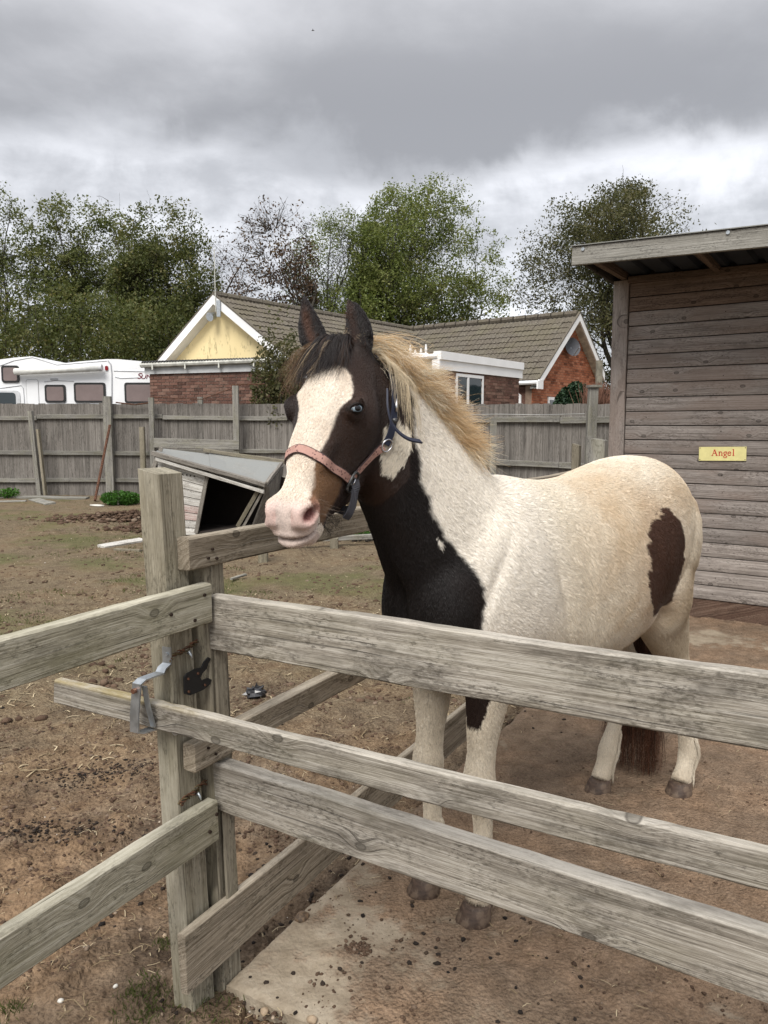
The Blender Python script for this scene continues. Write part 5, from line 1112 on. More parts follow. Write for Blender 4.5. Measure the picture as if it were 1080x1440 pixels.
# straw and bark shreds
def shreds(name, C, lmin, lmax, wid, mat, seed):
    r = np.random.default_rng(seed); n = len(C); a = r.random(n) * 6.28; L = (lmin + (lmax - lmin) * r.random(n) ** 2)[:, None] / 2
    d = np.stack([np.cos(a), np.sin(a), r.normal(size=n) * .12], -1); s = np.stack([-np.sin(a), np.cos(a), 0 * a], -1) * wid / 2; up = np.array([0, 0, .004]); b_ = s * (r.normal(size=n) * 9)[:, None]
    c = C + np.array([0, 0, .004]); V = np.stack([c - d * L - s, c - d * L + s, c + b_ * .4 + s + up, c + b_ * .4 - s + up, c + d * L + s, c + d * L - s], 1).reshape(-1, 3)
    k = np.arange(n)[:, None] * 6; F = np.concatenate([k + np.array([0, 3, 2, 1]), k + np.array([3, 5, 4, 2])])
    o = bpy.data.objects.new(name, np_mesh(name, V, F, mat)); COL.objects.link(o); reg(o, Matrix()); tag(o, kind='stuff')
M_STRAW, ts_ = new_mat('old straw'); _i = nd(ts_, 'ShaderNodeNewGeometry').outputs['Random Per Island']; finish(ts_, ramp(ts_, _i, [(0, (.10, .07, .04)), (.5, (.24, .18, .10)), (1, (.45, .37, .24))]), .8)
shreds('straw', scatter(9000, 41, 9, mask=.44), .010, .055, .0020, M_STRAW, 1)
shreds('far_straw', scatter(7000, 43, 14, mask=.42, r0=3.5), .03, .09, .006, M_STRAW, 3)
shreds('floor_straw', scatter(1600, 42, 5, True, .45), .01, .05, .002, M_STRAW, 2)
# grass blades in thin patches
def grass(name, C, h, wdt, seed):
    r = np.random.default_rng(seed); n = len(C); a = r.random(n) * 6.28; s = np.stack([np.cos(a), np.sin(a), 0 * a], -1) * wdt / 2; hh = h * (.4 + r.random(n))[:, None]
    l1 = r.normal(size=(n, 3)) * .3; l1[:, 2] = 1; V = np.stack([C - s, C + s, C + l1 * hh * .6 + s * .6, C + l1 * hh * np.array([1.5, 1.5, .95])], 1).reshape(-1, 3)
    o = bpy.data.objects.new(name, np_mesh(name, V, np.arange(4 * n, dtype=np.int32).reshape(-1, 4), L_GRASS)); COL.objects.link(o); reg(o, Matrix()); tag(o, kind='stuff')
C = scatter(90000, 51, 16.5, mask=.56, r0=3.6, f=.55); k = fbm(C[:, 0] * 4, C[:, 1] * 4, 3, 2) > .5; grass('grass', C[k], .022, .006, 1)
C = []
for (px, py, sp, n) in ((205, 1425, .07, 420), (230, 1340, .02, 90), (20, 1432, .03, 90), (290, 1436, .08, 160)):
    d = P(px, py, 1.) - Vector((0, 0, H)); q = Vector((0, 0, H)) + d * ((-.05 - H) / d.z); a = np.random.default_rng(px).normal(size=(n, 2)) * sp * .6 + np.array([q.x, q.y]); a = a[~in_poly(a[:, 0], a[:, 1], SLAB)]; C.append(np.concatenate([a, ground_z(a[:, 0], a[:, 1])[:, None]], 1))
grass('near_grass', np.concatenate(C), .015, .0022, 2)
# single lumps one can pick out
def lump(name, label, cat, px, py, size, mat, seed, z=None, asp=(1, .8, .7), rgh=0.):
    d = P(px, py, 1.) - Vector((0, 0, H)); z0 = 0 if z is None else z; q = Vector((0, 0, H)) + d * ((z0 - H) / d.z)
    if z is None and not in_poly(np.array([q.x]), np.array([q.y]), SLAB)[0]: q = Vector((0, 0, H)) + d * ((-.04 - H) / d.z); q.z = ground_h(q.x, q.y)
    r = np.random.default_rng(seed); V = []; F = []
    for i in range(9):
        for k in range(14):
            a, b = math.pi * i / 8, 2 * math.pi * k / 14; u = Vector((math.sin(a) * math.cos(b), math.sin(a) * math.sin(b), math.cos(a)))
            rr = .8 + .5 * float(fbm(u.x * 1.5 + seed, u.y * 1.5, u.z * 1.5, 3)) + rgh * (float(fbm(u.x * 4 + seed, u.y * 4, u.z * 4, 2)) - .5); V.append(Vector((u.x * asp[0], u.y * asp[1], u.z * asp[2])) * size / 2 * rr)
    F = [(i * 14 + k, (i + 1) * 14 + k, (i + 1) * 14 + (k + 1) % 14, i * 14 + (k + 1) % 14) for i in range(8) for k in range(14)]
    m = MB(); m.add(V, F); o = m.build(name, mat, None, Matrix.Translation((q.x, q.y, q.z + size * .25 * asp[2])) @ Matrix.Rotation(seed, 4, 'Z'), smooth=not rgh); tag(o, label, cat); return o
M_HORN = plain('brown hoof paring', (.13, .085, .05), .6, sc=60, var=.6, bump=.003); M_STONE = plain('pale stone', (.55, .53, .48), .7, sc=30, var=.2, bump=.002); M_STONEB = plain('tan stone', (.36, .27, .18), .7, sc=30, var=.25, bump=.002)
M_PLAS = plain('crumpled black plastic', (.012, .012, .014), .3, 0, .6)
lump('dung_ball', 'brown shell-like lump on the pale corner of the concrete floor', 'dung', 425, 1294, .040, M_HORN, 1, asp=(1.1, .9, .8))
0 and lump('dung_crumble', 'crumbled dark', 'dung', 502, 1352, .055, M_CLOD, 2, asp=(1.4, .9, .35))
lump('dung_crumble', 'small dark clod under the lowest front board right of the pony hooves', 'dung', 735, 1297, .028, M_DUNG, 3)
lump('pebble', 'yellowish pebble on the floor near the bottom edge beneath the hooves', 'pebble', 683, 1422, .017, M_STONEB, 4)
lump('pebble', 'round tan pebble beside the foot of the gate post', 'pebble', 232, 1320, .016, M_STONEB, 5)
lump('pebble', 'white crumbly stone at the bottom left on the soil', 'stone', 86 + 0, 1418, .016, M_STONE, 6)
lump('pebble', 'bright white stone on soil left of the gate post foot', 'stone', 163, 1399, .013, M_STONE, 7)
lump('pebble', 'tan stone half buried in front of the concrete edge', 'stone', 372, 1434, .024, M_STONEB, 8)
lump('pebble', 'tan stone with a pale top at the bottom edge beside the concrete', 'stone', 439, 1436, .026, M_STONEB, 9)
lump('plastic_scrap', 'crumpled black plastic scrap on the soil beyond the side rails', 'scrap', 358, 980, .10, M_PLAS, 10, asp=(1.1, .7, .75), rgh=2.2)
0 and lump('soil_heap', 'dark heap of dug soil before the nettle patch', 'soil heap', 205, 728, 1.1, M_CLOD, 11, asp=(1.6, .7, .22))
lump('white_rag', 'scrap of white litter at the foot of the rusty bar', 'litter', 137, 712, .24, M_STONE, 12, asp=(1.6, .6, .18))
# ================================================================ the pony
HO = Vector((.62, 2.56, 0)); HF = Vector((-.751, -.66, 0)).normalized(); HL = Vector((-HF.y, HF.x, 0))
HM = Matrix((HF, HL, Vector((0, 0, 1)))).transposed().to_4x4(); HM.translation = HO          # pony space: x forward, y its left, z up
HMi = HM.inverted()
# head frame: x = its right, y = out of the face, z = from muzzle to poll; origin at the poll
P0 = Vector((-.092, 1.955, 1.628)); _nh = Vector((-.451, -.892, 0)).normalized(); _al = R(35)
hY = (_nh * math.cos(_al) + Vector((0, 0, 1)) * math.sin(_al)).normalized(); hZ = (Vector((0, 0, 1)) * math.cos(_al) - _nh * math.sin(_al)).normalized(); hX = hY.cross(hZ)
HD = Matrix((hX, hY, hZ)).transposed().to_4x4(); HD.translation = P0; HDL = HMi @ HD         # head space to pony space
def hd(x, y, wv): return HDL @ Vector((x, y, -wv))
def loft(mb, rings, n=28):
    """rings: (centre, side vector, up vector, half width, half height up, half height down, squareness)"""
    V = []; 
    for c, u, v, hw, ht, hb, e in rings:
        for k in range(n):
            a = 2 * math.pi * k / n; ca, sa = math.cos(a), math.sin(a)
            px = math.copysign(abs(ca) ** e, ca) * hw; pz = math.copysign(abs(sa) ** e, sa) * (ht if sa > 0 else hb)
            V.append(Vector(c) + Vector(u) * px + Vector(v) * pz)
    m = len(rings); F = [(i * n + k, i * n + (k + 1) % n, (i + 1) * n + (k + 1) % n, (i + 1) * n + k) for i in range(m - 1) for k in range(n)]
    F += [tuple(range(n))[::-1], tuple((m - 1) * n + k for k in range(n))]
    mb.add(V, F)
def interp(keys, n):
    """Catmull-Rom through rows of numbers"""
    K = np.array(keys, float); K = np.concatenate([[2 * K[0] - K[1]], K, [2 * K[-1] - K[-2]]]); out = []
    m = len(K) - 3
    for i in range(m):
        for j in range(n if i < m - 1 else n + 1):
            t = j / n; p0, p1, p2, p3 = K[i:i + 4]; out.append(.5 * ((2 * p1) + (-p0 + p2) * t + (2 * p0 - 5 * p1 + 4 * p2 - p3) * t * t + (-p0 + 3 * p1 - 3 * p2 + p3) * t ** 3))
    return out
def ellip(mb, c, rx, ry, rz, rot=None, n=18):
    V = []; F = []
    for i in range(n // 2 + 1):
        a = math.pi * i / (n // 2)
        for k in range(n): b = 2 * math.pi * k / n; q = Vector((math.sin(a) * math.cos(b) * rx, math.sin(a) * math.sin(b) * ry, math.cos(a) * rz)); V.append((rot @ q if rot else q) + Vector(c))
    F = [(i * n + k, (i + 1) * n + k, (i + 1) * n + (k + 1) % n, i * n + (k + 1) % n) for i in range(n // 2) for k in range(n)]
    mb.add(V, F)
def build_body():
    mb = MB(); Yv, Zv = Vector((0, 1, 0)), Vector((0, 0, 1))
    # trunk: s, top, bottom, half width, height of the widest point (0..1 from the bottom)
    T_ = [(.765, 1.04, .90, .03, .5), (.75, 1.07, .84, .085, .45), (.70, 1.14, .77, .145, .45), (.60, 1.22, .71, .185, .45), (.48, 1.29, .685, .205, .45), (.38, 1.305, .675, .215, .45), (.26, 1.288, .668, .232, .45),
          (.12, 1.278, .655, .250, .44), (-.04, 1.288, .655, .258, .45), (-.18, 1.318, .675, .254, .48), (-.31, 1.342, .715, .242, .52), (-.41, 1.340, .775, .226, .55), (-.49, 1.306, .83, .198, .55), (-.555, 1.25, .87, .160, .55), (-.61, 1.17, .92, .115, .55), (-.645, 1.09, .98, .05, .5)]
    rings = []
    for s, tp_, bt, hw, wz in interp(T_, 4):
        zc_ = bt + (tp_ - bt) * wz; rings.append(((s, 0, zc_), Yv, Zv, hw, tp_ - zc_, zc_ - bt, .88))
    loft(mb, rings, 40)
    # neck
    NK = [(.40, 0, .98, .21, .19, .27), (.50, 0, 1.06, .175, .205, .27), (.60, -.002, 1.165, .135, .222, .235), (.69, -.004, 1.27, .108, .212, .192), (.775, -.006, 1.37, .090, .192, .160), (.850, -.01, 1.465, .079, .160, .140), (.905, -.013, 1.545, .070, .12, .125), (.938, -.015, 1.60, .055, .07, .09)]
    K = interp(NK, 4); rings = []
    for i, k in enumerate(K):
        a, b = Vector(K[max(i - 1, 0)][:3]), Vector(K[min(i + 1, len(K) - 1)][:3]); d = (b - a).normalized(); up = Vector((-d.z, 0, d.x))
        rings.append((Vector(k[:3]), Yv, up, k[3], k[4], k[5], .95))
    loft(mb, rings, 32)
    # head: w, dorsal, ventral, half width above, half width at the jaw
    HDK = [(-.035, .020, -.06, .040, .03), (-.015, .038, -.09, .060, .045), (.03, .052, -.125, .078, .052), (.08, .063, -.165, .088, .058), (.125, .068, -.205, .103, .066), (.165, .066, -.225, .107, .068), (.205, .060, -.232, .096, .062), (.25, .053, -.228, .077, .052), (.30, .046, -.205, .062, .044),
           (.35, .041, -.172, .052, .036), (.395, .038, -.132, .0465, .032), (.435, .036, -.104, .0485, .034), (.470, .028, -.094, .0510, .036), (.500, .008, -.082, .0465, .034), (.520, -.014, -.070, .037, .028), (.531, -.030, -.056, .020, .018)]
    n = 32; rings = []; V = []
    for w_, do, ve, hw, hj in interp(HDK, 4):
        if w_ > .3: w_ = .3 + (w_ - .3) * .95
        yc = do * .35 + ve * .30
        for k in range(n):
            a = 2 * math.pi * k / n; ca, sa = math.cos(a), math.sin(a)
            y = yc + (math.copysign(abs(sa) ** .9, sa)) * (do - yc if sa > 0 else yc - ve); f = np.clip((yc - y) / max(yc - ve, .001), 0, 1); wd = hw * (1 - f) + hj * f
            if sa > 0: wd = hw * (1 - .16 * sa ** 2)
            V.append(hd(math.copysign(abs(ca) ** .82, ca) * wd, y, w_))
    m = len(V) // n; F = [(i * n + k, i * n + (k + 1) % n, (i + 1) * n + (k + 1) % n, (i + 1) * n + k) for i in range(m - 1) for k in range(n)] + [tuple(range(n))[::-1], tuple((m - 1) * n + k for k in range(n))]
    mb.add(V, F)
    Rh = HDL.to_3x3()
    for sx in (-1, 1):
        ellip(mb, hd(sx * .050, -.115, .165), .030, .088, .090, Rh)                    # cheek
        ellip(mb, hd(sx * .088, .022, .172), .021, .024, .036, Rh)                    # orbit
        ellip(mb, hd(sx * .037, .000, .452), .026, .036, .048, Rh)                    # nostril wing
        ellip(mb, hd(sx * .024, -.042, .476), .024, .026, .032, Rh)
        ellip(mb, hd(sx * .045, .012, .265), .018, .020, .085, Rh)                    # facial crest
    ellip(mb, hd(0, -.036, .494), .034, .034, .030, Rh)                               # upper lip
    ellip(mb, hd(0, -.094, .462), .031, .019, .030, Rh)                              # lower lip and chin
    ellip(mb, hd(0, -.102, .43), .030, .022, .050, Rh)
    # ears: cupped leaves, thick at the base
    for sx in (-1, 1):
        for k in range(9):
            f = k / 8; 
            c = hd((-.042 - .010 * math.sin(f * 3) + .040 * f) if sx < 0 else (.066 + .010 * math.sin(f * 3) + .046 * f), .016 + .086 * f ** 1.3, .016 - .132 * f); wr = (.040 if sx < 0 else .036) * (math.sin(math.pi * min(.28 + f * .72, 1)) ** .95) + .0015
            if k == 0: er = []
            er.append((c, wr))
        rr = []
        for i, (c, wr) in enumerate(er):
            d = (er[min(i + 1, 8)][0] - er[max(i - 1, 0)][0]).normalized(); u = Rh @ Vector((1, .3, 0)); u = (u - d * u.dot(d)).normalized(); v = d.cross(u); rr.append((c, u, v, wr, .015 * (1 - .5 * i / 8) + wr * .14, .015 * (1 - .5 * i / 8) + wr * .14, 1.))
        loft(mb, rr, 18)
    # legs: x, y, z, half width across, half depth fore-aft
    def leg(keys, n=4):
        K = interp(keys, n); rings = []
        for i, k in enumerate(K):
            a, b = Vector(K[max(i - 1, 0)][:3]), Vector(K[min(i + 1, len(K) - 1)][:3]); d = (b - a).normalized(); u = Vector((0, 1, 0)); u = (u - d * u.dot(d)).normalized(); v = d.cross(u)
            if v.x < 0: v = -v
            rings.append((Vector(k[:3]), u, v, k[3], k[4], k[4], .95))
        loft(mb, rings, 22)
    def front(x0, y, xf, sg):
        leg([(x0 - .02, y * 1.15, .92, .07, .12), (x0 - .01, y * 1.15, .80, .070, .100), (x0, y * 1.08, .70, .058, .080), (x0 + .012, y * 1.02, .60, .046, .060), (x0 + .022, y, .50, .038, .046), (x0 + .030, y, .435, .046, .050), (x0 + .024, y, .385, .041, .043), (x0 + .012, y, .32, .027, .034), (x0 + .008, y, .22, .026, .033), (x0 + .004, y, .155, .035, .040),
             (x0 + .014, y, .105, .031, .034), (x0 + .024, y, .066, .037, .040), (x0 + .030, y, .052, .042, .046)])
    front(.515, .098, 0, 1); front(.53, -.098, 0, -1)
    def hind(hip, st, hk, ft, y):
        (xs, zs), (xh, zh), (xf, zf) = st, hk, ft
        leg([(hip + .03, y * 1.0, 1.02, .095, .17), (hip * .55 + xs * .45 + .02, y * 1.15, .90, .095, .165), (xs - .02, y * 1.15, .80, .085, .145), (xs * .62 + xh * .38, y * 1.12, .69, .066, .108), (xs * .3 + xh * .7, y * 1.05, .585, .047, .072), (xh, y, zh + .02, .038, .056), (xh + .008, y, zh - .045, .035, .046), (xh * .7 + xf * .3, y, zh * .62 + zf * .38, .027, .033), (xh * .25 + xf * .75, y, zh * .22 + zf * .78, .028, .034), (xf, y, zf, .036, .041),
             (xf + .018, y, zf - .052, .032, .035), (xf + .038, y, .066, .038, .041), (xf + .046, y, .052, .043, .048)])
        c = Vector((xh - .048, y, zh + .045)); ellip(mb, c, .022, .020, .045)
    hind(-.43, (-.39, .78), (-.600, .47), (-.690, .165), .108)
    hind(-.46, (-.36, .76), (-.60, .46), (-.47, .165), -.115)
    for sg in (-1, 1):
        ellip(mb, (-.38, sg * .155, .86), .12, .080, .17); ellip(mb, (-.445, sg * .108, 1.02), .155, .115, .23, Matrix.Rotation(R(-14), 3, 'Y'))
        ellip(mb, (.46, sg * .12, .98), .15, .088, .24, Matrix.Rotation(R(18), 3, 'Y')); ellip(mb, (.63, sg * .085, .93), .11, .085, .13)
    ellip(mb, (.10, 0, .80), .36, .225, .16)
    me = mb.mesh('body_raw'); o = bpy.data.objects.new('body_raw', me); COL.objects.link(o)
    md = o.modifiers.new('r', 'REMESH'); md.mode = 'VOXEL'; md.voxel_size = .0062; md.adaptivity = 0
    dg = bpy.context.evaluated_depsgraph_get(); dg.update(); bm_ = bpy.data.meshes.new_from_object(o.evaluated_get(dg)); bpy.data.objects.remove(o)
    nv = len(bm_.vertices); V = np.empty(nv * 3); bm_.vertices.foreach_get('co', V); V = V.reshape(-1, 3)
    E = np.empty(len(bm_.edges) * 2, np.int64); bm_.edges.foreach_get('vertices', E); E = E.reshape(-1, 2)
    deg = np.bincount(E.ravel(), minlength=nv)[:, None].astype(float)
    MHi = np.array(HDL.inverted())
    def tohead(V): return (V @ MHi[:3, :3].T) + MHi[:3, 3]
    q = tohead(V); wv = -q[:, 2]
    isear = (wv < -.008) & (np.abs(q[:, 0]) > .03)
    ishead = ((wv > .05) & (q[:, 1] > -.2) & (np.abs(q[:, 0]) < .14) & (wv < .6)).astype(float)
    lowleg = (V[:, 2] < .5)
    wt = np.where(isear, .10, np.where(ishead > 0, .28, np.where(lowleg, .5, 1.)))[:, None]
    def lap(V, it, f=.6, wt=wt):
        for _ in range(it):
            s = np.stack([np.bincount(E[:, 0], V[E[:, 1], k], nv) + np.bincount(E[:, 1], V[E[:, 0], k], nv) for k in range(3)], 1) / deg
            V = V + (s - V) * f * wt
        return V
    V = lap(V, 46)
    # normals
    Fq = np.empty(len(bm_.loops), np.int64); bm_.loops.foreach_get('vertex_index', Fq); Fq = Fq.reshape(-1, 4)
    def vnorm(V):
        fn = np.cross(V[Fq[:, 2]] - V[Fq[:, 0]], V[Fq[:, 3]] - V[Fq[:, 1]]); N = np.zeros_like(V)
        for k in range(4):
            for c in range(3): N[:, c] += np.bincount(Fq[:, k], fn[:, c], nv)
        return N / (np.linalg.norm(N, axis=1)[:, None] + 1e-12)
    N = vnorm(V); q = tohead(V); x, y, wv = q[:, 0], q[:, 1], -q[:, 2]; inh = (np.abs(x) < .16) & (wv > -.2) & (wv < .6)
    def gauss(cx, cy, cw, rx, ry, rw): return np.exp(-(((x - cx) / rx) ** 2 + ((y - cy) / ry) ** 2 + ((wv - cw) / rw) ** 2)) * inh
    disp = np.zeros(nv)
    for sx in (-1, 1):
        # nostril: a comma opening, rim raised round it
        r_ = np.sqrt(((y - .006 - (wv - .457) * .25) / .0165) ** 2 + ((wv - .457) / .0240) ** 2); sd_ = (x * sx > .018) & inh & (wv > .40)
        disp -= np.where(sd_, .024 * np.exp(-(r_ / .80) ** 4), 0); disp += np.where(sd_, .0045 * np.exp(-((r_ - 1.35) / .35) ** 2), 0)
        # eye socket, lids and the hollow above
        disp -= gauss(sx * .094, .020, .180, .03, .012, .016) * .010
        r_ = np.sqrt(((y - .020) / .016) ** 2 + ((wv - .180) / .020) ** 2); disp += np.where((x * sx > .05) & inh, .0035 * np.exp(-((r_ - 1.15) / .25) ** 2), 0)
        disp -= gauss(sx * .070, .040, .125, .03, .03, .03) * .004
        disp -= gauss(sx * .060, -.02, .29, .02, .03, .06) * .006
    # mouth line
    ml = -.026 + (np.minimum(wv, .512) - .503) * .74; m_ = np.exp(-((y - ml) / .0055) ** 2) * (wv > .425) * (wv < .56) * inh; disp -= m_ * .010 * np.clip((wv - .425) / .03, 0, 1); disp += np.exp(-((y - ml - .012) / .008) ** 2) * (wv > .45) * (wv < .56) * inh * .0025 + np.exp(-((y - ml + .014) / .009) ** 2) * (wv > .455) * (wv < .56) * inh * .003
    disp -= np.exp(-(x / .006) ** 2) * np.exp(-((wv - .508) / .02) ** 2) * (y < 0) * inh * .002
    # ear cups, facing forward and outwards
    for sx in (-1, 1):
        f = np.clip((-wv + .016) / .132, 0, 1); cx = (.042 + .010 * np.sin(f * 3) - .040 * f + .004) if sx < 0 else (-.066 - .010 * np.sin(f * 3) - .046 * f - .004)
        g_ = np.exp(-((x - cx) / (.0165 * np.sin(np.pi * np.clip(.3 + f * .66, 0, 1)) + .003)) ** 4) * (wv < -.006) * (wv > -.106) * inh * np.clip((-wv - .006) / .02, 0, 1) * np.clip((.106 + wv) / .02, 0, 1)
        fr = (N @ (np.array(HDL)[:3, :3] @ np.array([-.3, 1, 0]))) > .1; disp -= np.where(fr, g_ * .024, 0)
    V = V + N * disp[:, None]
    # body relief: shoulder edge, ribs, stifle fold, chest cleft, tendons
    X_, Y_, Z_ = V.T; sY = np.abs(Y_)
    def g2(cx, cz, rx, rz, ang=0): c_, s_ = math.cos(ang), math.sin(ang); u = (X_ - cx) * c_ + (Z_ - cz) * s_; v = -(X_ - cx) * s_ + (Z_ - cz) * c_; return np.exp(-(u / rx) ** 2 - (v / rz) ** 2) * (sY > .05)
    d2 = -g2(.325, .98, .022, .20, R(-16)) * .006 - g2(.40, .78, .07, .02) * .006 - g2(.57, 1.05, .02, .14, R(30)) * .005 - g2(-.28, .80, .06, .03, R(35)) * .010 + g2(.43, 1.0, .06, .17, R(-16)) * .005 - g2(-.50, .82, .02, .10, R(-10)) * .008
    d2 += np.where((np.abs(X_ - .02) < .25), np.cos(X_ * 70) * .0008 * np.exp(-((Z_ - 1.0) / .14) ** 2), 0)
    d2 -= np.exp(-(Y_ / .022) ** 2) * np.exp(-((Z_ - .95) / .13) ** 2) * (X_ > .60) * .016
    d2 = d2 * 1.7
    d2 += (fbm(X_ * 9, Y_ * 9, Z_ * 9, 3) - .5) * .004 * (Z_ > .5) * (~inh)
    V = V + N * d2[:, None]; V = lap(V, 1, .4)
    V[:, 2] = np.maximum(V[:, 2], .003)
    N = vnorm(V)
    me = np_mesh('body', V, Fq, None, True); return me, V, N, Fq, tohead
body_me, BV, BN, BF, tohead = build_body()
def coat_colour(V, seed=0):
    """hair colour over the body, from where on the animal a point lies"""
    X, Y, Z = V.T; q = tohead(V); hx, hy, w_ = q[:, 0], q[:, 1], -q[:, 2]
    n1 = fbm(X * 14, Y * 14, Z * 14, 4, .6); n2 = fbm(X * 45 + 3, Y * 45, Z * 45, 3, .6); n3 = fbm(X * 3.2 + 9, Y * 3.2, Z * 3.2 + 4, 3); jag = (n1 - .5) * .030 + (n2 - .5) * .022
    cream = np.array([.74, .675, .56]); tan = np.array([.58, .455, .31]); dirt = np.array([.40, .315, .21]); blk = np.array([.0085, .0062, .0055]); brn = np.array([.034, .015, .009])
    def mix(a, b, f): f = np.clip(f, 0, 1)[:, None]; return a * (1 - f) + b * f
    c = np.tile(cream, (len(V), 1))
    back = np.clip((Z - .80) / .3, 0, 1) * np.clip((.40 - X) / .35, 0, 1)
    c = mix(c, tan, back * np.clip((n3 - .38) * 3.6, 0, 1) * .75 + (n2 - .5) * .3 * back)
    n6 = fbm(X * 5 + 2, Y * 5, Z * 11 + X * 6, 4, .6); c = mix(c, tan * np.array([.98, .96, .92]), np.clip((n6 - .48) * 4.5, 0, 1) * np.clip((.30 - X) / .2, 0, 1) * np.clip((Z - .62) / .15, 0, 1) * .55); c = mix(c, np.array([.80, .75, .67]), np.clip((X - .28) / .12, 0, 1) * np.clip((Z - .7) / .2, 0, 1) * .8)
    c = mix(c, np.array([.42, .33, .225]), np.clip((-.30 - X) / .12, 0, 1) * np.clip((.98 - Z) / .15, 0, 1) * np.clip((Z - .32) / .15, 0, 1) * np.clip(n6 * 1.7 - .25, 0, 1) * .9)
    c = mix(c, tan, np.exp(-((X + .15) / .12) ** 2 - ((Z - .86) / .10) ** 2) * .55)            # stained flank
    c = mix(c, dirt, np.clip((.34 - X - .55) / .2, 0, 1) * np.clip((1.12 - Z) / .15, 0, 1) * np.clip((Z - .45) / .2, 0, 1) * (.35 + n1 * .5))
    c = mix(c, np.array([.46, .39, .29]), np.clip((.80 - Z) / .12, 0, 1) * (.25 + .5 * n1))
    c = mix(c, np.array([.33, .26, .18]), np.clip((.13 - Z) / .08, 0, 1) * (.3 + n1 * .7))
    # black front of the neck and chest
    zk = [.60, .72, .79, .839, .91, .968, 1.016, 1.07, 1.123, 1.193, 1.246, 1.315, 1.366, 1.435, 1.523, 1.60, 1.70]; sk = [.90, .80, .70, .645, .625, .612, .617, .638, .668, .716, .737, .775, .777, .787, .765, .78, .80]
    bd_ = np.interp(Z, zk, sk); black = np.clip((X - bd_ + jag) / .012, 0, 1) * np.clip((Z - .775 + jag * 2) / .03, 0, 1)
    def poly(px, pz, pts, jj=1.): return in_poly(px + jag * .7 * jj, pz + (n2 - .5) * .02 * jj, pts).astype(float)
    near = Y > 0
    black *= 1 - poly(X, Z, [(.835, 1.475), (.80, 1.44), (.806, 1.395), (.822, 1.362), (.848, 1.325), (.880, 1.335), (.888, 1.38), (.875, 1.45)], .8) * near
    black *= 1 - poly(X, Z, [(.728, 1.160), (.712, 1.145), (.716, 1.122), (.724, 1.140)], .4) * near
    hn_ = (fbm(X * 22, Y * 22 + 5, Z * 22, 3) - .5); hpoly = in_poly(X + hn_ * .06 + jag, Z + (n2 - .5) * .05 + hn_ * .05, HAUNCH).astype(float) * near; black = np.maximum(black, hpoly)
    black = np.maximum(black, poly(X, Z, [(.555, .80), (.64, .80), (.62, .70), (.60, .63), (.590, .60), (.578, .60), (.570, .64), (.560, .70)], .5) * near * (Y > .06) * (Z < .80))
    bb = mix(np.tile(blk, (len(V), 1)), brn, np.clip((n3 - .52) * 3, 0, 1) * .4); hb = hpoly; bb = mix(bb, np.array([.065, .030, .018]), hb * np.clip(.2 + n3 * 1.1 + n1 * .4, 0, 1)); c = mix(c, np.array([.36, .22, .13]), np.exp(-((X + .19) / .13) ** 2 - ((Z - .99) / .21) ** 2) * near * np.clip(n1 * 1.6 - .25, 0, 1) * .8)
    c = c * (1 - black[:, None]) + bb * black[:, None]
    # head
    HM_ = (w_ > -.17) & (w_ < .6) & (np.abs(hx) < .17) & (hy > -.24) & (X > .80) & ((w_ > .02) | (hy > -.06)) & ((hy > -.10 - np.clip(w_, 0, .2) * .7) | (w_ > .2))
    dk = mix(np.tile(np.array([.0095, .0068, .006]), (len(V), 1)), np.array([.040, .019, .011]), np.clip(.15 + (n3 - .45) * 3 + .7 * np.exp(-((w_ - .19) / .05) ** 2 - ((hy + .03) / .06) ** 2) + .6 * np.exp(-((w_ - .30) / .06) ** 2), 0, 1) * .8)
    xl = np.interp(w_, [.06, .083, .10, .128, .166, .193, .221, .248, .282, .315, .348, .397, .43, .45], [.02, -.045, -.062, -.073, -.087, -.066, -.056, -.051, -.047, -.041, -.037, -.041, -.054, -.075])
    xr = np.interp(w_, [.06, .083, .10, .125, .161, .195, .227, .25, .28, .34], [-.01, .045, .062, .082, .066, .047, .045, .058, .080, .12])
    jg = jag * .35
    bl = np.clip((hx - xl + jg) / .005, 0, 1) * np.clip((xr - hx + jg) / .005, 0, 1) * np.clip((w_ - .068 + jag * .8) / .012, 0, 1) * ((hy > -.012) | ((hx > 0) & (hy > -.05)) | (w_ > .43))
    fw = mix(np.tile(np.array([.72, .64, .54]), (len(V), 1)), np.array([.62, .51, .40]), np.clip((n1 - .45) * 2, 0, .6))
    tn = np.clip((w_ - .315 + jg) / .012, 0, 1) * np.clip((.470 + hy * .25 - w_ + jg) / .008, 0, 1) * np.clip((hy + .100 + jag) / .02, 0, 1) * (hx < -.01)
    dk = mix(dk, np.array([.20, .105, .048]), tn * (.55 + n1 * .6))
    dk = mix(dk, np.array([.04, .03, .026]), np.exp(-((w_ - .455) / .016) ** 2 - ((hy + .062) / .018) ** 2) * (hx < 0))
    hc = dk * (1 - bl[:, None]) + fw * bl[:, None]
    pk = np.clip((w_ - .425 + jag * 1.2 - np.abs(hx) * .15) / .03, 0, 1) * np.clip(bl + (w_ > .462), 0, 1) * (hy > -.075) + ((w_ > .455) & (hy <= -.07)) * 1.
    pink = mix(np.tile(np.array([.60, .49, .43]), (len(V), 1)), np.array([.46, .38, .34]), np.clip((n1 - .5) * 4, 0, .7)); pink = mix(pink, np.array([.66, .54, .46]), np.clip((n3 - .5) * 3, 0, 1))
    hc = hc * (1 - np.clip(pk, 0, 1)[:, None]) + pink * np.clip(pk, 0, 1)[:, None]
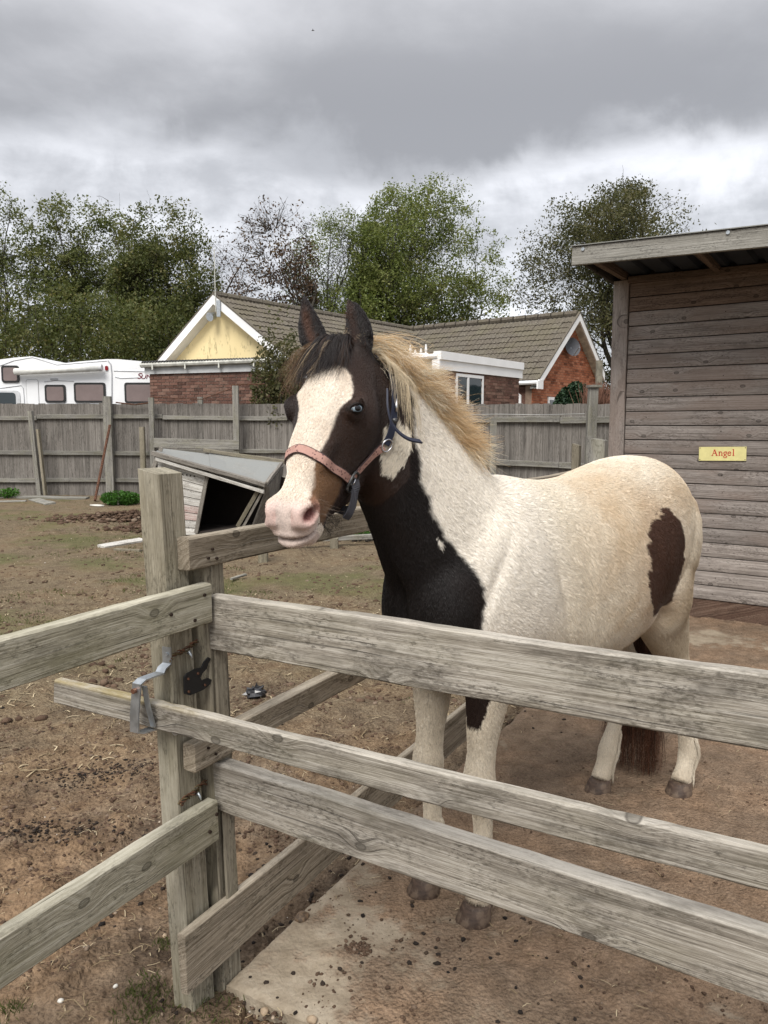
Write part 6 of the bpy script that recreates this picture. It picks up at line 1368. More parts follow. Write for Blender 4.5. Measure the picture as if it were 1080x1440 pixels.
    r_ = np.sqrt(((hy - .006 - (w_ - .457) * .25) / .0165) ** 2 + ((w_ - .457) / .0240) ** 2); r2_ = np.sqrt(((hy - .004 - (w_ - .457) * .25) / .028) ** 2 + ((w_ - .457) / .036) ** 2); hc = mix(hc, np.array([.56, .30, .26]), np.exp(-(r2_ / .9) ** 2) * .8 * (np.abs(hx) > .02) * (w_ > .40)); ml_ = -.026 + (np.minimum(w_, .512) - .503) * .74; hc = mix(hc, np.array([.08, .045, .038]), np.exp(-((hy - ml_) / .0035) ** 2) * (w_ > .43) * (w_ < .55) * .9); hc = mix(hc, np.array([.20, .075, .065]), np.clip(1.05 - r_, 0, 1) * 3 * (np.abs(hx) > .018) * (w_ > .40))
    ear = (w_ < -.004) & (np.abs(hx) > .005); ef = np.clip((.016 - w_) / .132, 0, 1); exc = np.where(hx < 0, -.042 - .010 * np.sin(ef * 3) + .040 * ef, .066 + .010 * np.sin(ef * 3) + .046 * ef); eyc = .016 + .086 * ef ** 1.3; ein = np.clip((hy - eyc - .3 * (exc - hx) * 0 + .004) / .006, 0, 1) * np.clip(1.1 - np.abs(hx - exc) / .016, 0, 1) * np.clip(n1 * 2.6 - .7, .1, 1) * np.clip((.92 - ef) * 6, 0, 1); hc = mix(hc, np.array([.012, .008, .007]), ear * 1.); hc = mix(hc, np.array([.075, .034, .020]), ear * ein * (.45 + n1)); 
    c = np.where(HM_[:, None], hc, c)
    cw_ = poly(X, Z, [(.835, 1.475), (.80, 1.44), (.806, 1.395), (.822, 1.362), (.848, 1.325), (.880, 1.335), (.888, 1.38), (.875, 1.45)], .8) * near * (Y > .03); c = c * (1 - cw_[:, None]) + cream * cw_[:, None]
    return np.clip(c, 0, 1), HM_, np.clip(pk, 0, 1) * HM_, q
HAUNCH_ = [(-.14, 1.157), (-.2, 1.162), (-.245, 1.145), (-.271, 1.108), (-.27, 1.049), (-.305, .971), (-.293, .897), (-.284, .834), (-.163, .851), (-.081, .897), (-.059, .958), (-.079, 1.024), (-.083, 1.09)]
HAUNCH = [(-.12, 1.15), (-.19, 1.175), (-.25, 1.17), (-.31, 1.12), (-.335, 1.05), (-.33, .98), (-.315, .90), (-.29, .84), (-.22, .825), (-.15, .84), (-.085, .895), (-.062, .958), (-.080, 1.024), (-.075, 1.09)]
pony = thing('pony', 'pied pony with a blue eye and sandy mane standing behind the front rails', 'pony', (HO.x, HO.y, 0))
CC, HMK, PK, Q_ = coat_colour(BV)
_at = body_me.color_attributes.new('coat', 'FLOAT_COLOR', 'POINT'); _at.data.foreach_set('color', np.concatenate([CC, np.ones((len(CC), 1))], 1).astype(np.float32).ravel())
M_SKIN, ts = new_mat('short pied hair over skin')
_c = nd(ts, 'ShaderNodeAttribute', {'attribute_name': 'coat'}).outputs['Color']; _o = nd(ts, 'ShaderNodeTexCoord').outputs['Object']; _n = noise(ts, _o, 220., 3, .6)
finish(ts, mixc(ts, 1., _c, ramp(ts, _n, [(.3, .72), (.7, 1.1)]), 'MULTIPLY'), .62, _n, .0012, .5, spec=.25)
body_me.materials.append(M_SKIN)
body = bpy.data.objects.new('body', body_me); COL.objects.link(body); reg(body, HM, pony)
M_HAIR, th_ = new_mat('coat hair')
_c = nd(th_, 'ShaderNodeAttribute', {'attribute_name': 'coat'}).outputs['Color']
finish(th_, _c, .42, spec=.35)
def hair_obj(name, Pts, rad, col, parent=pony, M=HM, mat=None, **tg):
    """Pts (n, k, 3) strands in pony space, rad (n, k), col (n, 3)"""
    n, k = Pts.shape[:2]; cu = bpy.data.hair_curves.new(name); cu.add_curves([k] * n)
    cu.attributes['position'].data.foreach_set('vector', Pts.astype(np.float32).ravel())
    ra = cu.attributes.get('radius') or cu.attributes.new('radius', 'FLOAT', 'POINT'); ra.data.foreach_set('value', rad.astype(np.float32).ravel())
    ca = cu.attributes.new('coat', 'FLOAT_COLOR', 'CURVE'); ca.data.foreach_set('color', np.concatenate([col, np.ones((n, 1))], 1).astype(np.float32).ravel())
    cu.materials.append(mat or M_HAIR); o = bpy.data.objects.new(name, cu); COL.objects.link(o); reg(o, M, parent); return tag(o, **tg)
def nrm(a): return a / (np.linalg.norm(a, axis=-1, keepdims=True) + 1e-9)
HDN = np.array(HDL)[:3, :3]
def flow(V, q):
    X, Y, Z = V.T; w_ = -q[:, 2]
    d = np.tile(np.array([-.80, 0, -.55]), (len(V), 1)); up = np.clip((Z - 1.12) / .2, 0, 1)[:, None]; d = d * (1 - up) + np.array([-.95, 0, -.12]) * up
    r = np.clip((-.30 - X) / .2, 0, 1)[:, None]; d = d * (1 - r) + np.array([-.45, 0, -.85]) * r
    nk = np.clip((X - .40) / .15, 0, 1)[:, None]; d = d * (1 - nk) + np.array([-.50, 0, -.86]) * nk
    ch = np.clip((X - .64) / .08, 0, 1)[:, None] * np.clip((1.1 - Z) / .1, 0, 1)[:, None]; d = d * (1 - ch) + np.array([0, 0, -1.]) * ch
    lg = np.clip((.78 - Z) / .12, 0, 1)[:, None]; d = d * (1 - lg) + np.array([-.12, 0, -1.]) * lg
    hdn = HDN @ np.array([0, .0, -1.]); return d, hdn
def make_fur(N, seed=5):
    r = np.random.default_rng(seed)
    A_, B_, C_, D_ = [BV[BF[:, k]] for k in range(4)]; area = np.linalg.norm(np.cross(C_ - A_, D_ - B_), axis=1) / 2; cen = (A_ + B_ + C_ + D_) / 4
    q = tohead(cen); w_ = -q[:, 2]; inh = HMK[BF[:, 0]]
    far = cen[:, 1] < -.16; dens = np.where(inh, 2.6, 1.) * np.where(far, .35, 1.) * np.where(PK[BF[:, 0]] > .5, .25, 1.) * np.where(cen[:, 2] < .55, 1.4, 1.)
    p = area * dens; p /= p.sum(); fi = r.choice(len(p), N, p=p); u, v = r.random((2, N, 1))
    root = (A_[fi] * (1 - u) + B_[fi] * u) * (1 - v) + (D_[fi] * (1 - u) + C_[fi] * u) * v; nn = nrm(BN[BF[fi, 0]] + BN[BF[fi, 2]])
    col, hm, pk, q = coat_colour(root); d, hdn = flow(root, q); d = np.where(hm[:, None], hdn, d)
    X, Y, Z = root.T; sw = (np.stack([fbm(X * 6, Y * 6, Z * 6 + 3 * k, 2) for k in range(3)], 1) - .5) * 1.5; d = d + sw * np.where(hm, .35, 1.)[:, None] + r.normal(size=(N, 3)) * .16
    d = nrm(d - nn * (d * nn).sum(1)[:, None]); lift = (.15 + .12 * r.random(N))[:, None]
    w_ = -q[:, 2]; ear = hm & (w_ < -.0); L = np.where(hm, .0058 - .0030 * pk, .0115 + .005 * fbm(X * 5, Y * 5, Z * 5, 2)); L = np.where(Z < .5, .011, L); L = np.where(ear, .009, L)
    feath = (Z < .24) & (Z > .07) & (nn[:, 0] < -.2); L = np.where(feath, .032, L); L = np.where((Z < .45) & (Z > .24) & (nn[:, 0] < -.5), .020, L); lift = np.where(feath[:, None], .5, lift)
    jaw = hm & (q[:, 1] < -.12); L = np.where(jaw, .016, L)
    L = (L * (.7 + .6 * r.random(N)))[:, None]
    p1 = root + (d * (1 - lift * .5) + nn * lift) * L * .5; dn = nrm(d + np.array([0, 0, -.18]) ); p2 = root + (d + nn * lift * .55) * L * .95 + (dn - d) * L * .3
    Pts = np.stack([root - nn * .0005, p1, p2], 1); rad = np.array([.00038, .00032, .00009])[None] * (.8 + .5 * r.random(N))[:, None]
    sh = (.86 + .26 * r.random(N)); dirty = (r.random(N) < .06) & (col.mean(1) > .25); sh = np.where(dirty, .55, sh)
    return Pts, rad, np.clip(col * sh[:, None], 0, 1)
hair_obj('coat', *make_fur(400000), kind='stuff')
# ---------------------------------------------------------------- mane, forelock, tail
def strands(guides, per, spread_root, spread_tip, seed, radius=.00035, fray=.006):
    """each guide (k, 3) grows a lock of `per` hairs that draw together and part again at the tip"""
    r = np.random.default_rng(seed); out = []; gi = []
    for i, g in enumerate(guides):
        k = len(g); f = np.linspace(0, 1, k)[:, None]
        o = r.normal(size=(per, 3)); o2 = r.normal(size=(per, 3)); lf = .62 + .42 * r.random((per, 1, 1)); 
        base = np.array(g)[None]; pts = base[:, :1] + (base - base[:, :1]) * lf
        pts = pts + o[:, None] * spread_root * (1 - f)[None] + o2[:, None] * spread_tip * (f ** 1.5)[None]
        ph = r.random((per, 1, 3)) * 6.28; pts = pts + np.sin(f[None] * (4 + 5 * r.random((per, 1, 1))) + ph) * fray * f[None]
        out.append(pts); gi += [i] * per
    Pn = np.concatenate(out); k = Pn.shape[1]; rad = np.tile(np.linspace(1, .35, k) * radius, (len(Pn), 1)); return Pn, rad, np.array(gi)
def crest(u):
    """top line of the neck, u from the poll (0) to the withers (1)"""
    K_ = np.array([(.905, -.012, 1.665), (.845, -.01, 1.618), (.765, -.008, 1.545), (.68, -.006, 1.455), (.60, -.004, 1.375), (.52, -.002, 1.318), (.44, 0, 1.300)]); t = np.linspace(0, 1, len(K_)); return np.array([np.interp(u, t, K_[:, k]) for k in range(3)])
def make_mane():
    r = np.random.default_rng(21); G_ = []; C_ = []
    gold = np.array([.50, .32, .15]); sand = np.array([.64, .48, .28]); crm = np.array([.74, .66, .50]); tawn = np.array([.36, .20, .09])
    for i in range(760):
        u = r.random() ** .9 * .67; u = u if u > .24 or r.random() < .12 else .22 + .5 * r.random(); c = crest(u); lat = r.normal() * .016; base = c + np.array([0, lat, -.012 - abs(lat) * .5])
        L = (.118 + .050 * r.random()) * (1.05 if u < .5 else 1.05 - (u - .5) * .5); back = nrm(crest(min(u + .03, 1)) - crest(u)); upv = np.array([-back[2], 0, back[0]]); upv = upv if upv[2] > 0 else -upv
        side = .20 + r.normal() * .42 if u > .12 else .8 + r.normal() * .3                    # falls to the near side
        d0 = nrm(upv * 1.25 + back * (.35 + .2 * r.normal()) + np.array([0, side * .45, 0])); g = [base]; p = base.copy(); d = d0.copy(); n = 7
        fall = .08 + .10 * r.random() + (.16 if r.random() < .30 else 0) + (.16 if u < .2 else 0)
        for k in range(n):
            p = p + d * L / n; g.append(p.copy()); d = nrm(d + np.array([-.02, side * .22 * fall / .3, -fall * 1.1]) + r.normal(size=3) * .09)
        G_.append(g); f = r.random(); C_.append(sand * f + gold * (1 - f) if r.random() < .6 else (crm if r.random() < .65 or u < .25 else tawn))
    Pn, rad, gi = strands(G_, 40, .007, .015, 22, .00036, .010); C_ = np.array(C_)[gi] * (.75 + .45 * r.random(len(gi)))[:, None]
    h = np.linalg.norm(Pn[:, -1] - Pn[:, 0], axis=1); hair_obj('mane', Pn, rad, np.clip(C_, 0, 1))
    # longer pale strands hanging from behind the ear over the cheek strap and dark throat
    G_ = []
    for i in range(13):
        u = .05 + r.random() * .18; c = crest(u) + np.array([0, .028 + .012 * r.random(), -.018]); L = .17 + .13 * r.random(); g = [c]; p = c.copy(); d = nrm(np.array([-.25 + .15 * r.normal(), .85, .25])); n = 9
        for k in range(n): p = p + d * L / n; g.append(p.copy()); d = nrm(d + np.array([.02 * r.normal(), -.30 if k > 0 else -.1, -.75]))
        G_.append(g)
    Pn, rad, gi = strands(G_, 9, .002, .007, 23, .00034, .004); col = np.tile(np.array([.58, .48, .33]), (len(gi), 1)) * (.7 + .5 * r.random(len(gi)))[:, None]; 
    # keep them outside the neck
    cy = np.interp(Pn[..., 2], [1.25, 1.35, 1.45, 1.55, 1.62, 1.68], [.125, .112, .100, .088, .07, .03]); Pn[..., 1] = np.maximum(Pn[..., 1], cy * np.clip((np.arange(Pn.shape[1]) - 1) / 2, 0, 1)[None] + r.normal(size=len(Pn))[:, None] * .002)
    hair_obj('mane_strands', Pn, rad, np.clip(col, 0, 1))
make_mane()
def make_forelock():
    r = np.random.default_rng(31); G_ = []; C_ = []
    for i in range(80):
        a = r.random(); x0 = -.030 + .066 * a + r.normal() * .006; w0 = -.008 + .03 * r.random(); g = []; y0 = .055; L = .085 + .065 * r.random(); n = 8
        fan = (a - .40) * 1.15 + .18 + r.normal() * .13; x, y, wv = x0, y0 - .012, w0
        dxx, dyy, dww = fan * .35, .55, .25
        for k in range(n + 1):
            g.append(tuple(hd(x, y, wv))); nl = math.sqrt(dxx * dxx + dyy * dyy + dww * dww); x += dxx / nl * L / n; y += dyy / nl * L / n; wv += dww / nl * L / n
            dww += .42; dxx += fan * .12; dyy -= .30
            ysurf = .072 - max(0, abs(x) - .035) * .55
            if y < ysurf: y = ysurf + .004 * r.random(); dyy = max(dyy, -.02)
        G_.append(np.array(g)); t_ = r.random(); C_.append(np.array([.017, .012, .011]) if t_ < .84 else (np.array([.06, .033, .02]) if t_ < .93 else np.array([.36, .27, .17])))
    Pn, rad, gi = strands(G_, 26, .0040, .008, 32, .00032, .005); hair_obj('forelock', Pn, rad, np.clip(np.array(C_)[gi] * (.7 + .6 * r.random(len(gi)))[:, None], 0, 1))
    # sandy fringe ends sweeping out past the far eye
    G_ = []
    for i in range(14):
        x, y, wv = .050 + .02 * r.random(), .045, .0 + .02 * r.random(); g = []; d = np.array([.62, .25 + .2 * r.normal(), .75]); L = .11 + .05 * r.random()
        for k in range(8): g.append(tuple(hd(x, y, wv))); q = nrm(d) * L / 7; x += q[0]; y += q[1]; wv += q[2]; d = d + np.array([-.07, -.10, .12])
        G_.append(np.array(g))
    Pn, rad, gi = strands(G_, 26, .005, .009, 33, .00028, .005); hair_obj('forelock_fringe', Pn, rad, np.tile(np.array([.13, .075, .035]), (len(gi), 1)) * (.6 + .9 * r.random(len(gi)))[:, None])
    # light wisps on the poll between the ears
    G_ = []
    for i in range(40):
        x, y, wv = -.03 + .05 * r.random(), .03, -.006; g = []; d = np.array([-.4 * r.random(), .5 * r.normal(), -.9]); L = .03 + .025 * r.random()
        for k in range(6): g.append(tuple(hd(x, y, wv))); q = nrm(d) * L / 5; x += q[0]; y += q[1]; wv += q[2]; d = d + np.array([-.25, -.05, .28])
        G_.append(np.array(g))
    Pn, rad, gi = strands(G_, 30, .004, .006, 34, .0003, .004); hair_obj('poll_wisps', Pn, rad, np.tile(np.array([.50, .40, .27]), (len(gi), 1)) * (.6 + .6 * r.random(len(gi)))[:, None])
make_forelock()
def make_tail():
    r = np.random.default_rng(41); G_ = []; C_ = []
    for i in range(190):
        a = r.random() * 6.28; p = np.array([-.625, -.005 + .025 * math.cos(a), 1.16 - .10 * r.random()]); L = 1.02 + .36 * r.random(); n = 14; g = [p.copy()]; d = nrm(np.array([-.75, -.35, .05])); ex = .06 * math.cos(a); ey = .095 * math.sin(a)
        for k in range(n):
            p = p + d * L / n; g.append(p.copy()); tx = -.715 + ex * (.4 + .6 * k / n); ty = -.150 + ey + .0 * k; d = nrm(d * .4 + np.array([(tx - p[0]) * 5, (ty - p[1]) * 5, -1.0]))
        G_.append(np.array(g)); C_.append(np.array([.020, .012, .010]))
    Pn, rad, gi = strands(G_, 26, .012, .022, 42, .00062, .014); f = np.linspace(0, 1, Pn.shape[1]); C_ = np.tile(np.array([.095, .040, .022]), (len(gi), 1)) * np.where(r.random(len(gi)) < .45, .12 + .2 * r.random(len(gi)), .5 + 1.2 * r.random(len(gi)))[:, None]
    hair_obj('tail', Pn, rad, C_)
make_tail()
def make_whiskers():
    r = np.random.default_rng(51); G_ = []
    for i in range(60):
        low = r.random() < .6; wv = .47 + .04 * r.random() if low else .40 + .08 * r.random(); x = (-.040 + .075 * r.random()) if low else -.045; y = -.105 if low else -.06 + .05 * r.random(); d = np.array([-.35 + .5 * r.normal() * .5, -.9, .30 + .2 * r.normal()]) if low else np.array([-.9, -.25, .2 * r.normal()]); L = .025 + .04 * r.random(); g = []
        for k in range(5): g.append(tuple(hd(x, y, wv))); q = nrm(d) * L / 4; x += q[0]; y += q[1]; wv += q[2]; d = d + np.array([0, -.05, .06])
        G_.append(np.array(g))
    Pn, rad, gi = strands(G_, 1, .0, .0, 52, .00022, .001); hair_obj('whiskers', Pn, rad, np.tile(np.array([.16, .12, .09]), (len(gi), 1)))
    G_ = []
    for i in range(44):
        wv = .22 + .22 * r.random(); x = -.045 + .05 * r.random(); y = -.15 if wv < .34 else -.115; y = np.interp(wv, [.22, .30, .36, .44], [-.215, -.19, -.155, -.105]); d = np.array([-.2, -.9, .5]); L = .014 + .012 * r.random(); g = []
        for k in range(5): g.append(tuple(hd(x, y, wv))); q = nrm(d) * L / 4; x += q[0]; y += q[1]; wv += q[2]
        G_.append(np.array(g))
    Pn, rad, gi = strands(G_, 10, .005, .006, 53, .0003, .003); hair_obj('chin_hair', Pn, rad, np.tile(np.array([.020, .014, .011]), (len(gi), 1)))
    G_ = []
    for sx in (-1, 1):                                                                       # hair inside the ears
        for i in range(60):
            f = .1 + .55 * r.random(); x = (-.042 - .010 * math.sin(f * 3) + .040 * f) if sx < 0 else (.066 + .010 * math.sin(f * 3) + .046 * f); y = .016 + .082 * f ** 1.3 + .004; wv = .016 - .120 * f; x += (r.random() - .5) * .05 * (1 - f); d = np.array([.3 * r.normal(), .8, -.5]); L = .012 + .014 * r.random(); g = []
            for k in range(5): g.append(tuple(hd(x, y, wv))); q = nrm(d) * L / 4; x += q[0]; y += q[1]; wv += q[2]; d = d + np.array([0, -.1, .1])
            G_.append(np.array(g))
    Pn, rad, gi = strands(G_, 12, .003, .004, 54, .0003, .002); hair_obj('ear_hair', Pn, rad, np.tile(np.array([.085, .040, .022]), (len(gi), 1)) * (.4 + 1.1 * r.random(len(gi)))[:, None])
make_whiskers()
# ---------------------------------------------------------------- eyes, hooves
M_EYEB, te = new_mat('pale blue eye')
_o = nd(te, 'ShaderNodeTexCoord').outputs['Object']; ex_, ey_, ez_ = sep(te, _o)
rr_ = nd(te, 'ShaderNodeVectorMath', {'operation': 'LENGTH'}, i0=comb(te, 0., mth(te, 'MULTIPLY', ey_, 1.0), mth(te, 'MULTIPLY', ez_, .82))).outputs['Value']
pup = smooth(te, nd(te, 'ShaderNodeVectorMath', {'operation': 'LENGTH'}, i0=comb(te, 0., mth(te, 'MULTIPLY', ey_, 1.25), mth(te, 'MULTIPLY', ez_, .95))).outputs['Value'], .0078, .0088)
iris = mixc(te, noise(te, vmt(te, 'MULTIPLY', _o, (1, 1, 1)), 700., 3), (.16, .21, .25), (.32, .385, .43))
iris = mixc(te, smooth(te, rr_, .0135, .0150), iris, (.018, .016, .016))
finish(te, mixc(te, pup, (.004, .004, .005), iris), .08, spec=.45)
M_LID = plain('dark eyelid skin', (.012, .008, .006), .7, spec=.2)
def make_eye(sx):
    from mathutils.bvhtree import BVHTree
    bv = BVHTree.FromPolygons([tuple(v) for v in BV], [tuple(int(i) for i in f) for f in BF])
    p0, n0, _a, _b = bv.find_nearest(hd(sx * .112, .026 if sx < 0 else .006, .189)); out = (n0 * .7 + Vector(HDN @ np.array([sx * .45, .70 if sx < 0 else .1, .05]))).normalized()
    nas = Vector(HDN @ np.array([-sx * .8, .35, -.42])); nas = (nas - out * nas.dot(out)).normalized(); per = out.cross(nas) * (1 if sx > 0 else -1)       # per points towards the poll
    Rr = .0200; c = p0 - out * .0140
    Me = Matrix((out, per, nas)).transposed().to_4x4(); Me.translation = c; ME = HM @ Me; Mi = Me.inverted()
    m = MB(); ellip(m, (0, 0, 0), Rr, .0128, .0194, n=28); inst('eye', m.mesh('eye', M_EYEB, True), ME, pony)
    n = 36
    for up in (1, -1):
        rows = [[] for _ in range(5)]
        for i in range(n // 2 + 1):
            a = math.pi * i / (n // 2); z = math.cos(a) * .0176; yy = (.0090 if up > 0 else .0084) * math.sin(a) ** .85 * up
            r2 = (Rr + .0010) * math.sqrt(max(1 - (z / .0212) ** 2 - (yy / .0158) ** 2, .02)); rows[0].append(Vector((r2, yy, z))); rows[1].append(Vector((r2 + .0032, yy * 1.12, z * 1.04)))
            for k, (q1, q2, lift) in enumerate(((1.22, 1.14, .0022), (1.45, 1.30, .0008), (1.9, 1.5, -.003))):
                yo = (.0094 if up > 0 else .0086) * q1 * math.sin(a) * up; zo = math.cos(a) * .0176 * q2; hp_, hn_, _i, _d = bv.ray_cast(Me @ Vector((.05, yo, zo)), -out, .12); xs_ = (Mi @ hp_).x + lift if hp_ is not None else -.01; e_ = 1 - (zo / .0196) ** 2 - (yo / .0142) ** 2; xc_ = Rr * math.sqrt(e_) + .0024 if e_ > 0 else -1; v_ = Vector((max(xs_, xc_, -.012), yo, zo)); rows[2 + k].append(v_)
        V = [v for r_ in rows for v in r_]; nn = n // 2 + 1; F = [(j * nn + i, j * nn + i + 1, (j + 1) * nn + i + 1, (j + 1) * nn + i) for j in range(4) for i in range(nn - 1)]
        m = MB(); m.add(V, F); inst('eyelid', m.mesh('eyelid', M_LID, True), ME, pony)
for sx in (-1, 1): make_eye(sx)
M_HOOF, thf = new_mat('muddy horn hoof'); _o = nd(thf, 'ShaderNodeTexCoord').outputs['Object']; _n = noise(thf, vmt(thf, 'MULTIPLY', _o, (30, 30, 120)), 1., 4, .6); _n2 = noise(thf, _o, 35., 5, .6)
finish(thf, mixc(thf, smooth(thf, _n2, .45, .62), ramp(thf, _n, [(.3, (.028, .018, .013)), (.6, (.07, .045, .032)), (.8, (.13, .09, .065))]), (.12, .085, .06)), .6, _n, .003, .6)
def make_hoof(x, y, ang, sz=1.0):
    rings = []; 
    for z, rx, ry, off in ((.058, .041, .040, -.010), (.050, .045, .043, -.006), (.025, .050, .048, .003), (.004, .056, .053, .010), (.0, .054, .051, .010)): rings.append(((off * sz, 0, z), Vector((0, 1, 0)), Vector((1, 0, 0)), ry * sz, rx * sz, rx * .82 * sz, .95))
    m = MB(); loft(m, rings, 24); M = HM @ Matrix.Translation((x, y, .0)) @ Matrix.Rotation(ang, 4, 'Z'); m.build('hoof', M_HOOF, pony, M, smooth=True)
make_hoof(.550, .098, 0); make_hoof(.565, -.098, 0); make_hoof(-.638, .108, .05); make_hoof(-.418, -.115, -.05)
# ================================================================ head collar
from mathutils.bvhtree import BVHTree
_bv = BVHTree.FromPolygons([tuple(v) for v in BV], [tuple(int(i) for i in f) for f in BF])
hc = thing('head_collar', 'pink patterned head collar with navy straps and a dark buckle on the pony head', 'head collar', tuple(HM @ hd(0, 0, .3)))
def skin(x, y, wv, off=.004):
    """nearest point of the head surface, pushed out by off (pony space)"""
    p, n, _i, _d = _bv.find_nearest(hd(x, y, wv)); return p + n * off, n
def wrap_strap(name, pts, wid, th_, mat, off=.0045, dense=6, closed=False, parent=hc, along=None):
    """flat strap laid over the head through head-space points"""
    P_ = [Vector(q) for q in pts]; K = interp([tuple(q) for q in P_], dense); S_ = [skin(q[0], q[1], q[2], off) for q in K]; c = [s[0] for s in S_]; nn = [s[1] for s in S_]
    for _ in range(3): c = [c[0]] + [(c[i - 1] + c[i] * 2 + c[i + 1]) / 4 for i in range(1, len(c) - 1)] + [c[-1]]; nn = [nn[0]] + [(nn[i - 1] + nn[i] * 2 + nn[i + 1]).normalized() for i in range(1, len(nn) - 1)] + [nn[-1]]
    m = MB(); V = []; n = len(c); L = 0; uv = []
    for i in range(n):
        d = (c[min(i + 1, n - 1)] - c[max(i - 1, 0)]).normalized(); nv = (nn[i] - d * nn[i].dot(d)).normalized(); s = d.cross(nv)
        V += [c[i] - s * wid / 2, c[i] - s * wid * .42 + nv * th_, c[i] + s * wid * .42 + nv * th_, c[i] + s * wid / 2]
        if i: L += (c[i] - c[i - 1]).length
        uv.append(L)
    F = [(i * 4 + k, i * 4 + k + 1, (i + 1) * 4 + k + 1, (i + 1) * 4 + k) for i in range(n - 1) for k in range(3)] + [(i * 4 + 3, i * 4, (i + 1) * 4, (i + 1) * 4 + 3) for i in range(n - 1)] + [(0, 1, 2, 3), ((n - 1) * 4 + 3, (n - 1) * 4 + 2, (n - 1) * 4 + 1, (n - 1) * 4)]
    m.add(V, F); me = m.mesh(name, mat); a = me.attributes.new('su', 'FLOAT_VECTOR', 'POINT'); w4 = (0, .08, .92, 1)
    a.data.foreach_set('vector', np.array([(uv[i], w4[k] * wid, 0) for i in range(n) for k in range(4)], np.float32).ravel())
    o = inst(name, me, HM, parent); return o, c, nn
M_PINK, tp = new_mat('pink printed webbing with dark edges')
su = nd(tp, 'ShaderNodeAttribute', {'attribute_name': 'su'}).outputs['Vector']; a_, b_, _z = sep(tp, su); edge_ = mth(tp, 'ABSOLUTE', mth(tp, 'SUBTRACT', b_, .0115))
v_ = nd(tp, 'ShaderNodeTexVoronoi', {'feature': 'F1'}, Vector=su, Scale=120.).outputs['Distance']; n_ = noise(tp, su, 260., 4, .6)
c_ = mixc(tp, n_, (.36, .20, .165), (.48, .295, .245)); c_ = mixc(tp, smooth(tp, mth(tp, 'ADD', v_, mth(tp, 'MULTIPLY', n_, .35)), .52, .44, 0., .85), c_, (.10, .05, .05)); c_ = mixc(tp, smooth(tp, edge_, .0088, .0096), c_, (.06, .04, .04))
n2_ = noise(tp, su, 60., 4, .6); c_ = mixc(tp, smooth(tp, n2_, .5, .7, 0., .5), c_, (.28, .17, .13)); finish(tp, c_, .85, n_, .001, .6, spec=.2)
M_NAVY = plain('navy nylon strap', (.012, .016, .035), .6, sc=300, bump=.0005); M_GREYW = plain('dark grey webbing', (.035, .035, .042), .75, sc=300, bump=.0006); M_BUCK = plain('worn dark metal buckle', (.10, .10, .10), .45, .6, sc=90, var=.6); M_STEEL = plain('bright steel ring', (.60, .60, .62), .25, 1.)
# noseband over the nose, both sides; cheek pieces to the jaw; everything follows the head
wrap_strap('noseband', [(-.052, -.098, .302), (-.060, -.055, .312), (-.058, -.010, .322), (-.044, .034, .322), (-.015, .055, .315), (.018, .055, .312), (.044, .034, .315), (.058, -.010, .322), (.060, -.055, .312), (.052, -.098, .302)], .0235, .003, M_PINK)
wrap_strap('cheek_piece', [(-.056, -.108, .290), (-.066, -.118, .255), (-.080, -.130, .215), (-.094, -.142, .178)], .0225, .003, M_PINK)
wrap_strap('cheek_piece', [(.056, -.108, .290), (.066, -.118, .255), (.080, -.130, .215), (.094, -.142, .178)], .0225, .003, M_PINK)
wrap_strap('crown_strap', [(-.096, -.143, .172), (-.100, -.138, .14), (-.100, -.122, .095), (-.090, -.100, .045), (-.065, -.080, .0), (-.02, -.03, -.03), (.02, -.03, -.03), (.065, -.080, .0), (.090, -.100, .045), (.100, -.122, .095), (.096, -.143, .172)], .021, .003, M_NAVY, .007)
# hanging end below the square buckle, under the chin
def free_strap(name, pts, wid, wdir, th_, mat, parent=hc):
    m = MB(); K = [Vector(q) for q in interp([tuple(hd(*p)) for p in pts], 6)]; V = []; n = len(K); wd = Vector(wdir).normalized()
    for i, p in enumerate(K):
        d = (K[min(i + 1, n - 1)] - K[max(i - 1, 0)]).normalized(); s = (wd - d * wd.dot(d)).normalized(); nv = d.cross(s); V += [p - s * wid / 2 - nv * th_ / 2, p + s * wid / 2 - nv * th_ / 2, p + s * wid / 2 + nv * th_ / 2, p - s * wid / 2 + nv * th_ / 2]
    F = [(i * 4 + k, i * 4 + (k + 1) % 4, (i + 1) * 4 + (k + 1) % 4, (i + 1) * 4 + k) for i in range(n - 1) for k in range(4)] + [(3, 2, 1, 0), (n * 4 - 4, n * 4 - 3, n * 4 - 2, n * 4 - 1)]
    m.add(V, F); return inst(name, m.mesh(name, mat), HM, parent)
wN = HDN @ np.array([.25, 1., -.1])
free_strap('chin_strap', [(-.062, -.112, .296), (-.067, -.128, .318), (-.062, -.146, .342), (-.045, -.160, .352), (-.015, -.166, .350), (.03, -.155, .335), (.056, -.120, .305)], .022, HDN @ np.array([0, -.35, -1.]), .004, M_GREYW)
free_strap('chin_strap', [(-.066, -.122, .318), (-.066, -.132, .345), (-.060, -.140, .372), (-.050, -.146, .385)], .020, wN, .004, M_GREYW)
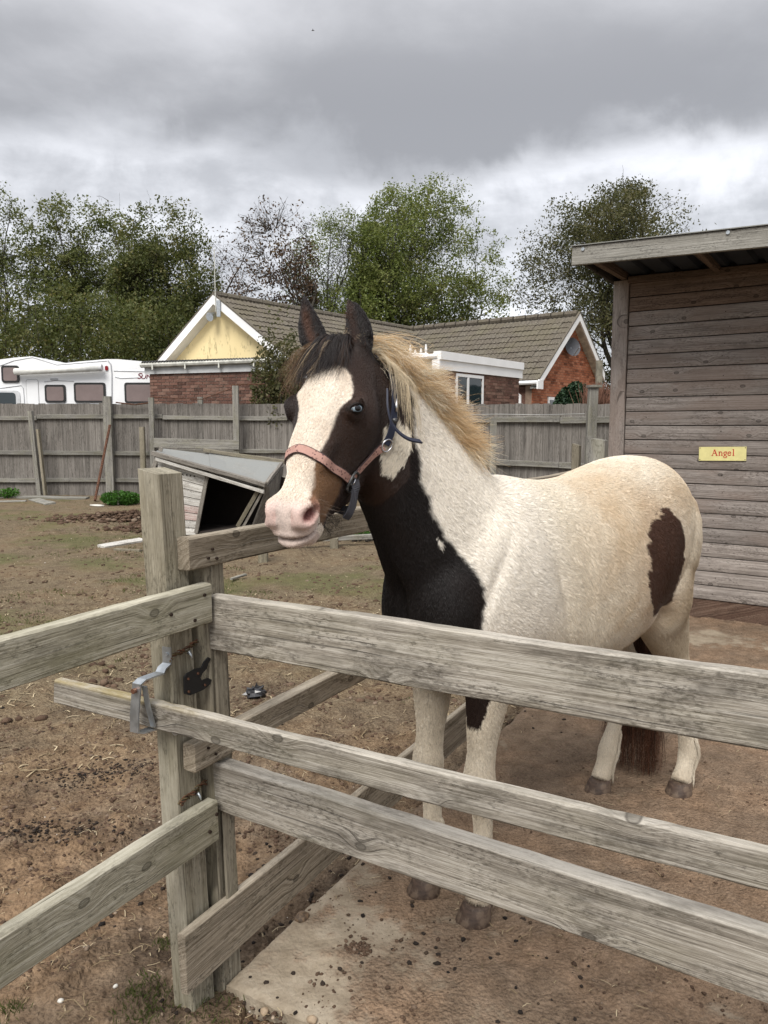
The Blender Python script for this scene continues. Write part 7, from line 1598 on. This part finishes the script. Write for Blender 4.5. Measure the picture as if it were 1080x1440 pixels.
# square buckle: an oval frame with its bar and tongue
def ring(name, cx, cy, cw, ru, rv, rad, mat, tilt=0, sq=1.0, parent=hc, flat=1.):
    p, nn_ = skin(cx, cy, cw, .009); nn_ = nn_.normalized(); z = Vector(HDN @ np.array([0, 0, 1.])); z = (z - nn_ * z.dot(nn_)).normalized(); s = nn_.cross(z); ct, st = math.cos(tilt), math.sin(tilt); u, v = s * ct + z * st, z * ct - s * st; pts = []
    for k in range(33):
        a = 2 * math.pi * k / 32; ca, sa = math.cos(a), math.sin(a); pts.append(p + u * math.copysign(abs(ca) ** sq, ca) * ru + v * math.copysign(abs(sa) ** sq, sa) * rv)
    o = inst(name, MB().tube(pts, rad, 8, cap=False, flat=flat).mesh(name, mat, True), HM, parent); return p, u, v, nn_, o
p, u, v, nn_, bo_ = ring('buckle', -.060, -.112, .302, .0165, .0250, .0036, M_BUCK, R(-14), .62)
for dv in (.010, -.008): inst('buckle_bar', MB().tube([p - u * .015 + v * dv, p + u * .015 + v * dv], .0028, 8).mesh('buckle_bar', M_BUCK, True), HM, bo_)
inst('buckle_tongue', MB().tube([p + v * .010 + nn_ * .002, p + nn_ * .004, p - v * .010 + nn_ * .002], [.002, .0022, .0015], 6).mesh('buckle_tongue', M_STEEL, True), HM, bo_)
ring('ring', -.097, -.146, .172, .0125, .0165, .0022, M_STEEL, R(8))
# side clip and roller on the crown strap
p, n1_ = skin(-.100, -.120, .090, .013); q, n2_ = skin(-.094, -.108, .060, .013); inst('side_clip', MB().tube([p, p.lerp(q, .4), q], [.0035, .0045, .003], 8).mesh('side_clip', M_STEEL, True), HM, hc)
p, n1_ = skin(-.101, -.127, .112, .011); inst('side_clip', MB().tube([p, p + n1_ * .006], .007, 12).mesh('side_clip', M_BUCK, True), HM, hc)
# loose navy strap end that stands off behind the cheek
WI = (HM @ HDL).inverted(); free_strap('loose_strap_end', [tuple(a * b for a, b in zip(WI @ P(px, py, Y), (1, 1, -1))) for px, py, Y in ((545, 548, 1.925), (546, 575, 1.905), (554, 600, 1.900), (572, 616, 1.905), (592, 621, 1.93))], .0165, HDN @ np.array([-.35, .55, -.75]), .004, M_NAVY)
